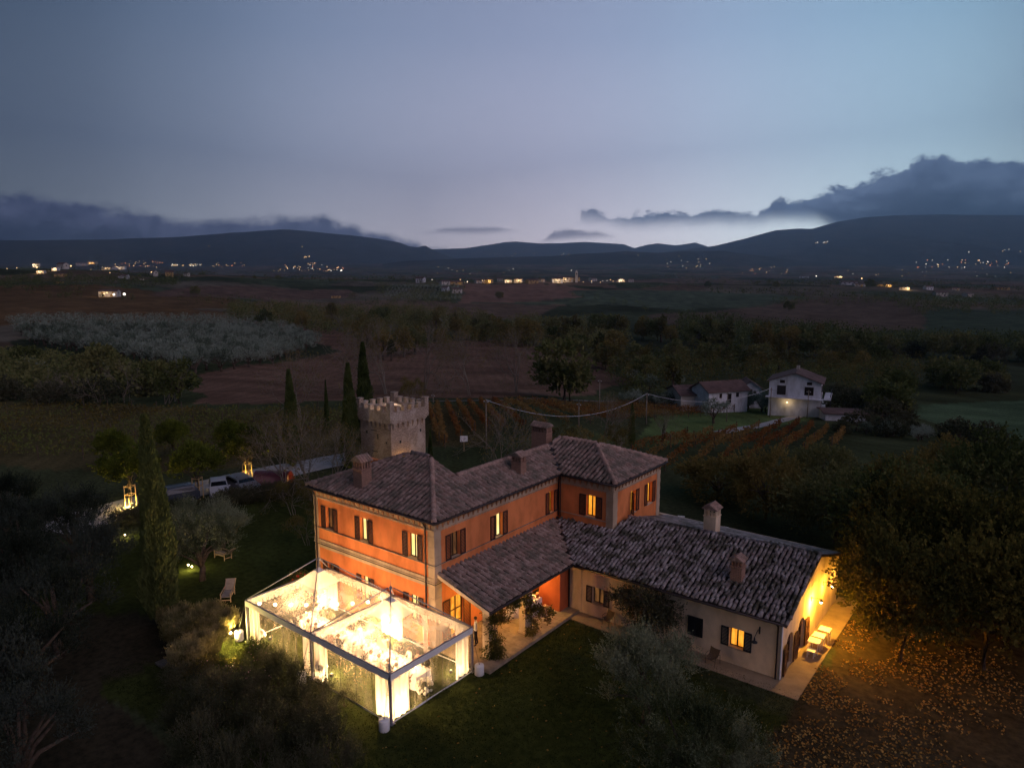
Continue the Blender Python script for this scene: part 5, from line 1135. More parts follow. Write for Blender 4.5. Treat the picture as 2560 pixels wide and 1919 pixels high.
# --- bare trees
bA = bare(31, 9.0, 'leafless pale tree with many thin stems left of the tower', .42, 6, nst=3, leaves=1); place(bA, az_pt(762, 64), 0, 1.0)
for px, d, s, lb in ((690, 66, .9, 'leafless tree leaning over the end of the gravel road'), (822, 66, .8, 'bare thin-stemmed tree beside the villa roof corner'), (1248, 66, 1.05, 'bare tree behind the villa ridge beside the pale pole'), (742, 100, 1.2, 'bare brownish tree on the slope behind the cypresses'), (960, 150, 1.9, 'pale bare tree in the brown field above the tower'), (1172, 150, 1.6, 'pale bare tree left of the big dark tree'), (1290, 160, 1.7, 'bare tree in the valley right of the pale ones'), (1060, 165, 1.9, 'wide bare brown tree beyond the tower'), (860, 140, 1.6, 'bare brown tree on the far side of the vineyard'), (1512, 84, .8, 'small bare orchard tree in the grass by the poles'), (1662, 92, .55, 'small bare tree on the lawn right of the tall pole'), (1355, 190, 1.4, 'bare tree at the foot of the big dark tree')):
    clone(bA, az_pt(px, d), lb, s)
bB = bare(33, 6.0, 'bushy brown tree with remaining dry leaves behind the rear roof', .55, 5, leaves=16, nst=3); place(bB, az_pt(1460, 74), 0, 1.1)
for px, d, s, lb in ((1408, 80, .9, 'brown leafy bush tree behind the back chimney'), (1550, 80, .9, 'brown leafy bush tree behind the small cypress'), (712, 60, .75, 'brown bush at the corner of the hipped roof'), (745, 53, .6, 'rust coloured bush in front of the roof corner'), (1195, 60, .7, 'brown shrub behind the hedge by the villa'), (1020, 112, 1.1, 'brown tree at the end of the red vine rows')):
    clone(bB, az_pt(px, d), lb, s)
# --- dark woods to the right of the wing
wA = broad(41, 4.2, 9.0, 44, 40, 7, .26, 'oak leaf', 'large dark leafy tree behind the wing chimney'); place(wA, (13.5, 31.0, -.6), 0, (.95, .95, .72))
wB = broad(42, 3.6, 8.2, 40, 40, 7, .26, 'autumn leaf', 'big tree with yellowing leaves right of the rear block'); place(wB, (2.0, 36.0, -.6), 0, (.9, .9, .55))
for i, (x, y, s, t, lb) in enumerate(((7.5, 33, .9, 1, 'yellow-green tree just behind the rear block corner'), (19, 26, .95, 0, 'dark tree behind the far end of the wing roof'), (24, 34, 1.15, 0, 'dark tree in the middle of the right-hand wood'), (17, 42, 1.1, 1, 'yellowing tree in the rear of the right-hand wood'), (9, 45, 1.0, 0, 'dark tree at the left rear of the right-hand wood'), (27, 46, 1.15, 1, 'brownish tree at the top edge of the wood'), (32, 39, 1.2, 0, 'dark tree at the right side of the wood'), (31, 30, 1.1, 0, 'dark tree right of the leaf-strewn yard'), (35, 48, 1.15, 0, 'dark tree near the right edge behind the yard'), (39, 33, 1.2, 1, 'large tree cut by the right edge of the view'), (37, 24, 1.0, 0, 'dark tree at the right edge above the yard'), (28, 21.5, .85, 0, 'dark tree overhanging the far yard'), (-5, 44, .85, 1, 'yellowing tree behind the vine rows beyond the roof'), (19, 54, 1.0, 1, 'rear tree of the wood by the red vineyard'), (28, 58, 1.0, 0, 'rearmost dark tree of the wood'), (40, 60, 1.1, 0, 'far dark tree at the right edge of the wood'))):
    d_ = (x - CAM[0]) * FH[0] + (y - CAM[1]) * FH[1]; top_ = CAM[2] - d_ * float(dtan(1112 + 22 * math.sin(i * 2.3))); z_ = float(H(x, y))
    if top_ - z_ < 2.2: continue
    hs_ = min(s, (top_ - z_ + .6) / 9.2); clone((wA, wB)[t], (x, y, z_ - .4), lb, (max(hs_, s * .75), max(hs_, s * .75), hs_))
# leafy tree hanging over the lit gable, its neighbours in the yard
wC = broad(43, 3.0, 6.8, 60, 34, 6, .19, 'yard leaf', 'leafy tree lit by the gable lamps at the wing end', flat=.40, trunk=.03, wl=.8); place(wC, (20.9, 14.6, -.1), 0, 1.0)
for x, y, s, lb in ((19.4, 18.6, 1.0, 'leafy tree behind the lamp-lit tree in the yard'), (24.6, 16.4, 1.1, 'tree with a pale trunk in the leaf-strewn yard'), (28.4, 18.0, 1.15, 'rightmost tree standing in the leaf-strewn yard'), (20.4, 24.0, 1.15, 'leafy tree at the far corner of the wing'), (24.4, 21.5, 1.2, 'tree in the second row of the leaf-strewn yard'), (29.5, 24.0, 1.2, 'dark tree at the back right of the yard')): clone(wC, (x, y, -.1), lb, s)
# --- lamp-lit street trees by the gravel road, with stakes and ground lamps
lmA = broad(44, 2.1, 5.4, 46, 34, 6, .17, 'road tree leaf', 'young street tree lit from below beside the middle stakes', flat=.29, trunk=.02, wl=.8)
stake_spots = (((496, 1246), 'left', .95), ((328, 1268), 'leftmost', 1.0), ((620, 1206), 'right', 1.0)); spn = []
for k, ((px, py), nm, s) in enumerate(stake_spots):
    p = gp(px, py)
    if k == 0: place(lmA, p, 0, s); lmA['label'] = 'young street tree lit from below left of the white car'
    else: clone(lmA, p, 'young street tree lit from below, %s' % ('leftmost by the road end' if k == 1 else 'behind the silver car'), s)
    e = empty('tree_stake', p, 'pale timber tree stakes with cross rails, %s' % (('standing left of the white car', 'leftmost by the road end', 'behind the silver car')[k]), 'tree stakes', .6)
    for x, y in ((-.34, -.34), (.34, -.34), (.34, .34), (-.34, .34)): MB().tube([(x, y, -.2), (x * .95, y * .95, 2.1)], .045, 7).build('stake', 'stake wood', e)
    for z in (2.0, 1.25):
        for x0, y0, x1, y1 in ((-.34, -.34, .34, -.34), (.34, -.34, .34, .34), (.34, .34, -.34, .34), (-.34, .34, -.34, -.34)): MB().tube([(x0, y0, z), (x1, y1, z)], .035, 6).build('rail', 'stake wood', e)
    g_ = empty('ground_lamp', (p[0] + .1, p[1] - .2, p[2]), 'bright ground uplight inside the tree stakes, %s' % (('left of the white car', 'leftmost', 'behind the silver car')[k]), 'lamp')
    MB().lathe((0, 0, 0), [(.10, 0), (.12, .10), (.09, .12)], 12).build('housing', 'iron', g_, True); MB().ball((0, 0, .15), .07, 8, 5).build('lens', 'bulb', g_, True); lamp('uplight', (0, 0, .35), (110, 60, 75)[k], (1, .66, .18), .1, g_)
for i, (px, d, s, lb) in enumerate(((255, 74, .8, 'dark street tree over the road at the far left'), (410, 79, .8, 'dark tree behind the tall cypress across the road'), (560, 80, .75, 'dark tree across the road above the white car'))): clone(lmA, az_pt(px, d), lb, s)
# --- shrubs, beds and grasses near the marquee
shA = bushes(51, .9, 1.3, 26, .07, 'shrub leaf', 'dark rounded shrub in front of the marquee'); place(shA, gp(640, 1740), 0, 1.0)
rsd = np.random.RandomState(5); bed = [(625, 1735), (545, 1760), (660, 1690), (700, 1715), (735, 1740), (520, 1740), (590, 1775), (650, 1790), (705, 1790), (770, 1765), (480, 1790), (540, 1820), (610, 1840), (680, 1850), (750, 1830), (800, 1820), (500, 1880), (570, 1900), (650, 1915), (730, 1900), (790, 1890), (455, 1720), (440, 1830), (470, 1930), (820, 1880), (860, 1935), (560, 1960), (690, 1975), (780, 1960)]
pos_ = ['low left', 'upper left', 'upper', 'upper right', 'right by the film wall', 'left', 'middle', 'centre', 'right of centre', 'rightmost upper', 'far left', 'left middle', 'centre low', 'lower right', 'right edge', 'far right', 'low far left', 'low left middle', 'low centre', 'low right', 'low far right', 'upper far left', 'left border', 'bottom left', 'right border', 'bottom right', 'bottom', 'bottom middle', 'bottom right middle']
for (x, y), pn in zip(bed, pos_): clone(shA, gp(x, y), 'dark feathery shrub in the bed before the marquee, %s' % pn, (rsd.uniform(.8, 1.25), rsd.uniform(.8, 1.25), rsd.uniform(.85, 1.45)))
for x, y, lb in ((808, 1740, 'small dark shrub silhouetted against the lit curtain'), (862, 1765, 'small dark sprig of shrub by the clear wall'), (700, 1665, 'dark shrub in front of the left clear wall')): clone(shA, gp(x, y), lb, .62)
fls = blooms('flowers', petals(26, .95, (1, 1, 1.3), .03, 14, (0, 0, .45)), 'flower pink', shA)
rose = bushes(52, .62, 1.0, 20, .08, 'creeper leaf', 'pale rose bush lit by the garden lamp', 'rose_bush', 'rose bush', wl=.7); blooms('flowers', petals(20, .66, (1, 1, 1.0), .035, 4, (0, 0, .55)), 'flower pink', rose); place(rose, gp(575, 1700), 0, 1)
for x, y, s, lb in ((520, 1690, .9, 'pale rose bush left of the garden lamp'), (640, 1655, 1.0, 'pale rose bush near the left clear wall'), (556, 1755, .9, 'pale rose bush in front of the garden lamp'), (600, 1735, .8, 'pale rose bush right of the garden lamp')): clone(rose, gp(x, y), lb, s)
rr_ = bushes(53, .8, 1.7, 24, .08, 'creeper leaf', 'rose bush with red blooms at the villa corner', 'rose_bush', 'rose bush', wl=.7); blooms('flowers', petals(16, .85, (1, 1, 1.15), .07, 9, (0, 0, .85)), 'flower red', rr_); place(rr_, gp(752, 1492), 0, 1)
clone(rr_, gp(716, 1500), 'small red rose bush left of the large one by the villa corner', .6)
def grasses(seed, R_, hgt, n, label, mat='grass plume'):
    rs = np.random.RandomState(seed); a = rs.uniform(0, 6.28, n); rad = R_ * np.sqrt(rs.uniform(0, 1, n)); B = np.stack([rad * np.cos(a) * .45, rad * np.sin(a) * .45, np.zeros(n)], -1); o = np.stack([np.cos(a), np.sin(a), np.zeros(n)], -1)
    h = hgt * rs.uniform(.6, 1.1, (n, 1)); V = []; Fq = []; w = .012
    s_ = np.stack([-np.sin(a), np.cos(a), np.zeros(n)], -1) * w; pts = [B, B + o * .12 * R_ + np.array([0, 0, .5]) * h, B + o * R_ * rs.uniform(.3, .7, (n, 1)) + np.array([0, 0, 1.0]) * h]
    V = np.stack([pts[0] - s_, pts[0] + s_, pts[1] - s_, pts[1] + s_, pts[2] - s_ * 2.2, pts[2] + s_ * 2.2], 1).reshape(-1, 3); b = (np.arange(n) * 6)[:, None]
    F_ = np.concatenate([b + np.array([[0, 1, 3, 2]]), b + np.array([[2, 3, 5, 4]])])
    e = empty('ornamental_grass', (0, 0, 0), label, 'ornamental grass'); link('blades', npmesh('blades', V, F_, mat), e)
    C = np.repeat(pts[2], 5, 0) + rs.normal(size=(n * 5, 3)) * .05; V2, F2 = leaf_quads(C, np.repeat(o, 5, 0) * .3 + np.array([0, 0, 1]), .12, .03, rs); link('plumes', npmesh('plumes', V2, F2, mat), e); return e
gA = grasses(61, .9, 1.35, 1300, 'tall pale grass tuft lit bright by a ground lamp'); place(gA, gp(556, 1592), 0, 1)
for x, y, s, lb in ((520, 1575, 1.0, 'pale grass tuft left of the lamp-lit one'), (488, 1600, 1.0, 'dim grass tuft third from the marquee corner'), (455, 1620, 1.05, 'dim grass tuft fourth from the marquee corner'), (500, 1650, .95, 'dim grass tuft above the garden lamp'), (440, 1580, 1.0, 'dim grass tuft by the cypress foot'), (470, 1680, 1.0, 'dim grass tuft left of the rose bushes'), (585, 1330, .7, 'grass clump on top of the bright olive row'), (536, 1625, .9, 'grass tuft just below the lamp-lit one')): clone(gA, gp(x, y), lb, s)
for (x, y), e, lb in (((578, 1608), 60, 'ground lamp lighting the tall grasses'), ((583, 1692), 42, 'garden lamp glowing among the rose bushes')):
    q = gp(x, y); g_ = empty('garden_lamp', (q[0], q[1], q[2]), lb, 'lamp'); MB().tube([(0, 0, 0), (0, 0, .6)], .02, 6).build('stem', 'iron', g_); MB().ball((0, 0, .66), .075, 10, 6).build('globe', 'bulb', g_, True); lamp('garden_light', (0, .0, .85), e, (1, .74, .22), .08, g_)
q = gp(476, 1425); g_ = empty('garden_lamp', q, 'pair of tiny lamps glowing under the olive by the cypress', 'lamp')
for dx in (-.25, .25): MB().ball((dx, 0, .35), .06, 8, 5).build('globe', 'bulb', g_, True)
lamp('garden_light', (0, 0, .55), 9, (1, .8, .3), .08, g_)
q = gp(313, 1345); g_ = empty('garden_lamp', q, 'low lamp lighting a hedge top at the road bend', 'lamp'); MB().ball((0, 0, .3), .05, 8, 5).build('globe', 'bulb', g_, True); lamp('garden_light', (0, 0, .6), 8, (1, .8, .3), .08, g_)
# dark bank hedge hiding the lower half of the cars
hd = bushes(54, 1.3, 1.25, 26, .13, 'shrub leaf', 'dark clipped hedge in front of the parked cars', 'hedge', 'hedge', up=.3, nsh=30); hp = [(410, 1295), (450, 1284), (490, 1276), (528, 1268), (565, 1262), (600, 1256), (640, 1250), (680, 1244), (720, 1238), (370, 1300), (320, 1310)]
for i, (x, y) in enumerate(hp):
    lb = 'dark hedge bush number row by the parked cars'
    if i == 0: place(hd, gp(x, y), 0, (1.2, 1.2, .85))
    else: clone(hd, gp(x, y), ('', 'dark hedge bush right of the tall cypress', 'dark hedge bush below the middle tree stakes', 'dark hedge bush left of the white car', 'dark hedge bush below the white car', 'dark hedge bush between the white and silver cars', 'dark hedge bush below the silver car', 'dark hedge bush below the red wagon', 'rust coloured hedge end by the bare trees', 'dark hedge bush behind the tall cypress', 'dark hedge bush left of the tall cypress')[i], (1.25, 1.2, .42 if i in (2, 3) else random.uniform(.75, .95)))
for px, d, s, lb in ((1130, 62, .9, 'round clipped bush behind the villa, left'), (1160, 63, 1.0, 'round clipped bush behind the villa, middle'), (1195, 64, 1.0, 'round clipped bush behind the villa, right'), (1225, 62, .9, 'low bush by the ridge of the villa')): clone(hd, az_pt(px, d), lb, s)
# creeper on the portico pier and the dark climber on the wing wall
def creeper(seed, pts, n, R_, Lf, mat, label, nsh=20):
    rs = np.random.RandomState(seed); P = np.array(pts, float); k = rs.randint(0, len(P) - 1, n); t = rs.rand(n, 1); cen = P[k] * (1 - t) + P[k + 1] * t + rs.normal(size=(n, 3)) * np.array([R_ * .5, R_ * .5, R_ * .45])
    V, Fq = clumps(rs, cen, np.full(n, R_ * .5), nsh, R_ * .7, 6, Lf, Lf * .75, -.1, 1, P.mean(0)); e = empty('climbing_plant', (0, 0, 0), label, 'climbing plant'); link('foliage', npmesh('foliage', V, Fq, mat), e)
    b = MB(); 
    for i in range(len(pts) - 1): b.tube([pts[i], pts[i + 1]], .035, 6); b.tube([tuple(np.array(pts[i]) + .08), tuple(np.array(pts[i + 1]) + .1)], .02, 5)
    b.build('stem', 'pale bark', e); return e
creeper(71, [(3.30, 1.25, .1), (3.35, 1.2, 1.2), (3.3, 1.2, 2.4), (3.45, 1.6, 2.9), (3.5, 2.6, 2.8), (3.4, 3.6, 2.5), (3.3, 4.4, 2.2)], 44, .42, .11, 'creeper leaf', 'leafy climber covering the front portico pier')
creeper(72, [(3.35, 4.5, .2), (3.4, 4.5, 1.3), (3.45, 4.4, 2.0), (3.8, 4.9, 1.6), (4.1, 5.3, .8)], 24, .34, .10, 'creeper leaf', 'leafy climber on the second portico pier')
creeper(73, [(8.2, 8.25, .1), (8.1, 8.3, 1.6), (7.4, 8.1, 2.3), (8.3, 7.9, 2.7), (9.6, 8.1, 2.3), (9.9, 8.2, 1.4), (9.0, 8.1, 2.5), (10.3, 8.2, 2.5)], 60, .62, .10, 'shrub leaf', 'huge dark climber hanging over the wing gutter', 30)
creeper(74, [(8.9, 8.3, .1), (9.2, 8.4, 1.2), (9.6, 8.4, 1.9)], 14, .5, .09, 'shrub leaf', 'dark lower stems of the climber by the wing wall', 22)
# fallen leaves on the yard and a few on the lawn
rs = np.random.RandomState(77); n = 13000; yx = 17.6 + np.abs(rs.normal(size=n)) * 7; yy = rs.uniform(-4, 26, n); keep = fbm(yx / 1.1, yy / 1.1, 4) + fbm(yx / 5, yy / 5, 2) * .8 > .0; yx, yy = yx[keep], yy[keep]; e_ = rs.uniform(0, 6.28, len(yx))
C = np.stack([yx, yy, H(yx, yy) + .035], -1); V, Fq = leaf_quads(C, np.stack([np.cos(e_), np.sin(e_), rs.uniform(-.1, .35, len(yx))], -1), .13, .10, rs); tag(link('fallen_leaves', npmesh('fallen_leaves', V, Fq, 'fallen leaf')), 'dry autumn leaves strewn over the yard beside the wing', 'leaves', kind='stuff')
n = 260; yx = rs.uniform(4, 17, n); yy = rs.uniform(-14, 7, n); e_ = rs.uniform(0, 6.28, n); C = np.stack([yx, yy, yx * 0 + .02], -1); V, Fq = leaf_quads(C, np.stack([np.cos(e_), np.sin(e_), rs.uniform(0, .3, n)], -1), .12, .08, rs); tag(link('fallen_leaves', npmesh('fallen_leaves', V, Fq, 'fallen leaf')), 'few scattered dry leaves on the dark lawn', 'leaves', kind='stuff')
# grass of the lawn, close to the camera
n = 90000; yx = rs.uniform(-12, 18, n); yy = rs.uniform(-13, 8, n); keep = ~((yx < 4.1) & (yy > -.25)) ; yx, yy = yx[keep], yy[keep]; C = np.stack([yx, yy, yx * 0 - .005], -1); V, Fq = leaf_quads(C, rs.normal(size=C.shape) * .5 + np.array([0, 0, 1]), .07, .03, rs)
leafmat('lawn grass', [(.008, .011, .003), (.016, .022, .005), (.026, .034, .008), (.04, .05, .014)], .3, .6)
tag(link('lawn', npmesh('lawn', V, Fq, 'lawn grass')), 'short dark green lawn grass around the marquee', 'grass', kind='stuff')
# --- vine rows
POST = MB().box(-.05, -.05, -.2, .05, .05, 1.7).mesh('post', 'bark')
def vine_row(p, q, seed, hgt=1.7, mat='vine leaf', dens=26, Lf=.26):
    rs = np.random.RandomState(seed); p = np.array(p[:2]); q = np.array(q[:2]); ln = np.linalg.norm(q - p); n = int(ln * dens); t = rs.rand(n); x = p[0] + (q[0] - p[0]) * t + rs.normal(size=n) * .16; y = p[1] + (q[1] - p[1]) * t + rs.normal(size=n) * .16
    hh = hgt * (.85 + .3 * fbm(t * ln / 2, t * 0 + seed)); z = H(x, y) + .45 + (hh - .45) * rs.rand(n) ** .8; V, Fq = leaf_quads(np.stack([x, y, z], -1), rs.normal(size=(n, 3)), Lf, Lf * .8, rs)
    e = empty('vine_row', (0, 0, 0), '', 'vine row'); link('foliage', npmesh('foliage', V, Fq, mat), e); b = MB(); m_ = max(1, int(ln / 11))
    for i in range(m_ + 1): c = p + (q - p) * i / m_; link('post', POST, e, (c[0], c[1], float(H(c[0], c[1]))))
    return e
ORD = 'first second third fourth fifth sixth seventh eighth ninth tenth eleventh twelfth thirteenth fourteenth fifteenth sixteenth seventeenth eighteenth nineteenth twentieth twenty-first twenty-second twenty-third twenty-fourth twenty-fifth twenty-sixth twenty-seventh twenty-eighth twenty-ninth thirtieth'.split()
def field_rows(poly, ang_, sp, seed, lab, grp, **k):
    """parallel rows clipped to a field outline"""
    P = np.array(poly); ca_, sa_ = math.cos(ang_), math.sin(ang_); U = P @ np.array([ca_, sa_]); Vv = P @ np.array([-sa_, ca_]); v = Vv.min() + sp / 2; i = 0
    while v < Vv.max():
        u = np.linspace(U.min(), U.max(), 160); X = u * ca_ - v * sa_; Y = u * sa_ + v * ca_; ins = inpoly(X, Y, poly)
        if ins.sum() > 6:
            a, b = u[ins][0], u[ins][-1]; e = vine_row((a * ca_ - v * sa_, a * sa_ + v * ca_), (b * ca_ - v * sa_, b * sa_ + v * ca_), seed + i, **k); e['label'] = '%s, %s counted from the nearest' % (lab, ORD[min(i, len(ORD) - 1)]); e['group'] = grp
        v += sp; i += 1
for i, (a, b) in enumerate((((1072, 1026), (1098, 1112)), ((1092, 1022), (1112, 1120)), ((1118, 1020), (1152, 1106)), ((1145, 1017), (1186, 1086)), ((1172, 1016), (1222, 1080)), ((1200, 1015), (1262, 1078)), ((1232, 1014), (1310, 1076)), ((1262, 1013), (1365, 1072)), ((1296, 1012), (1420, 1066)), ((1330, 1011), (1476, 1060)), ((1370, 1011), (1530, 1056)))):
    e = vine_row(gp(*a), gp(*b), 200 + i, dens=44); e['label'] = '%s rust-red vine row to the right of the tower, behind the villa ridge' % ('first second third fourth fifth sixth seventh eighth ninth tenth eleventh'.split()[i]); e['group'] = 'rust-red vine rows behind the villa'
field_rows(gpoly((1330, 1018), (1560, 1010), (1800, 1012), (1838, 1030), (1700, 1046), (1530, 1056)), YAW + R(8), 2.6, 300, 'row of dark red vines below the far lane', 'dark red vine rows by the far lane', dens=26)
field_rows(gpoly((1560, 1128), (1700, 1096), (1850, 1078), (1990, 1062), (2110, 1085), (2110, 1120), (1900, 1180), (1600, 1180)), YAW + R(62), 2.5, 400, 'row of orange-brown vines below the farm lane', 'orange-brown vine rows by the farm lane', dens=24)
field_rows(gpoly((-60, 1150), (-60, 1030), (200, 1022), (560, 1034), (740, 1030), (890, 1030), (880, 1070), (640, 1130), (420, 1150)), YAW + R(35), 3.0, 500, 'row of yellowing vines on the slope across the road', 'yellowing vine rows across the road', mat='vine leaf yellow', dens=16, Lf=.32)
# --- distant trees: low detail kinds, each tree its own object
far_kinds = {}
def fk(key, *a, **k): e = broad(*a, **k); far_kinds[key] = e; e['_used'] = 0; return e
fk('oak', 81, 3.4, 7.5, 26, 16, 4, .55, 'oak leaf'); fk('oak2', 82, 3.9, 7.0, 30, 16, 4, .6, 'oak leaf'); fk('gold', 83, 3.0, 8.0, 26, 15, 4, .5, 'autumn leaf'); fk('pop', 84, 1.7, 9.5, 26, 13, 4, .5, 'poplar leaf', flat=.46); fk('bush', 85, 3.2, 4.2, 22, 14, 4, .5, 'shrub leaf', flat=.5)
fo = olive(86, 2.0, 3.6, 26, 12, 4, .34, '', 'grove leaf', up=.4, sl=.5); fo['_used'] = 0; far_kinds['ol'] = fo
fb = bare(87, 8.5, '', .5, 5, nst=2, r0=.014); fb['_used'] = 0; far_kinds['bare'] = fb
def far(key, p, s, label, group=None):
    r = far_kinds[key]
    if not r['_used']:
        r['_used'] = 1; place(r, p, None, s); r['label'] = label
        if group: r['group'] = group
        return r
    return dup(r, p, random.uniform(0, 6.28), label, s, group)
rf = random.Random(12); LINES = []
def line(pix, n, keys, h, label, jit=6, group=None, sv=.25):
    """trees along a line on the land"""
    P = [gp(*p) for p in pix]; ln = [math.dist(P[i][:2], P[i + 1][:2]) for i in range(len(P) - 1)]; T_ = sum(ln)
    for i in range(n):
        u = (i + rf.random() * .8) / n * T_; k = 0
        while k < len(ln) - 1 and u > ln[k]: u -= ln[k]; k += 1
        f = min(1, u / ln[k]); x = P[k][0] + (P[k + 1][0] - P[k][0]) * f + rf.uniform(-jit, jit); y = P[k][1] + (P[k + 1][1] - P[k][1]) * f + rf.uniform(-jit, jit)
        key = rf.choice(keys); s = h / 8.0 * rf.uniform(1 - sv, 1 + sv); LINES.append((s / math.dist((x, y), CAM[:2]), key, (x, y, float(H(x, y)) - .2), s, label, group or label))
line([(560, 800), (640, 812), (760, 828), (880, 850), (960, 868)], 22, ['oak', 'gold', 'pop', 'bush'], 9, 'tree of the hedge line along the upper brown field')
line([(600, 782), (800, 790), (1000, 820), (1200, 850), (1380, 870)], 34, ['oak', 'oak2', 'gold', 'pop', 'bare'], 11, 'tree of the wood in the valley behind the tower')
line([(700, 775), (900, 785), (1100, 812), (1300, 838), (1500, 850)], 30, ['oak', 'oak2', 'pop', 'bush'], 11, 'tree in the back of the valley wood')
line([(960, 905), (1050, 885), (1160, 862), (1300, 862), (1420, 880), (1540, 905)], 22, ['gold', 'pop', 'oak', 'bare'], 10, 'tree at the near edge of the valley wood')
line([(1480, 905), (1560, 925), (1620, 950), (1640, 985)], 16, ['gold', 'pop', 'oak', 'ol'], 9, 'tree of the dense copse left of the farm')
line([(1380, 850), (1500, 838), (1620, 850), (1760, 870), (1900, 885), (2060, 890)], 34, ['oak', 'pop', 'oak2', 'gold'], 12, 'tree of the dark wood above the farm')
line([(1600, 905), (1750, 915), (1900, 925), (2060, 935), (2250, 930)], 26, ['oak', 'pop', 'gold', 'bush'], 9, 'tree of the grove close behind the farm')
line([(2050, 900), (2200, 890), (2350, 895), (2560, 905), (2700, 905)], 26, ['oak', 'oak2', 'bush'], 12, 'tree of the dark wood at the right edge')
line([(2300, 965), (2400, 975), (2560, 980)], 8, ['oak2', 'bush'], 9, 'dark tree above the green slope at the right edge')
line([(860, 752), (960, 766), (1080, 760), (1140, 748)], 18, ['oak', 'oak2', 'bush'], 10, 'dark tree around the small olive terrace')
line([(470, 760), (560, 765), (650, 770), (720, 775)], 12, ['oak', 'oak2', 'bush'], 11, 'dark tree above the olive grove')
line([(100, 745), (260, 750), (360, 752)], 8, ['bush', 'oak'], 7, 'dark bush between the brown fields on the left')
line([(0, 700), (120, 690), (260, 700), (420, 712)], 20, ['oak', 'bush', 'ol'], 9, 'dark tree among the hillside houses on the left')
line([(40, 680), (150, 676), (260, 682), (400, 690), (520, 694)], 16, ['oak', 'oak2', 'pop'], 11, 'tree on the skyline of the left hillside')
line([(600, 702), (700, 700), (800, 702), (900, 706)], 14, ['oak', 'bush'], 8, 'low tree on the field ridge left of the village')
line([(1000, 710), (1120, 708), (1250, 708), (1400, 710)], 22, ['oak', 'oak2', 'pop'], 9, 'dark tree between the village houses')
line([(1560, 722), (1650, 722), (1780, 725), (1900, 728)], 12, ['oak', 'oak2'], 10, 'round tree along the field edge right of the village')
line([(1440, 745), (1520, 760), (1600, 775), (1660, 790)], 10, ['oak', 'bush', 'gold'], 9, 'lone dark tree in the fields below the village')
line([(2060, 745), (2180, 742), (2300, 750), (2420, 752), (2560, 748)], 22, ['oak', 'oak2', 'bush'], 11, 'dark tree around the right-hand hilltop farm')
line([(2250, 785), (2400, 772), (2560, 770)], 16, ['oak2', 'oak'], 13, 'large dark tree over the far right vineyard')
line([(0, 1000), (150, 1002), (300, 1010), (420, 1015)], 14, ['oak', 'bush', 'bare'], 7, 'dark tree on the far edge of the left vineyard')
line([(60, 930), (200, 950), (330, 975), (450, 985)], 14, ['oak', 'bush', 'ol'], 8, 'dark tree in the hollow below the olive grove')
line([(2100, 1080), (2200, 1088), (2300, 1092), (2420, 1100), (2540, 1112)], 18, ['ol', 'bush', 'ol'], 5, 'pale shrubby tree below the green slope on the right')
line([(2120, 1045), (2200, 1052), (2260, 1060)], 6, ['bush', 'oak2'], 7, 'dark bush by the farm shed')
line([(1560, 1015), (1640, 1020), (1740, 1022), (1850, 1022), (1930, 1030), (1980, 1036)], 18, ['ol'], 7.5, 'olive tree in the row in front of the farm', 3)
line([(2080, 1000), (2160, 1000), (2240, 1004)], 9, ['ol', 'bush'], 6, 'pale olive right of the white farmhouse', 4)
# the trees that show largest stand alone, the small rest is one mass
LINES.sort(key=lambda t_: -t_[0])
for _, key, p, s, lb, gr_ in LINES[:225]: far(key, p, s, lb, gr_)
rest_ = LINES[225:]
def mass_at(name, items, seed, mat, label, n=60, Lf=.9):
    rs = np.random.RandomState(seed); P = np.repeat(np.array([t_[2] for t_ in items]), n, 0); sc = np.repeat(np.array([t_[3] for t_ in items]), n)[:, None]; d = unit(rs.normal(size=P.shape))
    C = P + np.array([0, 0, 4.4]) * sc + d * np.array([3.2, 3.2, 3.4]) * sc * rs.uniform(.5, 1, (len(P), 1)) * (1 + .25 * np.sin(d[:, :1] * 5 + P[:, :1])); V, Fq = leaf_quads(C, rs.normal(size=C.shape), Lf, Lf * .8, rs); tag(link(name, npmesh(name, V, Fq, mat)), label, 'trees', kind='stuff')
mass_at('far_trees', rest_, 33, 'oak leaf', 'small distant trees in lines between the far fields and houses')
far('oak', gp(1410, 1000), 1.75, 'big dark tree standing alone beyond the vine rows'); far('oak2', (gp(1425, 1003)), 1.2, 'lower dark half of the big tree beyond the vine rows')
far('oak2', gp(2230, 1015), 1.2, 'black spreading tree on the green slope right of the farm'); far('oak2', gp(2390, 985), 1.25, 'black tree at the head of the green slope'); far('ol', gp(1784, 1058), 1.15, 'round olive tree alone on the lawn of the farm'); far('oak2', gp(1972, 778), 1.3, 'solitary dark bush in the middle of the wide field')
far('oak2', gp(1248, 748), 1.2, 'solitary round tree in the reddish field'); far('gold', gp(830, 800), 1.5, 'large yellow-green tree above the brown field'); far('oak', gp(490, 740), 1.3, 'rounded dark tree alone on the field left'); far('oak2', gp(200, 672), 1.6, 'broad dark umbrella tree on the left skyline'); far('oak', gp(2172, 722), 2.0, 'big round tree on the hilltop at right'); far('oak', gp(1770, 720), 1.3, 'round tree on the skyline, first right of the village'); far('oak', gp(1940, 722), 1.4, 'round tree on the skyline, second right of the village')
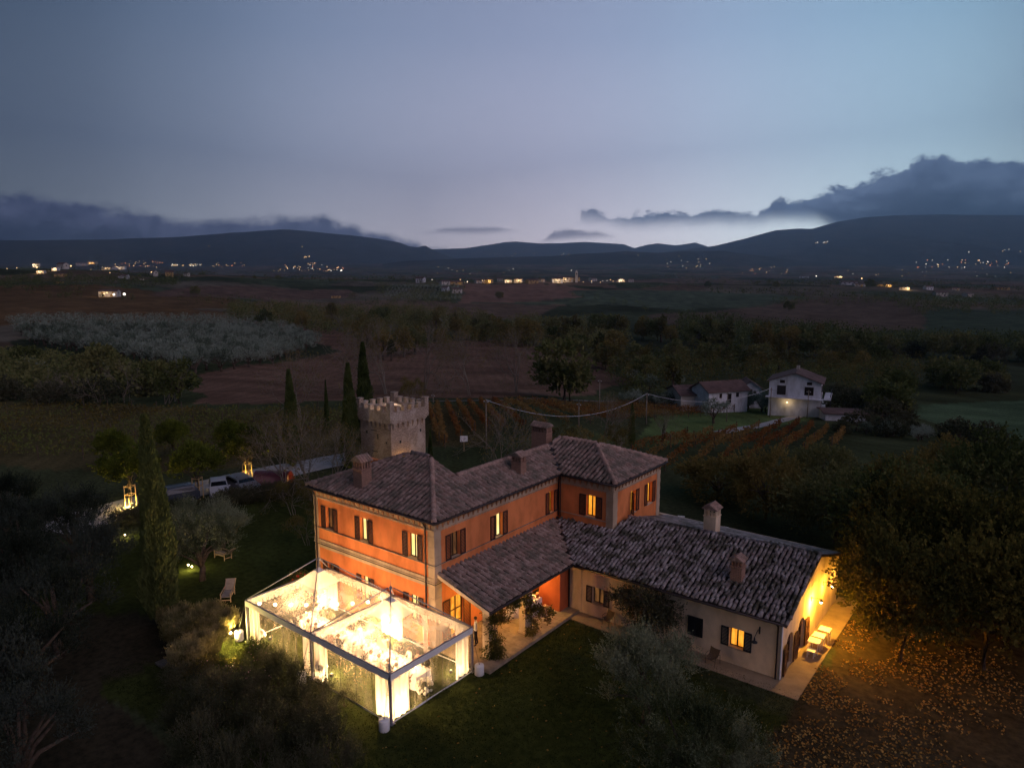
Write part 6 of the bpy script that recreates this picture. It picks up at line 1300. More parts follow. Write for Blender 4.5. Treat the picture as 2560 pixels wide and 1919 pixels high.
# the olive grove on the left slope: nearest trees single, the rest one mass
Pg = gpoly((20, 800), (250, 795), (500, 792), (700, 808), (800, 850), (780, 880), (660, 915), (560, 935), (470, 940), (380, 915), (200, 890), (60, 850)); P_ = np.array(Pg); x0, y0 = P_.min(0); x1, y1 = P_.max(0); cand_ = []
for gx_ in np.arange(x0, x1, 6.4):
    for gy_ in np.arange(y0, y1, 9.2):
        a = gx_ + rf.uniform(-1, 1) + 2 * math.sin(gy_ / 40); b = gy_ + rf.uniform(-.8, .8) + 3 * math.sin(gx_ / 30); cand_.append((a, b))
cand_ = np.array(cand_); cand_ = cand_[inpoly(cand_[:, 0], cand_[:, 1], Pg)]; dd_ = np.hypot(cand_[:, 0] - CAM[0], cand_[:, 1] - CAM[1]); cand_ = cand_[np.argsort(dd_)]
far_kinds['ol2'] = olive(88, 2.0, 3.4, 20, 9, 4, .42, '', 'grove leaf', up=.4, sl=.5); far_kinds['ol2']['_used'] = 0
for a, b in cand_[:280]: far('ol2', (a, b, float(H(a, b))), rf.uniform(1.2, 1.9), 'grey-green olive tree in the near rows of the slope grove', 'olive trees in the near rows of the slope grove')
def mass(name, pts, seed, mat, label, s=(1.3, 1.9), r=1.9, h=3.4, n=80, Lf=.6):
    rs = np.random.RandomState(seed); k = len(pts); c = np.repeat(pts, n, 0); sc = np.repeat(rs.uniform(*s, k), n)[:, None]; d = unit(rs.normal(size=(k * n, 3))); z = H(c[:, 0], c[:, 1])
    C = np.stack([c[:, 0], c[:, 1], z + h * .55], -1) + d * np.array([r, r, h * .48]) * sc * rs.uniform(.6, 1, (k * n, 1)); V, Fq = leaf_quads(C, rs.normal(size=C.shape), Lf, Lf * .8, rs); tag(link(name, npmesh(name, V, Fq, mat)), label, 'trees', kind='stuff')
if len(cand_) > 280: mass('olive_grove', cand_[280:1500], 5, 'grove leaf', 'dense grey-green olive grove covering the upper left slope')
# the small terraced olive rows in the middle distance
Pq = gpoly((955, 742), (975, 716), (1150, 712), (1155, 750), (1060, 756)); P_ = np.array(Pq); x0, y0 = P_.min(0); x1, y1 = P_.max(0); c2_ = np.array([(a + (j % 2) * 2, b) for a in np.arange(x0, x1, 7) for j, b in enumerate(np.arange(y0, y1, 12))]); c2_ = c2_[inpoly(c2_[:, 0], c2_[:, 1], Pq)][:700]
mass('olive_orchard', c2_, 6, 'grove leaf', 'regular rows of small olives below the village', (.9, 1.2), 1.6, 3, 26, .8)
# far woods and hedges reading as masses
def scatter(poly, n, seed, **k):
    rs = np.random.RandomState(seed); P = np.array(poly); x0, y0 = P.min(0); x1, y1 = P.max(0); q = np.stack([rs.uniform(x0, x1, n * 3), rs.uniform(y0, y1, n * 3)], -1); return q[inpoly(q[:, 0], q[:, 1], poly)][:n]
mass('far_wood', scatter(gpoly((1700, 800), (1700, 860), (2100, 880), (2560, 890), (2700, 860), (2300, 855), (2100, 835)), 500, 7), 8, 'oak leaf', 'dark wood filling the valley behind the farm', (1.6, 2.6), 3.2, 6, 60, 1.1)
mass('far_wood', scatter(gpoly((-200, 900), (100, 905), (300, 935), (440, 965), (420, 1000), (0, 990), (-200, 990)), 330, 9), 10, 'oak leaf', 'dark scrub in the hollow under the olive grove', (1.0, 1.8), 2.6, 4, 60, .7)
vw = scatter(gpoly((560, 778), (760, 772), (1000, 780), (1250, 798), (1500, 812), (1570, 860), (1490, 905), (1380, 880), (1200, 862), (1000, 862), (860, 840), (700, 812), (580, 798)), 520, 31); mass('valley_wood', vw[::2], 32, 'oak leaf', 'dense dark wood filling the valley beyond the brown field', (1.3, 2.3), 3.0, 6.5, 150, .85); mass('valley_wood', vw[1::2], 34, 'autumn leaf', 'yellowing trees mixed through the valley wood', (1.2, 2.0), 2.6, 6, 150, .8)
vw = scatter(gpoly((1480, 900), (1600, 905), (1800, 905), (2050, 915), (2300, 930), (2300, 975), (2100, 985), (1900, 965), (1700, 965), (1640, 1000), (1560, 985)), 260, 35); mass('farm_wood', vw[::2], 36, 'oak leaf', 'dark trees crowding behind the farm', (.9, 1.6), 2.4, 6, 110, .55); mass('farm_wood', vw[1::2], 37, 'poplar leaf', 'lighter slender trees crowding behind the farm', (.9, 1.7), 1.6, 7.5, 110, .5)
mass('far_wood', scatter(gpoly((0, 702), (200, 690), (480, 700), (430, 716), (200, 735), (0, 735)), 190, 38), 39, 'oak leaf', 'dark groves between the houses of the left hillside', (1.1, 2.2), 3, 6, 50, 1.1)
mass('far_wood', scatter(gpoly((940, 716), (1160, 720), (1150, 770), (960, 770)), 90, 40), 41, 'oak leaf', 'dark trees around the small olive orchard', (1.2, 2.2), 3, 6, 50, 1.1)
mass('far_wood', scatter(gpoly((1900, 760), (2300, 745), (2600, 745), (2600, 790), (2300, 790), (2250, 770)), 170, 42), 43, 'oak leaf', 'dark wood below the right-hand hilltop farm', (1.3, 2.4), 3, 6, 50, 1.1)
rs = np.random.RandomState(19); hh_ = []
for i in range(120):   # hedges dividing the far fields
    a = az_pt(rs.uniform(-200, 2700), rs.uniform(900, 5200)); th = rs.uniform(-.6, .6) + (YAW); L_ = rs.uniform(60, 320); k = int(L_ / 9); t = np.linspace(0, L_, k); hh_.append(np.stack([a[0] + np.cos(th) * t, a[1] + np.sin(th) * t], -1) + rs.normal(size=(k, 2)) * 4)
mass('far_hedges', np.vstack(hh_), 20, 'oak leaf', 'hedges and tree lines between the far fields', (1.2, 3.2), 4, 6, 22, 2.2)
# ------------------------------------------------------------------ the stone tower
tp = (-27.75, 22.33, float(H(-27.75, 22.33))); aT = R(39); Lv = -RT * math.cos(aT) + FH * math.sin(aT); tz = math.atan2(Lv[1], Lv[0]) + math.pi
tower = empty('tower', (tp[0], tp[1], 0), 'old stone dovecote tower with corbelled battlements behind the villa', 'tower', tz)
# local frame: front corner at the origin, left face along -x, right face along +y
SW = 4.9
MB().box(-SW, 0, -1.5, 0, SW, 5.6).build('wall', 'tower stone', tower)
o = .28; b = MB(); b.box(-SW - o, -o, 5.75, o, SW + o, 6.15); b.box(-SW - o, -o, 6.15, -SW + .15, SW + o, 6.8); b.box(-.15, -o, 6.15, o, SW + o, 6.8); b.box(-SW + .15, -o, 6.15, -.15, .15, 6.8); b.box(-SW + .15, SW - .15, 6.15, -.15, SW + o, 6.8)
b.box(-SW - o - .03, -o - .03, 6.02, o + .03, SW + o + .03, 6.10); b.build('parapet', 'tower stone', tower)
for face in range(4):
    for i in range(7):
        b = MB(); u = SW * (i + .5) / 7; w = .22
        def T(x0, y0, z0, x1, y1, z1):
            if face == 0: b.box(-SW + x0, -y1, z0, -SW + x1, -y0, z1)
            elif face == 1: b.box(y0, x0, z0, y1, x1, z1)
            elif face == 2: b.box(-SW + x0, SW + y0, z0, -SW + x1, SW + y1, z1)
            else: b.box(-SW - y1, x0, z0, -SW - y0, x1, z1)
        T(u - w / 2, 0, 4.95, u + w / 2, .10, 5.20); T(u - w / 2, 0, 5.20, u + w / 2, .19, 5.48); T(u - w / 2, 0, 5.48, u + w / 2, o, 5.75)
        T(u - SW / 14 - .02, 0, 5.60, u + SW / 14 + .02, o - .01, 5.75)
        for s_ in (-1, 1): T(u + s_ * .11 if s_ > 0 else u - .22, 0, 5.50, u + .22 if s_ > 0 else u - .11, o - .015, 5.61)
        b.build('corbel', 'tower stone', tower)
def merlon(x0, y0, x1, y1, h): b = MB(); b.box(x0, y0, 6.8, x1, y1, 6.8 + h); b.box(x0 - .05, y0 - .05, 6.8 + h, x1 + .05, y1 + .05, 6.8 + h + .07); b.build('merlon', 'tower stone', tower)
for cx, cy in ((-.28, -.28), (-SW - .28, -.28), (-.28, SW - .28), (-SW - .28, SW - .28)): merlon(cx, cy, cx + .56, cy + .56, .98)
for i in range(4):
    a = .28 + .62 + (SW - .2) * i / 4.6
    for s0 in (0, 1):
        y = -o if s0 == 0 else SW - .14; merlon(-SW - .28 + a, y, -SW - .28 + a + .40, y + .42, .55)
        x = -.14 if s0 == 0 else -SW - .28; merlon(x, -.28 + a, x + .42, -.28 + a + .40, .55)
b = MB(); b.box(-SW + .1, .1, 6.14, -.1, SW - .1, 6.2); b.build('roof_deck', 'concrete', tower)
for x, z, w, h in ((-3.9, 4.1, .3, .3), (-2.1, 3.7, .18, .55), (-.75, 3.4, .22, .2), (-3.7, 1.6, .28, .45), (-1.9, 1.2, .35, .22)): MB().box(x - w / 2, -.008, z, x + w / 2, .03, z + h).build('wall_hole', 'iron', tower)
for x, z in ((-2.7, 4.55), (-2.6, 2.3)): MB().box(x - .45, -.05, z, x + .45, .0, z + .07).build('tie_bar', 'iron', tower)
MB().box(-.0, 1.15, 3.35, .012, 1.38, 3.65).build('wall_hole', 'iron', tower); MB().box(-.0, 4.1, 4.1, .012, 4.3, 4.4).build('wall_hole', 'iron', tower)
d = MB(); d.box(.0, .95, -.2, .02, 1.55, 1.9); dd = d.build('door', 'lit pane', tower); MB().box(.005, 1.5, -.2, .06, 2.05, 1.95).build('door_leaf', 'pale wood', tower)
lamp('tower_lamp', (.5, 1.2, 1.2), 12, (1, .55, .15), .05, tower)
pr = empty('parasol', tuple((tower.matrix_world if False else Matrix.Translation(tower.location) @ Matrix.Rotation(tz, 4, 'Z')) @ Vector((-1.6, 1.5, 6.2))), 'grey canvas parasol with a lamp under it on the tower roof', 'parasol', tz)
b = MB(); b.tube([(0, 0, 0), (0, 0, 1.45)], .03, 8); b.build('pole', 'iron', pr); b = MB()
for i in range(4):
    a0, a1 = math.pi / 2 * i + .78, math.pi / 2 * (i + 1) + .78; b.quad((1.3 * math.cos(a0), 1.3 * math.sin(a0), .86), (1.3 * math.cos(a1), 1.3 * math.sin(a1), .86), (0, 0, 1.42))
b.build('canopy', 'white drape', pr); MB().ball((.3, -.3, .8), .05, 8, 5).build('bulb', 'bulb', pr); lamp('parasol_light', (.3, -.3, .68), 6, (1, .7, .4), .05, pr)
# ------------------------------------------------------------------ cars along the road
def car(loc, rz, body, label, kind='hatch', L_=4.2, Wd=1.76, Hh=1.48):
    c = empty('parked_car', loc, label, 'car', rz); h = L_ / 2; w = Wd / 2
    prof = {'hatch': [(-h, .45), (-h + .02, .78), (-h + .10, .92), (-h + .35, 1.0), (-h + .62, Hh - .06), (-h + 1.0, Hh), (.15, Hh - .01), (.42, Hh - .06), (1.12, .96), (h - .25, .82), (h - .03, .66), (h, .42)],
            'suv': [(-h, .5), (-h + .02, .95), (-h + .12, 1.08), (-h + .45, Hh - .05), (-h + .8, Hh), (.3, Hh - .01), (.6, Hh - .06), (1.2, 1.08), (h - .2, .98), (h - .02, .8), (h, .45)]}[kind]
    belt = .95 if kind == 'hatch' else 1.08; b = MB(); v = []; f = []; n = len(prof)
    def hw(x, z): t = max(0, (z - belt) / (Hh - belt)); e = max(0, abs(x) / h - .72) / .28; return w * (1 - .20 * t) * (1 - .14 * e * e)
    for x, z in prof: ww = hw(x, z); v += [(x, -ww, z), (x, ww, z)]
    for x, z in prof: ww = hw(x, .3); v += [(x, -ww, .24), (x, ww, .24)]
    for i in range(n - 1): a = i * 2; f += [(a, a + 2, a + 3, a + 1)]; bb = n * 2 + a; f += [(a, bb, bb + 2, a + 2), (a + 1, a + 3, bb + 3, bb + 1)]; f += [(bb, bb + 1, bb + 3, bb + 2)]
    f += [(0, 1, n * 2 + 1, n * 2), (n * 2 - 2, n * 4 - 2, n * 4 - 1, n * 2 - 1)]; b.add(v, f); bo = b.build('body', body, c); bo.data.shade_smooth(); m_ = bo.modifiers.new('b', 'BEVEL'); m_.width = .035; m_.segments = 2; bo.modifiers.new('e', 'EDGE_SPLIT').split_angle = R(38)
    def glass(pts, nm): MB().add(pts, [tuple(range(len(pts)))]).build(nm, 'car glass', c)
    xs = [p for p in prof if p[1] > belt + .02]; fx = [p for p in prof if p[0] > 0]; (xa, za), (xb, zb) = prof[7 if kind == 'hatch' else 6], prof[8 if kind == 'hatch' else 7]
    def lift(x, z, y, k=.012): return (x + k, y, z + k)
    glass([lift(xb - .08, zb + .02, -hw(xb, zb) + .10), lift(xb - .08, zb + .02, hw(xb, zb) - .10), lift(xa + .05, za - .02, hw(xa, za) - .08), lift(xa + .05, za - .02, -hw(xa, za) + .08)], 'windscreen')
    (xr, zr_), (xq, zq) = prof[3 if kind == 'hatch' else 2], prof[4 if kind == 'hatch' else 3]
    glass([(xr - .0, -hw(xr, zr_) + .10, zr_ + .05), (xr - .0, hw(xr, zr_) - .10, zr_ + .05), (xq - .05, hw(xq, zq) - .08, zq - .05), (xq - .05, -hw(xq, zq) + .08, zq - .05)], 'rear_window')
    for s_ in (-1, 1):
        q = [(xr + .22, belt + .04), (xq + .2, Hh - .12), (xa - .1, Hh - .12), (xb - .28, belt + .04)]; glass([(x, s_ * (hw(x, z) + .008), z) for x, z in q], 'side_window')
        MB().cbox((xb - .35, s_ * (w + .08), belt + .08), (.12, .2, .12)).build('mirror', body, c)
        for x in (-h + .78, h - .80):
            t = MB().tube([(x, s_ * (w - .20), .32), (x, s_ * (w + .01), .32)], .32, 18).build('wheel', 'tyre', c); MB().tube([(x, s_ * (w - .05), .32), (x, s_ * (w + .02), .32)], .19, 10).build('rim', 'car silver', t)
        MB().cbox((h - .08, s_ * (w - .30), .68), (.14, .36, .13)).build('headlight', 'plastic white', c); MB().cbox((-h + .06, s_ * (w - .22), .86), (.10, .20, .20)).build('tail_light', 'car red', c)
    MB().cbox((h - .02, 0, .52), (.06, .9, .14)).build('grille', 'iron', c); MB().cbox((h + .012, 0, .42), (.01, .5, .11)).build('number_plate', 'plastic white', c)
    return c
RD = math.atan2(gp(600, 1196)[1] - gp(330, 1262)[1], gp(600, 1196)[0] - gp(330, 1262)[0]); toc = lambda p: math.atan2(CAM[1] - p[1], CAM[0] - p[0])
p = gp(548, 1236); car(p, toc(p) + .02, 'car white', 'small white car parked nose towards the house between tree stakes', 'hatch', 3.9, 1.72, 1.52)
p = gp(608, 1228); car(p, toc(p) + .42, 'car silver', 'silver-white car with black windscreen parked right of the white car', 'suv', 4.4, 1.85, 1.5)
p = gp(432, 1258); car(p, toc(p) - 1.35, 'car dark', 'dark blue-grey car half hidden behind the tall cypress', 'suv', 4.5, 1.85, 1.62)
p = gp(684, 1222); wg = empty('covered_wagon', p, 'dark red barrel-shaped cabin glowing inside at the road bend', 'cabin', toc(p) + 1.2)
b = MB(); n = 12; v = []; f = []
for x in (-1.7, 1.7):
    for i in range(n + 1): a = math.pi * i / n; v.append((x, -math.cos(a) * 1.15, .35 + math.sin(a) * 1.5))
for i in range(n): f.append((i, i + 1, n + 2 + i, n + 1 + i))
f.append(tuple(range(n + 1))); b.add(v, f); b.build('shell', 'car red', wg, True); MB().box(-1.7, -1.15, .2, 1.7, 1.15, .35).build('floor', 'dark wood', wg); lamp('cabin_light', (1.45, 0, .8), 4, (1, .5, .12), .1, wg)
b = MB(); v2 = [(1.2, -math.cos(math.pi * i / n) * 1.1, .35 + math.sin(math.pi * i / n) * 1.45) for i in range(n + 1)]; b.add(v2, [tuple(range(n + 1))]); b.build('end_wall', 'pale wood', wg)
# ------------------------------------------------------------------ garden furniture
def lounger(loc, rz, label):
    e = empty('deck_chair', loc, label, 'deck chair', rz); b = MB()
    for s_ in (-.3, .3): b.obox((-.75, s_ - .02, .28), (1.3, 0, .06), (0, .04, 0), (0, 0, .06)); b.obox((-.72, s_ - .02, 0), (.06, 0, 0), (0, .04, 0), (0, 0, .55)); b.obox((.45, s_ - .02, 0), (.06, 0, 0), (0, .04, 0), (0, 0, .55)); b.obox((-.75, s_ - .03, .55), (1.25, 0, 0), (0, .06, 0), (0, 0, .035)); b.obox((.35, s_ - .02, .3), (.6, 0, .55), (0, .04, 0), (0, 0, .05))
    for x in (-.72, .45): b.obox((x, -.3, .12), (.04, 0, 0), (0, .6, 0), (0, 0, .05))
    b.obox((.93, -.34, .86), (.05, 0, 0), (0, .68, 0), (0, 0, .05)); b.build('frame', 'pale wood', e)
    MB().obox((-.74, -.27, .36), (1.12, 0, .02), (0, .54, 0), (0, 0, .03)).build('seat', 'pale canvas', e); MB().obox((.36, -.27, .38), (.58, 0, .52), (0, .54, 0), (-.02, 0, .03)).build('backrest', 'pale canvas', e); return e
lounger(gp(571, 1493), toc(gp(571, 1493)) + 2.9, 'wooden deck chair with pale canvas alone on the dark lawn'); lounger(gp(560, 1395), toc(gp(560, 1395)) + .6, 'white lounger half hidden by the olive tree')
def wire_chair(loc, rz, label):
    e = empty('garden_chair', loc, label, 'chair', rz); b = MB(); n = 10; v = []; f = []
    for j in range(6):
        t = j / 5
        for i in range(n + 1): a = -1 + 2 * i / n; y = a * (.26 + .05 * t); z = .38 + .40 * max(0, t - .35) / .65 * 1.25 + .10 * a * a * (1.3 - t); x = .26 - .34 * min(1, t / .5) - .14 * max(0, t - .5) * 2 * .9 - .04 * a * a; v.append((x, y, z))
    for j in range(5):
        for i in range(n): a = j * (n + 1) + i; f.append((a, a + 1, a + n + 2, a + n + 1))
    b.add(v, f); b.build('seat_shell', 'wicker', e, True)
    for s_ in (-1, 1): MB().tube([(.24, s_ * .30, 0), (.20, s_ * .31, .60), (.0, s_ * .32, .66), (-.22, s_ * .30, .62), (-.30, s_ * .27, 0)], .014, 6).build('leg', 'iron', e)
    MB().tube([(.22, -.3, .36), (.22, .3, .36)], .012, 6).build('stretcher', 'iron', e); return e
for x, y, lb, rz in ((6.35, 8.28, 'wicker shell chair below the dark red shutters, nearest the terrace', -1.9), (11.25, 8.18, 'wicker shell chair under the closed black window', -1.75), (12.95, 8.08, 'wicker shell chair left of the lit window with black shutters', -1.8)): wire_chair((x, y, .06 if x < 12 else -.02), rz, lb)
def side_table(loc, lab, w=.62, h=.72, ch=True):
    e = empty('side_table', loc, lab, 'table'); MB().box(-w / 2, -w / 2, h - .05, w / 2, w / 2, h).build('top', 'plastic white', e)
    for x in (-w / 2 + .05, w / 2 - .05):
        for y in (-w / 2 + .05, w / 2 - .05): MB().tube([(x, y, 0), (x, y, h - .05)], .022, 6).build('leg', 'plastic white', e)
    for x in (-1, 1): MB().box(x * (w / 2 - .05) - .01, -w / 2 + .05, h - .16, x * (w / 2 - .05) + .01, w / 2 - .05, h - .10).build('rail', 'plastic white', e)
for x, y, h, lb in ((16.95, 12.75, .74, 'white square table nearest in the row by the open door leaf'), (17.0, 13.5, .76, 'middle white table of the row by the lit wall'), (17.1, 14.35, .80, 'farthest white table of the row by the lit wall'), (16.98, 12.1, .46, 'low white stool in front of the white tables')): side_table((x, y, -.02), lb, .62 if h > .5 else .42, h)
for x, y, rz, lb in ((16.78, 10.75, .05, 'dark square doormat before the near arched door'), (17.0, 16.5, .1, 'dark square grate farther along the lit pavement')): m_ = empty('doormat', (x, y, -.018), lb, 'doormat', rz); MB().box(-.28, -.30, 0, .28, .30, .015).build('mat', 'doormat', m_)
# buffet table with a white cloth and things on it, under the portico
e = empty('buffet_table', (1.9, 6.85, .18), 'buffet table behind the second portico pier', 'table'); MB().box(-.35, -.9, .86, .35, .25, .9).build('tabletop', 'pale wood', e)
c_ = MB(); loop = [(-.37, -.92), (.37, -.92), (.37, .27), (-.37, .27)]; lp = []
for i in range(4):
    (x0, y0), (x1, y1) = loop[i], loop[(i + 1) % 4]
    for k in range(7): lp.append((x0 + (x1 - x0) * k / 7, y0 + (y1 - y0) * k / 7))
v = []; f = []
for i, (x, y) in enumerate(lp): k = 1 + .05 * (i % 2); v += [(x, y, .915), (x * k * 1.06, y * k * 1.03, .03)]
for i in range(len(lp)): j = (i + 1) % len(lp); f.append((2 * i, 2 * i + 1, 2 * j + 1, 2 * j))
f.append(tuple(2 * i for i in range(len(lp)))); q = c_.add(v, f).build('tablecloth', 'white cloth', None); q.location = (1.9, 6.85, .18); tag(q, 'white cloth falling over the buffet table under the portico', 'tablecloth')
for x, y, r, h, mt, lb in ((2.05, 6.95, .12, .30, 'terracotta', 'brown ice bucket on the buffet table'), (1.85, 6.6, .10, .16, 'pale wood', 'small pot on the buffet table'), (1.75, 6.3, .08, .35, 'ghost plastic', 'glass vase on the buffet table')): o_ = MB().lathe((0, 0, 0), [(r * .7, 0), (r, h * .6), (r * .9, h), (r * .7, h * .95)], 12).build('vessel', mt, None, True); o_.location = (x, y, 1.096); tag(o_, lb, 'vessel')
e = empty('round_table', (1.1, 5.6, .18), 'round table with a long white cloth left of the second pier', 'table'); MB().lathe((0, 0, 0), [(.62, .02), (.52, .5), (.50, .76), (.02, .765)], 20).build('tablecloth', 'white cloth', e, True)
e = empty('storage_box', (2.35, 7.35, .18), 'small wooden crate on the floor beside the buffet table', 'crate'); b = MB(); b.box(-.2, -.25, 0, .2, .25, .22); b.build('box', 'pale wood', e); MB().box(-.22, -.27, .22, .22, .27, .25).build('lid', 'pale wood', e)
# waiter standing under the portico, seen from behind the climber
wv = [(0, 0, .98), (0, .0, 1.12), (0, .01, 1.30), (0, .0, 1.44), (0, .01, 1.52), (0, .03, 1.63), (-.18, 0, 1.41), (-.24, .03, 1.14), (-.20, .22, 1.05), (-.18, .30, 1.08), (.18, 0, 1.41), (.25, .0, 1.14), (.24, .06, .90), (.24, .08, .80), (-.10, 0, .92), (-.12, .03, .50), (-.12, -.02, .09), (-.12, .12, .04), (.10, 0, .92), (.12, -.02, .50), (.13, -.10, .09), (.14, .04, .04)]
wr_ = [(.15, .11), (.13, .09), (.16, .10), (.12, .08), .05, (.085, .10), .052, .042, .034, .032, .052, .042, .034, .032, .092, .062, .045, .04, .092, .062, .045, .04]
wm = skin_mesh('body', wv, se, wr_, ['white cloth', 'skin', 'black cloth'])
for p_ in wm.polygons: c = p_.center; p_.material_index = 1 if (c.z > 1.50 or (abs(c.x) > .16 and c.z < .88 and c.z > .76) or (c.y > .2 and c.z > .9)) else 2 if c.z < .98 else 0
wt = empty('person', (1.72, 1.45, .18), 'waiter in white shirt and black trousers standing under the portico', 'person', 2.2); link('body', wm, wt); hr = MB().ball((0, .005, 1.665), .10, 10, 7).mesh('hair', 'hair brown'); hr.shade_smooth(); link('hair', hr, wt)
# white oddments behind the wing
e = empty('garden_table', gp(1722, 1306), 'round white garden table behind the wing ridge', 'table'); 
e.location = (8.6, 20.5, 1.0 + 2.0); MB().lathe((0, 0, 0), [(.03, -3.5), (.03, 0)], 8).build('leg', 'plastic white', e); MB().lathe((0, 0, 0), [(.55, 0), (.58, .04), (.5, .05), (.1, .05)], 24).build('top', 'plastic white', e, True)
e = empty('garden_chair', (5.3, 20.6, 2.2), 'white garden chair at the corner of the rear block', 'chair', .4); b = MB(); b.box(-.25, -.25, .42, .25, .25, .46); [b.box(-.25 + i * .085, .23, .46, -.21 + i * .085, .27, .95) for i in range(6)]; b.box(-.25, .23, .93, .25, .28, 1.0); b.build('seat', 'plastic white', e)
for x in (-.23, .23):
    for y in (-.23, .23): MB().tube([(x, y, -3.6), (x, y, .42)], .02, 6).build('leg', 'plastic white', e)
p = gp(1160, 1128); e = empty('sign', p, 'small white notice board on a post in the grass', 'sign', YAW + .15); MB().tube([(0, 0, -.1), (0, 0, 1.5)], .03, 6).build('post', 'pale wood', e); MB().box(-.45, -.02, 1.2, .45, .02, 1.9).build('board', 'white paint', e)
b = MB(); [b.box(-.36, -.026, 1.78 - i * .12, -.36 + w, -.0205, 1.80 - i * .12) for i, w in enumerate((.6, .7, .5, .66))]; b.build('lettering', 'dusty cloth', e)
p = gp(407, 1660); o_ = MB().box(-.35, -.25, 0, .35, .25, .12).build('stone_slab', 'dusty track', None); o_.location = p; tag(o_, 'pale flat stone slab in the dark left garden', 'stone')
p = (31.5, 19.0, float(H(31.5, 19))); e = empty('garden_chair', p, 'white chair glimpsed among the dark trees at right', 'chair', 1); MB().box(-.3, -.3, .4, .3, .3, .45).build('seat', 'plastic white', e); MB().box(-.3, .26, .45, .3, .3, .95).build('backrest', 'plastic white', e); b = MB(); [b.tube([(x, y, 0), (x, y, .4)], .02, 5) for x in (-.27, .27) for y in (-.27, .27)]; b.build('leg', 'plastic white', e)
# ------------------------------------------------------------------ poles and the pale cable
def pole(px, d, ytop, label, mat='pale bark', r=.10, arms=False):
    p = az_pt(px, d); ht = CAM[2] - d * float(dtan(ytop)) - p[2]; e = empty('utility_pole', p, label, 'pole'); MB().tube([(0, 0, -.3), (0, 0, ht)], [r * 1.25, r * .8], 8).build('shaft', mat, e, True)
    b = MB(); b.obox((-.35, -.03, ht - .45), (.7, 0, 0), (0, .06, 0), (0, 0, .08)); b.build('crossarm', 'iron', e); b = MB(); [b.lathe((x, 0, ht - .38), [(.04, 0), (.05, .08), (.02, .14)], 8) for x in (-.3, .3)]; b.build('insulator', 'plastic white', e); return Vector((p[0], p[1], p[2] + ht - .1))
q0 = pole(1214, 84, 997, 'pale round pole behind the villa where the cable starts', 'pale bark', .08); q1 = pole(1622, 118, 982, 'tall grey pole on the farm lawn carrying the cable'); q2 = pole(1937, 134, 968, 'pole in front of the white farmhouse')
pole(1450, 104, 1006, 'slim pole standing in the red vine rows'); pole(1502, 128, 948, 'pole beside the big dark tree'); pole(1827, 124, 978, 'thin pole beside the tall grey pole', r=.08); pole(247, 120, 950, 'lone thin pole in the dark left fields', r=.10); pole(1080, 120, 984, 'short pole at the start of the far lane', r=.08); pole(2032, 132, 975, 'pole at the farmhouse corner', r=.08)
for p0, p1, sag, lb in ((q0, q1, 2.9, 'thick pale cable sagging from the villa pole to the farm pole'), (q1, q2, 2.0, 'thick pale cable between the farm poles')):
    pts = [p0.lerp(p1, t) - Vector((0, 0, sag * 4 * t * (1 - t))) for t in [i / 24 for i in range(25)]]; tag(MB().tube(pts, .032, 6).build('cable', 'white plaster', None, True), lb, 'cable')
# ------------------------------------------------------------------ the farm across the vineyard
def house(loc, rz, w, d, hw_, hr, label, name='farmhouse', cat='farmhouse', wallm='white plaster', roofm='far roof', wins=(), hip=False, ov=.5, chim=False, gable_ax='x'):
    """w along x, d along y, ridge along x; wins: (face, a, z, w, h, material)"""
    e = empty(name, loc, label, cat, rz); b = MB(); b.box(-w / 2, -d / 2, -2.5, w / 2, d / 2, hw_)
    if not hip: b.prism([(-d / 2, hw_), (d / 2, hw_), (0, hw_ + hr)], -w / 2 + .01, w / 2 - .01, 0)
    b.build('wall', wallm, e); r = MB(); t = .16; k = hr / (d / 2); zo = hw_ - ov * k
    if hip: r.add([(-w / 2 - ov, -d / 2 - ov, zo), (w / 2 + ov, -d / 2 - ov, zo), (w / 2 + ov, d / 2 + ov, zo), (-w / 2 - ov, d / 2 + ov, zo), (-w / 2 + d / 2, 0, hw_ + hr), (w / 2 - d / 2, 0, hw_ + hr)], [(0, 1, 5, 4), (1, 2, 5), (2, 3, 4, 5), (3, 0, 4), (3, 2, 1, 0)])
    else:
        for s_ in (-1, 1): r.obox((-w / 2 - ov, s_ * (d / 2 + ov), zo), (w + 2 * ov, 0, 0), (0, -s_ * (d / 2 + ov), hr + ov * k), (0, 0, t))
    rf_ = r.build('roof', roofm, e)
    if chim: MB().box(w * .2, -.3, hw_ + hr * .5, w * .2 + .5, .3, hw_ + hr + .8).build('chimney', 'far wall', rf_)
    for fc, a, z, ww, hh_, mt in wins:
        q = MB(); f_ = MB(); g_ = .06
        def bx(mb, a0, a1, z0, z1, o0, o1):
            if fc == 'f': mb.box(a0, -d / 2 - o1, z0, a1, -d / 2 - o0, z1)
            elif fc == 'b': mb.box(a0, d / 2 + o0, z0, a1, d / 2 + o1, z1)
            elif fc == 'r': mb.box(w / 2 + o0, a0, z0, w / 2 + o1, a1, z1)
            else: mb.box(-w / 2 - o1, a0, z0, -w / 2 - o0, a1, z1)
        bx(f_, a - ww / 2 - g_, a + ww / 2 + g_, z - g_, z + hh_ + g_, .0, .03); wo = f_.build('window', 'dark wood', e); bx(q, a - ww / 2, a + ww / 2, z, z + hh_, .03, .045); q.build('pane', mt, wo)
    return e
fp = az_pt(2000, 140); fp = (fp[0], fp[1], fp[2] + 1.9); fh = house(fp, YAW - R(24) + R(0), 9.5, 8.2, 5.4, 1.9, 'white two-storey farmhouse with brown shutters beyond the vines', chim=True, wins=[])
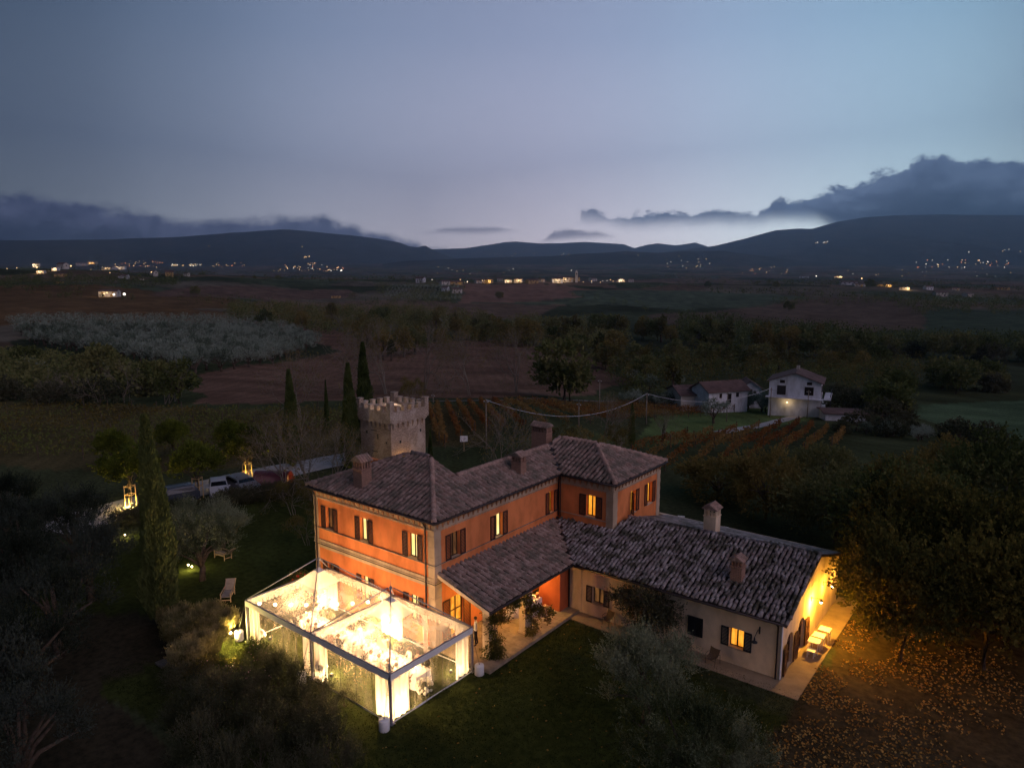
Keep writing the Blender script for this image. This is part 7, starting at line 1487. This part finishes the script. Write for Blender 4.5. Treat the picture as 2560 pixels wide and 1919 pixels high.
# its gable faces the camera: use a house turned so that the ridge runs away from the view
bpy.data.objects.remove(fh.children[0]) if False else None
for c_ in list(fh.children_recursive): bpy.data.objects.remove(c_)
bpy.data.objects.remove(fh)
fh = house((fp[0], fp[1], fp[2] - .3), YAW + R(90) - R(26), 8.6, 9.4, 5.6, 1.7, 'white two-storey farmhouse with brown shutters beyond the vines', chim=True,
    wins=[('l', -2.6, 3.2, 1.5, 1.5, 'dark pane'), ('l', 2.4, 3.0, 1.5, 1.7, 'dark pane'), ('l', -2.6, 5.2, .8, .45, 'dark pane'), ('l', 2.3, 5.3, .8, .5, 'dark pane'), ('f', -2.6, 2.9, 1.1, 2.0, 'dark pane'), ('f', .3, 3.3, .6, 1.2, 'dark pane'), ('f', 2.6, 3.0, 1.2, 1.9, 'dark pane'), ('f', -1.0, .2, 1.0, 1.9, 'dark pane'), ('f', 1.6, .8, .8, 1.0, 'dark pane')])
b = MB(); b.box(-4.5, -6.5, 2.45, 4.5, -5.25, 2.62); b.box(-5.6, -5.2, 2.45, -4.3, 5.2, 2.62); b.build('balcony', 'white plaster', fh)
b = MB(); [b.tube([(x, -6.4, -1), (x, -6.4, 3.5)], .04, 6) for x in (-4.3, -1.4, 1.4, 4.3)]; b.tube([(-4.4, -6.4, 3.5), (4.4, -6.4, 3.5)], .03, 5); b.build('railing', 'iron', fh)
MB().ball((-4.75, 1.2, 1.6), .16, 8, 5).build('lamp_globe', 'house lamp', fh); lamp('house_light', (-5.3, 1.2, 1.5), 4, (1, .68, .3), .1, fh)
b = MB(); b.tube([(1.2, 0, 7.2), (1.2, 0, 9.4)], .04, 5); [b.tube([(1.2, -.6 + .1 * i, 8.5 + .3 * i), (1.2, .6 - .1 * i, 8.5 + .3 * i)], .03, 4) for i in range(3)]; b.build('aerial', 'iron', fh)
q = az_pt(1806, 146); house((q[0], q[1], q[2] + 1.9), YAW + R(20), 9.5, 6.0, 2.9, 1.5, 'low white farm building with a dark roof left of the farmhouse', 'barn', 'barn', wins=[('f', -1.9, 1.5, .5, .8, 'dark pane'), ('f', .2, .3, .9, 1.9, 'dark pane'), ('f', 2.2, 1.5, .6, .8, 'dark pane')])
q = az_pt(1742, 150); house((q[0], q[1], q[2] + 1.7), YAW + R(8), 9.0, 8.0, 2.2, 1.3, 'grey barn wall with a brown roof, leftmost farm building', 'barn', 'barn', 'far wall')
q = az_pt(1878, 156); house((q[0], q[1], q[2] + 2.2), YAW + R(82), 6.0, 4.6, 2.4, 1.5, 'tiny white gabled shed between barn and farmhouse', 'shed', 'shed', wins=[('l', -.9, 1.2, .5, .6, 'dark pane'), ('l', .0, .4, .6, 1.7, 'dark pane'), ('l', .9, 1.3, .4, .6, 'dark pane')])
q = az_pt(2120, 130); house((q[0], q[1], q[2] - .4), YAW - R(12), 6.8, 5.4, 2.0, .25, 'low flat-roofed white garage at the end of the farm lane', 'garage', 'garage', roofm='far roof')
for i, px in enumerate((2080, 2087, 2093, 2100, 2107)):
    z = az_pt(px, 138 + i); o_ = MB().ball((0, 0, 0), .09, 6, 4).build('lamp', 'town lamp white', None); o_.location = (z[0], z[1], z[2] + 1.1); tag(o_, 'small white light in the row behind the low garage', 'lamp', 'small white lights behind the garage')
# ------------------------------------------------------------------ village and hamlets: every house single
hproto = {}
def hamlet(specs, grp, lab):
    for i, (px, py, w, h, lit) in enumerate(specs):
        p = gp(px, py, 160); dist_ = math.hypot(p[0] - CAM[0], p[1] - CAM[1]); W_ = w * dist_ / F; H_ = h * dist_ / F; key = (i % 4, bool(lit))
        if key not in hproto:
            wm_ = ('white plaster', 'far wall', 'far wall ochre', 'far wall')[i % 4]; pm_ = 'far lit pane' if lit else 'dark pane'
            r = house(p, 0, 12, 9, 6, 2.2, lab, 'village_house', 'house', wm_, 'far roof', wins=[('f', -3.5, 3.6, 1.2, 1.5, pm_), ('f', 0, 3.6, 1.2, 1.5, 'dark pane'), ('f', 3.5, 3.6, 1.2, 1.5, pm_), ('f', -3, .6, 1.3, 1.8, 'dark pane'), ('f', 2.5, .2, 1.6, 2.3, pm_), ('r', 0, 3.4, 1.2, 1.5, 'dark pane')]); hproto[key] = r; r.rotation_euler = (0, 0, YAW + random.uniform(-.5, .5)); r.scale = (W_ / 12, W_ / 12, H_ / 7.5); r['group'] = grp; r['label'] = lab
        else: dup(hproto[key], p, YAW + random.uniform(-.6, .6), lab, (W_ / 12, W_ / 12, H_ / 7.5), grp)
        if lit == 2:
            o_ = MB().ball((0, 0, 0), dist_ * .0005, 8, 5).build('lamp', 'house lamp', None); o_.location = (p[0] - FH[0] * W_ * .6, p[1] - FH[1] * W_ * .6, p[2] + H_ * .45); tag(o_, 'warm lamp shining on a house front, %s' % grp, 'lamp', 'lamps on houses, ' + grp); lamp('house_light', (p[0] - FH[0] * W_ * .75, p[1] - FH[1] * W_ * .75, p[2] + H_ * .6), dist_ ** 2 * .0003, (1, .7, .35), dist_ * .001)
hamlet([(1052, 706, 20, 12, 0), (1112, 712, 22, 11, 0), (1140, 712, 30, 10, 1), (1140, 732, 26, 12, 0), (1114, 728, 16, 11, 0), (1200, 708, 24, 9, 1), (1222, 708, 18, 10, 2), (1250, 704, 14, 9, 0), (1270, 706, 18, 8, 2), (1296, 706, 20, 10, 2), (1330, 708, 26, 10, 0), (1350, 704, 22, 8, 1), (1392, 706, 26, 11, 2), (1412, 704, 34, 12, 2), (1440, 702, 16, 9, 1), (1482, 702, 16, 7, 0), (1552, 704, 14, 7, 2), (1578, 705, 12, 8, 0)], 'the middle ridge village', 'small house of the village on the middle ridge')
hamlet([(92, 668, 12, 8, 2), (158, 672, 18, 12, 0), (152, 690, 24, 6, 0), (104, 683, 14, 6, 2), (140, 676, 12, 6, 2), (205, 664, 20, 7, 1), (232, 662, 16, 7, 2), (275, 674, 26, 6, 2), (300, 673, 22, 7, 2), (385, 690, 15, 11, 0), (424, 690, 16, 11, 0), (467, 690, 11, 7, 0), (310, 696, 18, 8, 0), (352, 700, 12, 5, 0), (150, 708, 12, 4, 1), (275, 741, 36, 14, 2)], 'the left hillside', 'small pale house on the left hillside')
hamlet([(2120, 712, 34, 8, 0), (2150, 716, 20, 7, 1), (2210, 716, 30, 6, 2), (2260, 724, 20, 6, 2), (2320, 724, 16, 8, 0), (2350, 740, 24, 10, 0), (2500, 724, 26, 6, 0), (2418, 742, 20, 8, 0), (2010, 694, 20, 4, 0), (2095, 694, 16, 4, 2), (840, 744, 22, 6, 0), (2390, 726, 14, 6, 1)], 'the right-hand hilltop', 'small house around the right-hand hilltop farm')
p = gp(1441, 706, 160); di = math.hypot(p[0] - CAM[0], p[1] - CAM[1]); e = empty('bell_tower', p, 'slim dark bell tower beside the lit village church', 'bell tower', YAW); u = di / F
b = MB(); b.box(-3 * u, -3 * u, -5, 3 * u, 3 * u, 25 * u); b.add([(-3 * u, -3 * u, 25 * u), (3 * u, -3 * u, 25 * u), (3 * u, 3 * u, 25 * u), (-3 * u, 3 * u, 25 * u), (0, 0, 31 * u)], [(0, 1, 4), (1, 2, 4), (2, 3, 4), (3, 0, 4)]); b.build('shaft', 'far wall', e); MB().box(-1.6 * u, -3.1 * u, 19 * u, 1.6 * u, -3.02 * u, 23 * u).build('belfry_opening', 'dark pane', e)
# ------------------------------------------------------------------ lamps of the far towns and slopes
def far_light(px, py, d, rad, mat, lab, grp, me={}):
    if mat not in me: me[mat] = MB().ball((0, 0, 0), .62, 6, 4).mesh('lamp', mat)
    y = py; t = (px - 1280) / F; P = CAM + FH * d + RT * (t * d); z = CAM[2] - d * float(dtan(y)); o_ = link('street_lamp', me[mat], None, (float(P[0]), float(P[1]), float(z))); o_.scale = (rad * d / 5000,) * 3; return tag(o_, lab, 'street lamp', grp)
rl = random.Random(4)
def cluster(n, x0, x1, y0, y1, d, rad, mats, lab, grp):
    for i in range(n): far_light(rl.uniform(x0, x1), min(max(rl.gauss((y0 + y1) / 2, (y1 - y0) / 3), y0), y1), d * rl.uniform(.97, 1.03), rad * rl.uniform(.5, 1.35), rl.choice(mats), lab, grp)
A3 = ['town lamp', 'town lamp', 'town lamp red']; A2 = ['town lamp', 'town lamp white']
cluster(34, 1040, 1560, 699, 708, 1250, 3.2, ['town lamp', 'town lamp', 'town lamp white'], 'tiny street lamp between the houses of the ridge village', 'street lamps of the ridge village'); cluster(12, 20, 420, 664, 690, 1000, 3.6, ['town lamp'], 'tiny lamp between the houses of the left hillside', 'street lamps of the left hillside')
cluster(40, 300, 420, 652, 668, 5600, 2.4, A3, 'tiny orange lamp of the far left town', 'lamps of the far left town'); cluster(30, 440, 520, 660, 665, 5400, 3.0, A2, 'tiny white lamp in the bright line of the far town', 'lamps in the bright line of the far town')
cluster(16, 540, 620, 657, 667, 5600, 2.6, A3, 'tiny lamp between the far towns', 'lamps between the far towns'); cluster(46, 690, 870, 662, 680, 4600, 2.8, A2 + A3, 'tiny lamp of the far middle town', 'lamps of the far middle town'); cluster(14, 775, 800, 655, 662, 4800, 2.2, ['town lamp red', 'town lamp'], 'tiny orange lamp on the hill town', 'lamps on the hill town')
cluster(10, 768, 784, 640, 643, 5600, 2.6, ['town lamp'], 'lamp of the floodlit castle above the far town', 'lamps of the floodlit castle'); cluster(6, 855, 862, 673, 677, 4500, 5.5, ['town lamp white'], 'brightest white lamp of the far middle town', 'brightest lamps of the far middle town')
cluster(16, 1180, 1600, 632, 640, 4300, 1.6, A2, 'tiny lamp along the central hill crest', 'lamps along the central hill crest'); cluster(18, 1050, 1300, 664, 684, 2500, 1.5, A2, 'tiny lamp on the plain before the central hill', 'lamps on the plain before the central hill')
cluster(22, 1650, 1770, 640, 672, 3300, 2.1, A2, 'tiny white lamp on the slopes right of centre', 'lamps on the slopes right of centre'); cluster(20, 1840, 1960, 666, 684, 2900, 2.0, A3, 'tiny orange lamp of the hamlet right of centre', 'lamps of the hamlet right of centre'); cluster(7, 2022, 2058, 604, 609, 6900, 2.8, A2, 'tiny lamp in the row high on the right mountain', 'lamps in the row on the right mountain')
cluster(40, 2270, 2510, 650, 668, 3900, 2.8, A2 + ['town lamp red'], 'tiny lamp of the town under the right mountain', 'lamps of the town under the right mountain'); cluster(22, 2100, 2560, 670, 690, 2800, 1.7, A2, 'tiny lamp scattered on the dark right plain', 'lamps on the dark right plain'); cluster(6, 2400, 2560, 622, 630, 5200, 2.6, A2, 'tiny lamp on the lower slope of the right mountain', 'lamps on the lower slope of the right mountain')
for (x, y, d, r, mt, lb) in ((536, 615, 8000, 2.8, 'town lamp', 'single lamp high on the left mountain, left one'), (765, 616, 8000, 2.8, 'town lamp', 'single lamp high on the left mountain, right one'), (2, 664, 1500, 6, 'town lamp white', 'white lamp at the left edge of the skyline'), (108, 668, 1040, 9, 'town lamp', 'bright lamp among the left skyline trees'), (192, 665, 1100, 8, 'town lamp', 'orange lamp row on the left skyline'), (292, 736, 560, 12, 'town lamp white', 'white lamp right of the yellow lit house'), (318, 735, 565, 14, 'town lamp white', 'brightest white lamp right of the yellow lit house'), (2145, 696, 1150, 6, 'town lamp', 'lamp behind the right hilltop farm'), (2032, 690, 1400, 5, 'town lamp white', 'white lamp left of the right hilltop'), (1427, 676, 2300, 3, 'town lamp white', 'lamp just above the bell tower village')): far_light(x, y, d, r, mt, lb, None)
# unused prototypes go
for k_, r_ in far_kinds.items():
    if '_used' in r_ and not r_['_used']:
        for c_ in list(r_.children_recursive): bpy.data.objects.remove(c_)
        bpy.data.objects.remove(r_)
for o_ in bpy.data.objects:
    if '_used' in o_.keys(): del o_['_used']
# ------------------------------------------------------------------ air
m = Mat('evening air'); pv = m.n('ShaderNodeVolumePrincipled'); pv.inputs['Color'].default_value = (.55, .70, 1.0, 1); pv.inputs['Density'].default_value = 7.5e-5; pv.inputs['Anisotropy'].default_value = .72; m.l(pv.outputs[0], m.out.inputs[1])
hz_ = MB(); hz_.box(-14500, -14500, -420, 14500, 14500, 2600); tag(hz_.build('haze', 'evening air', None), kind='stuff')
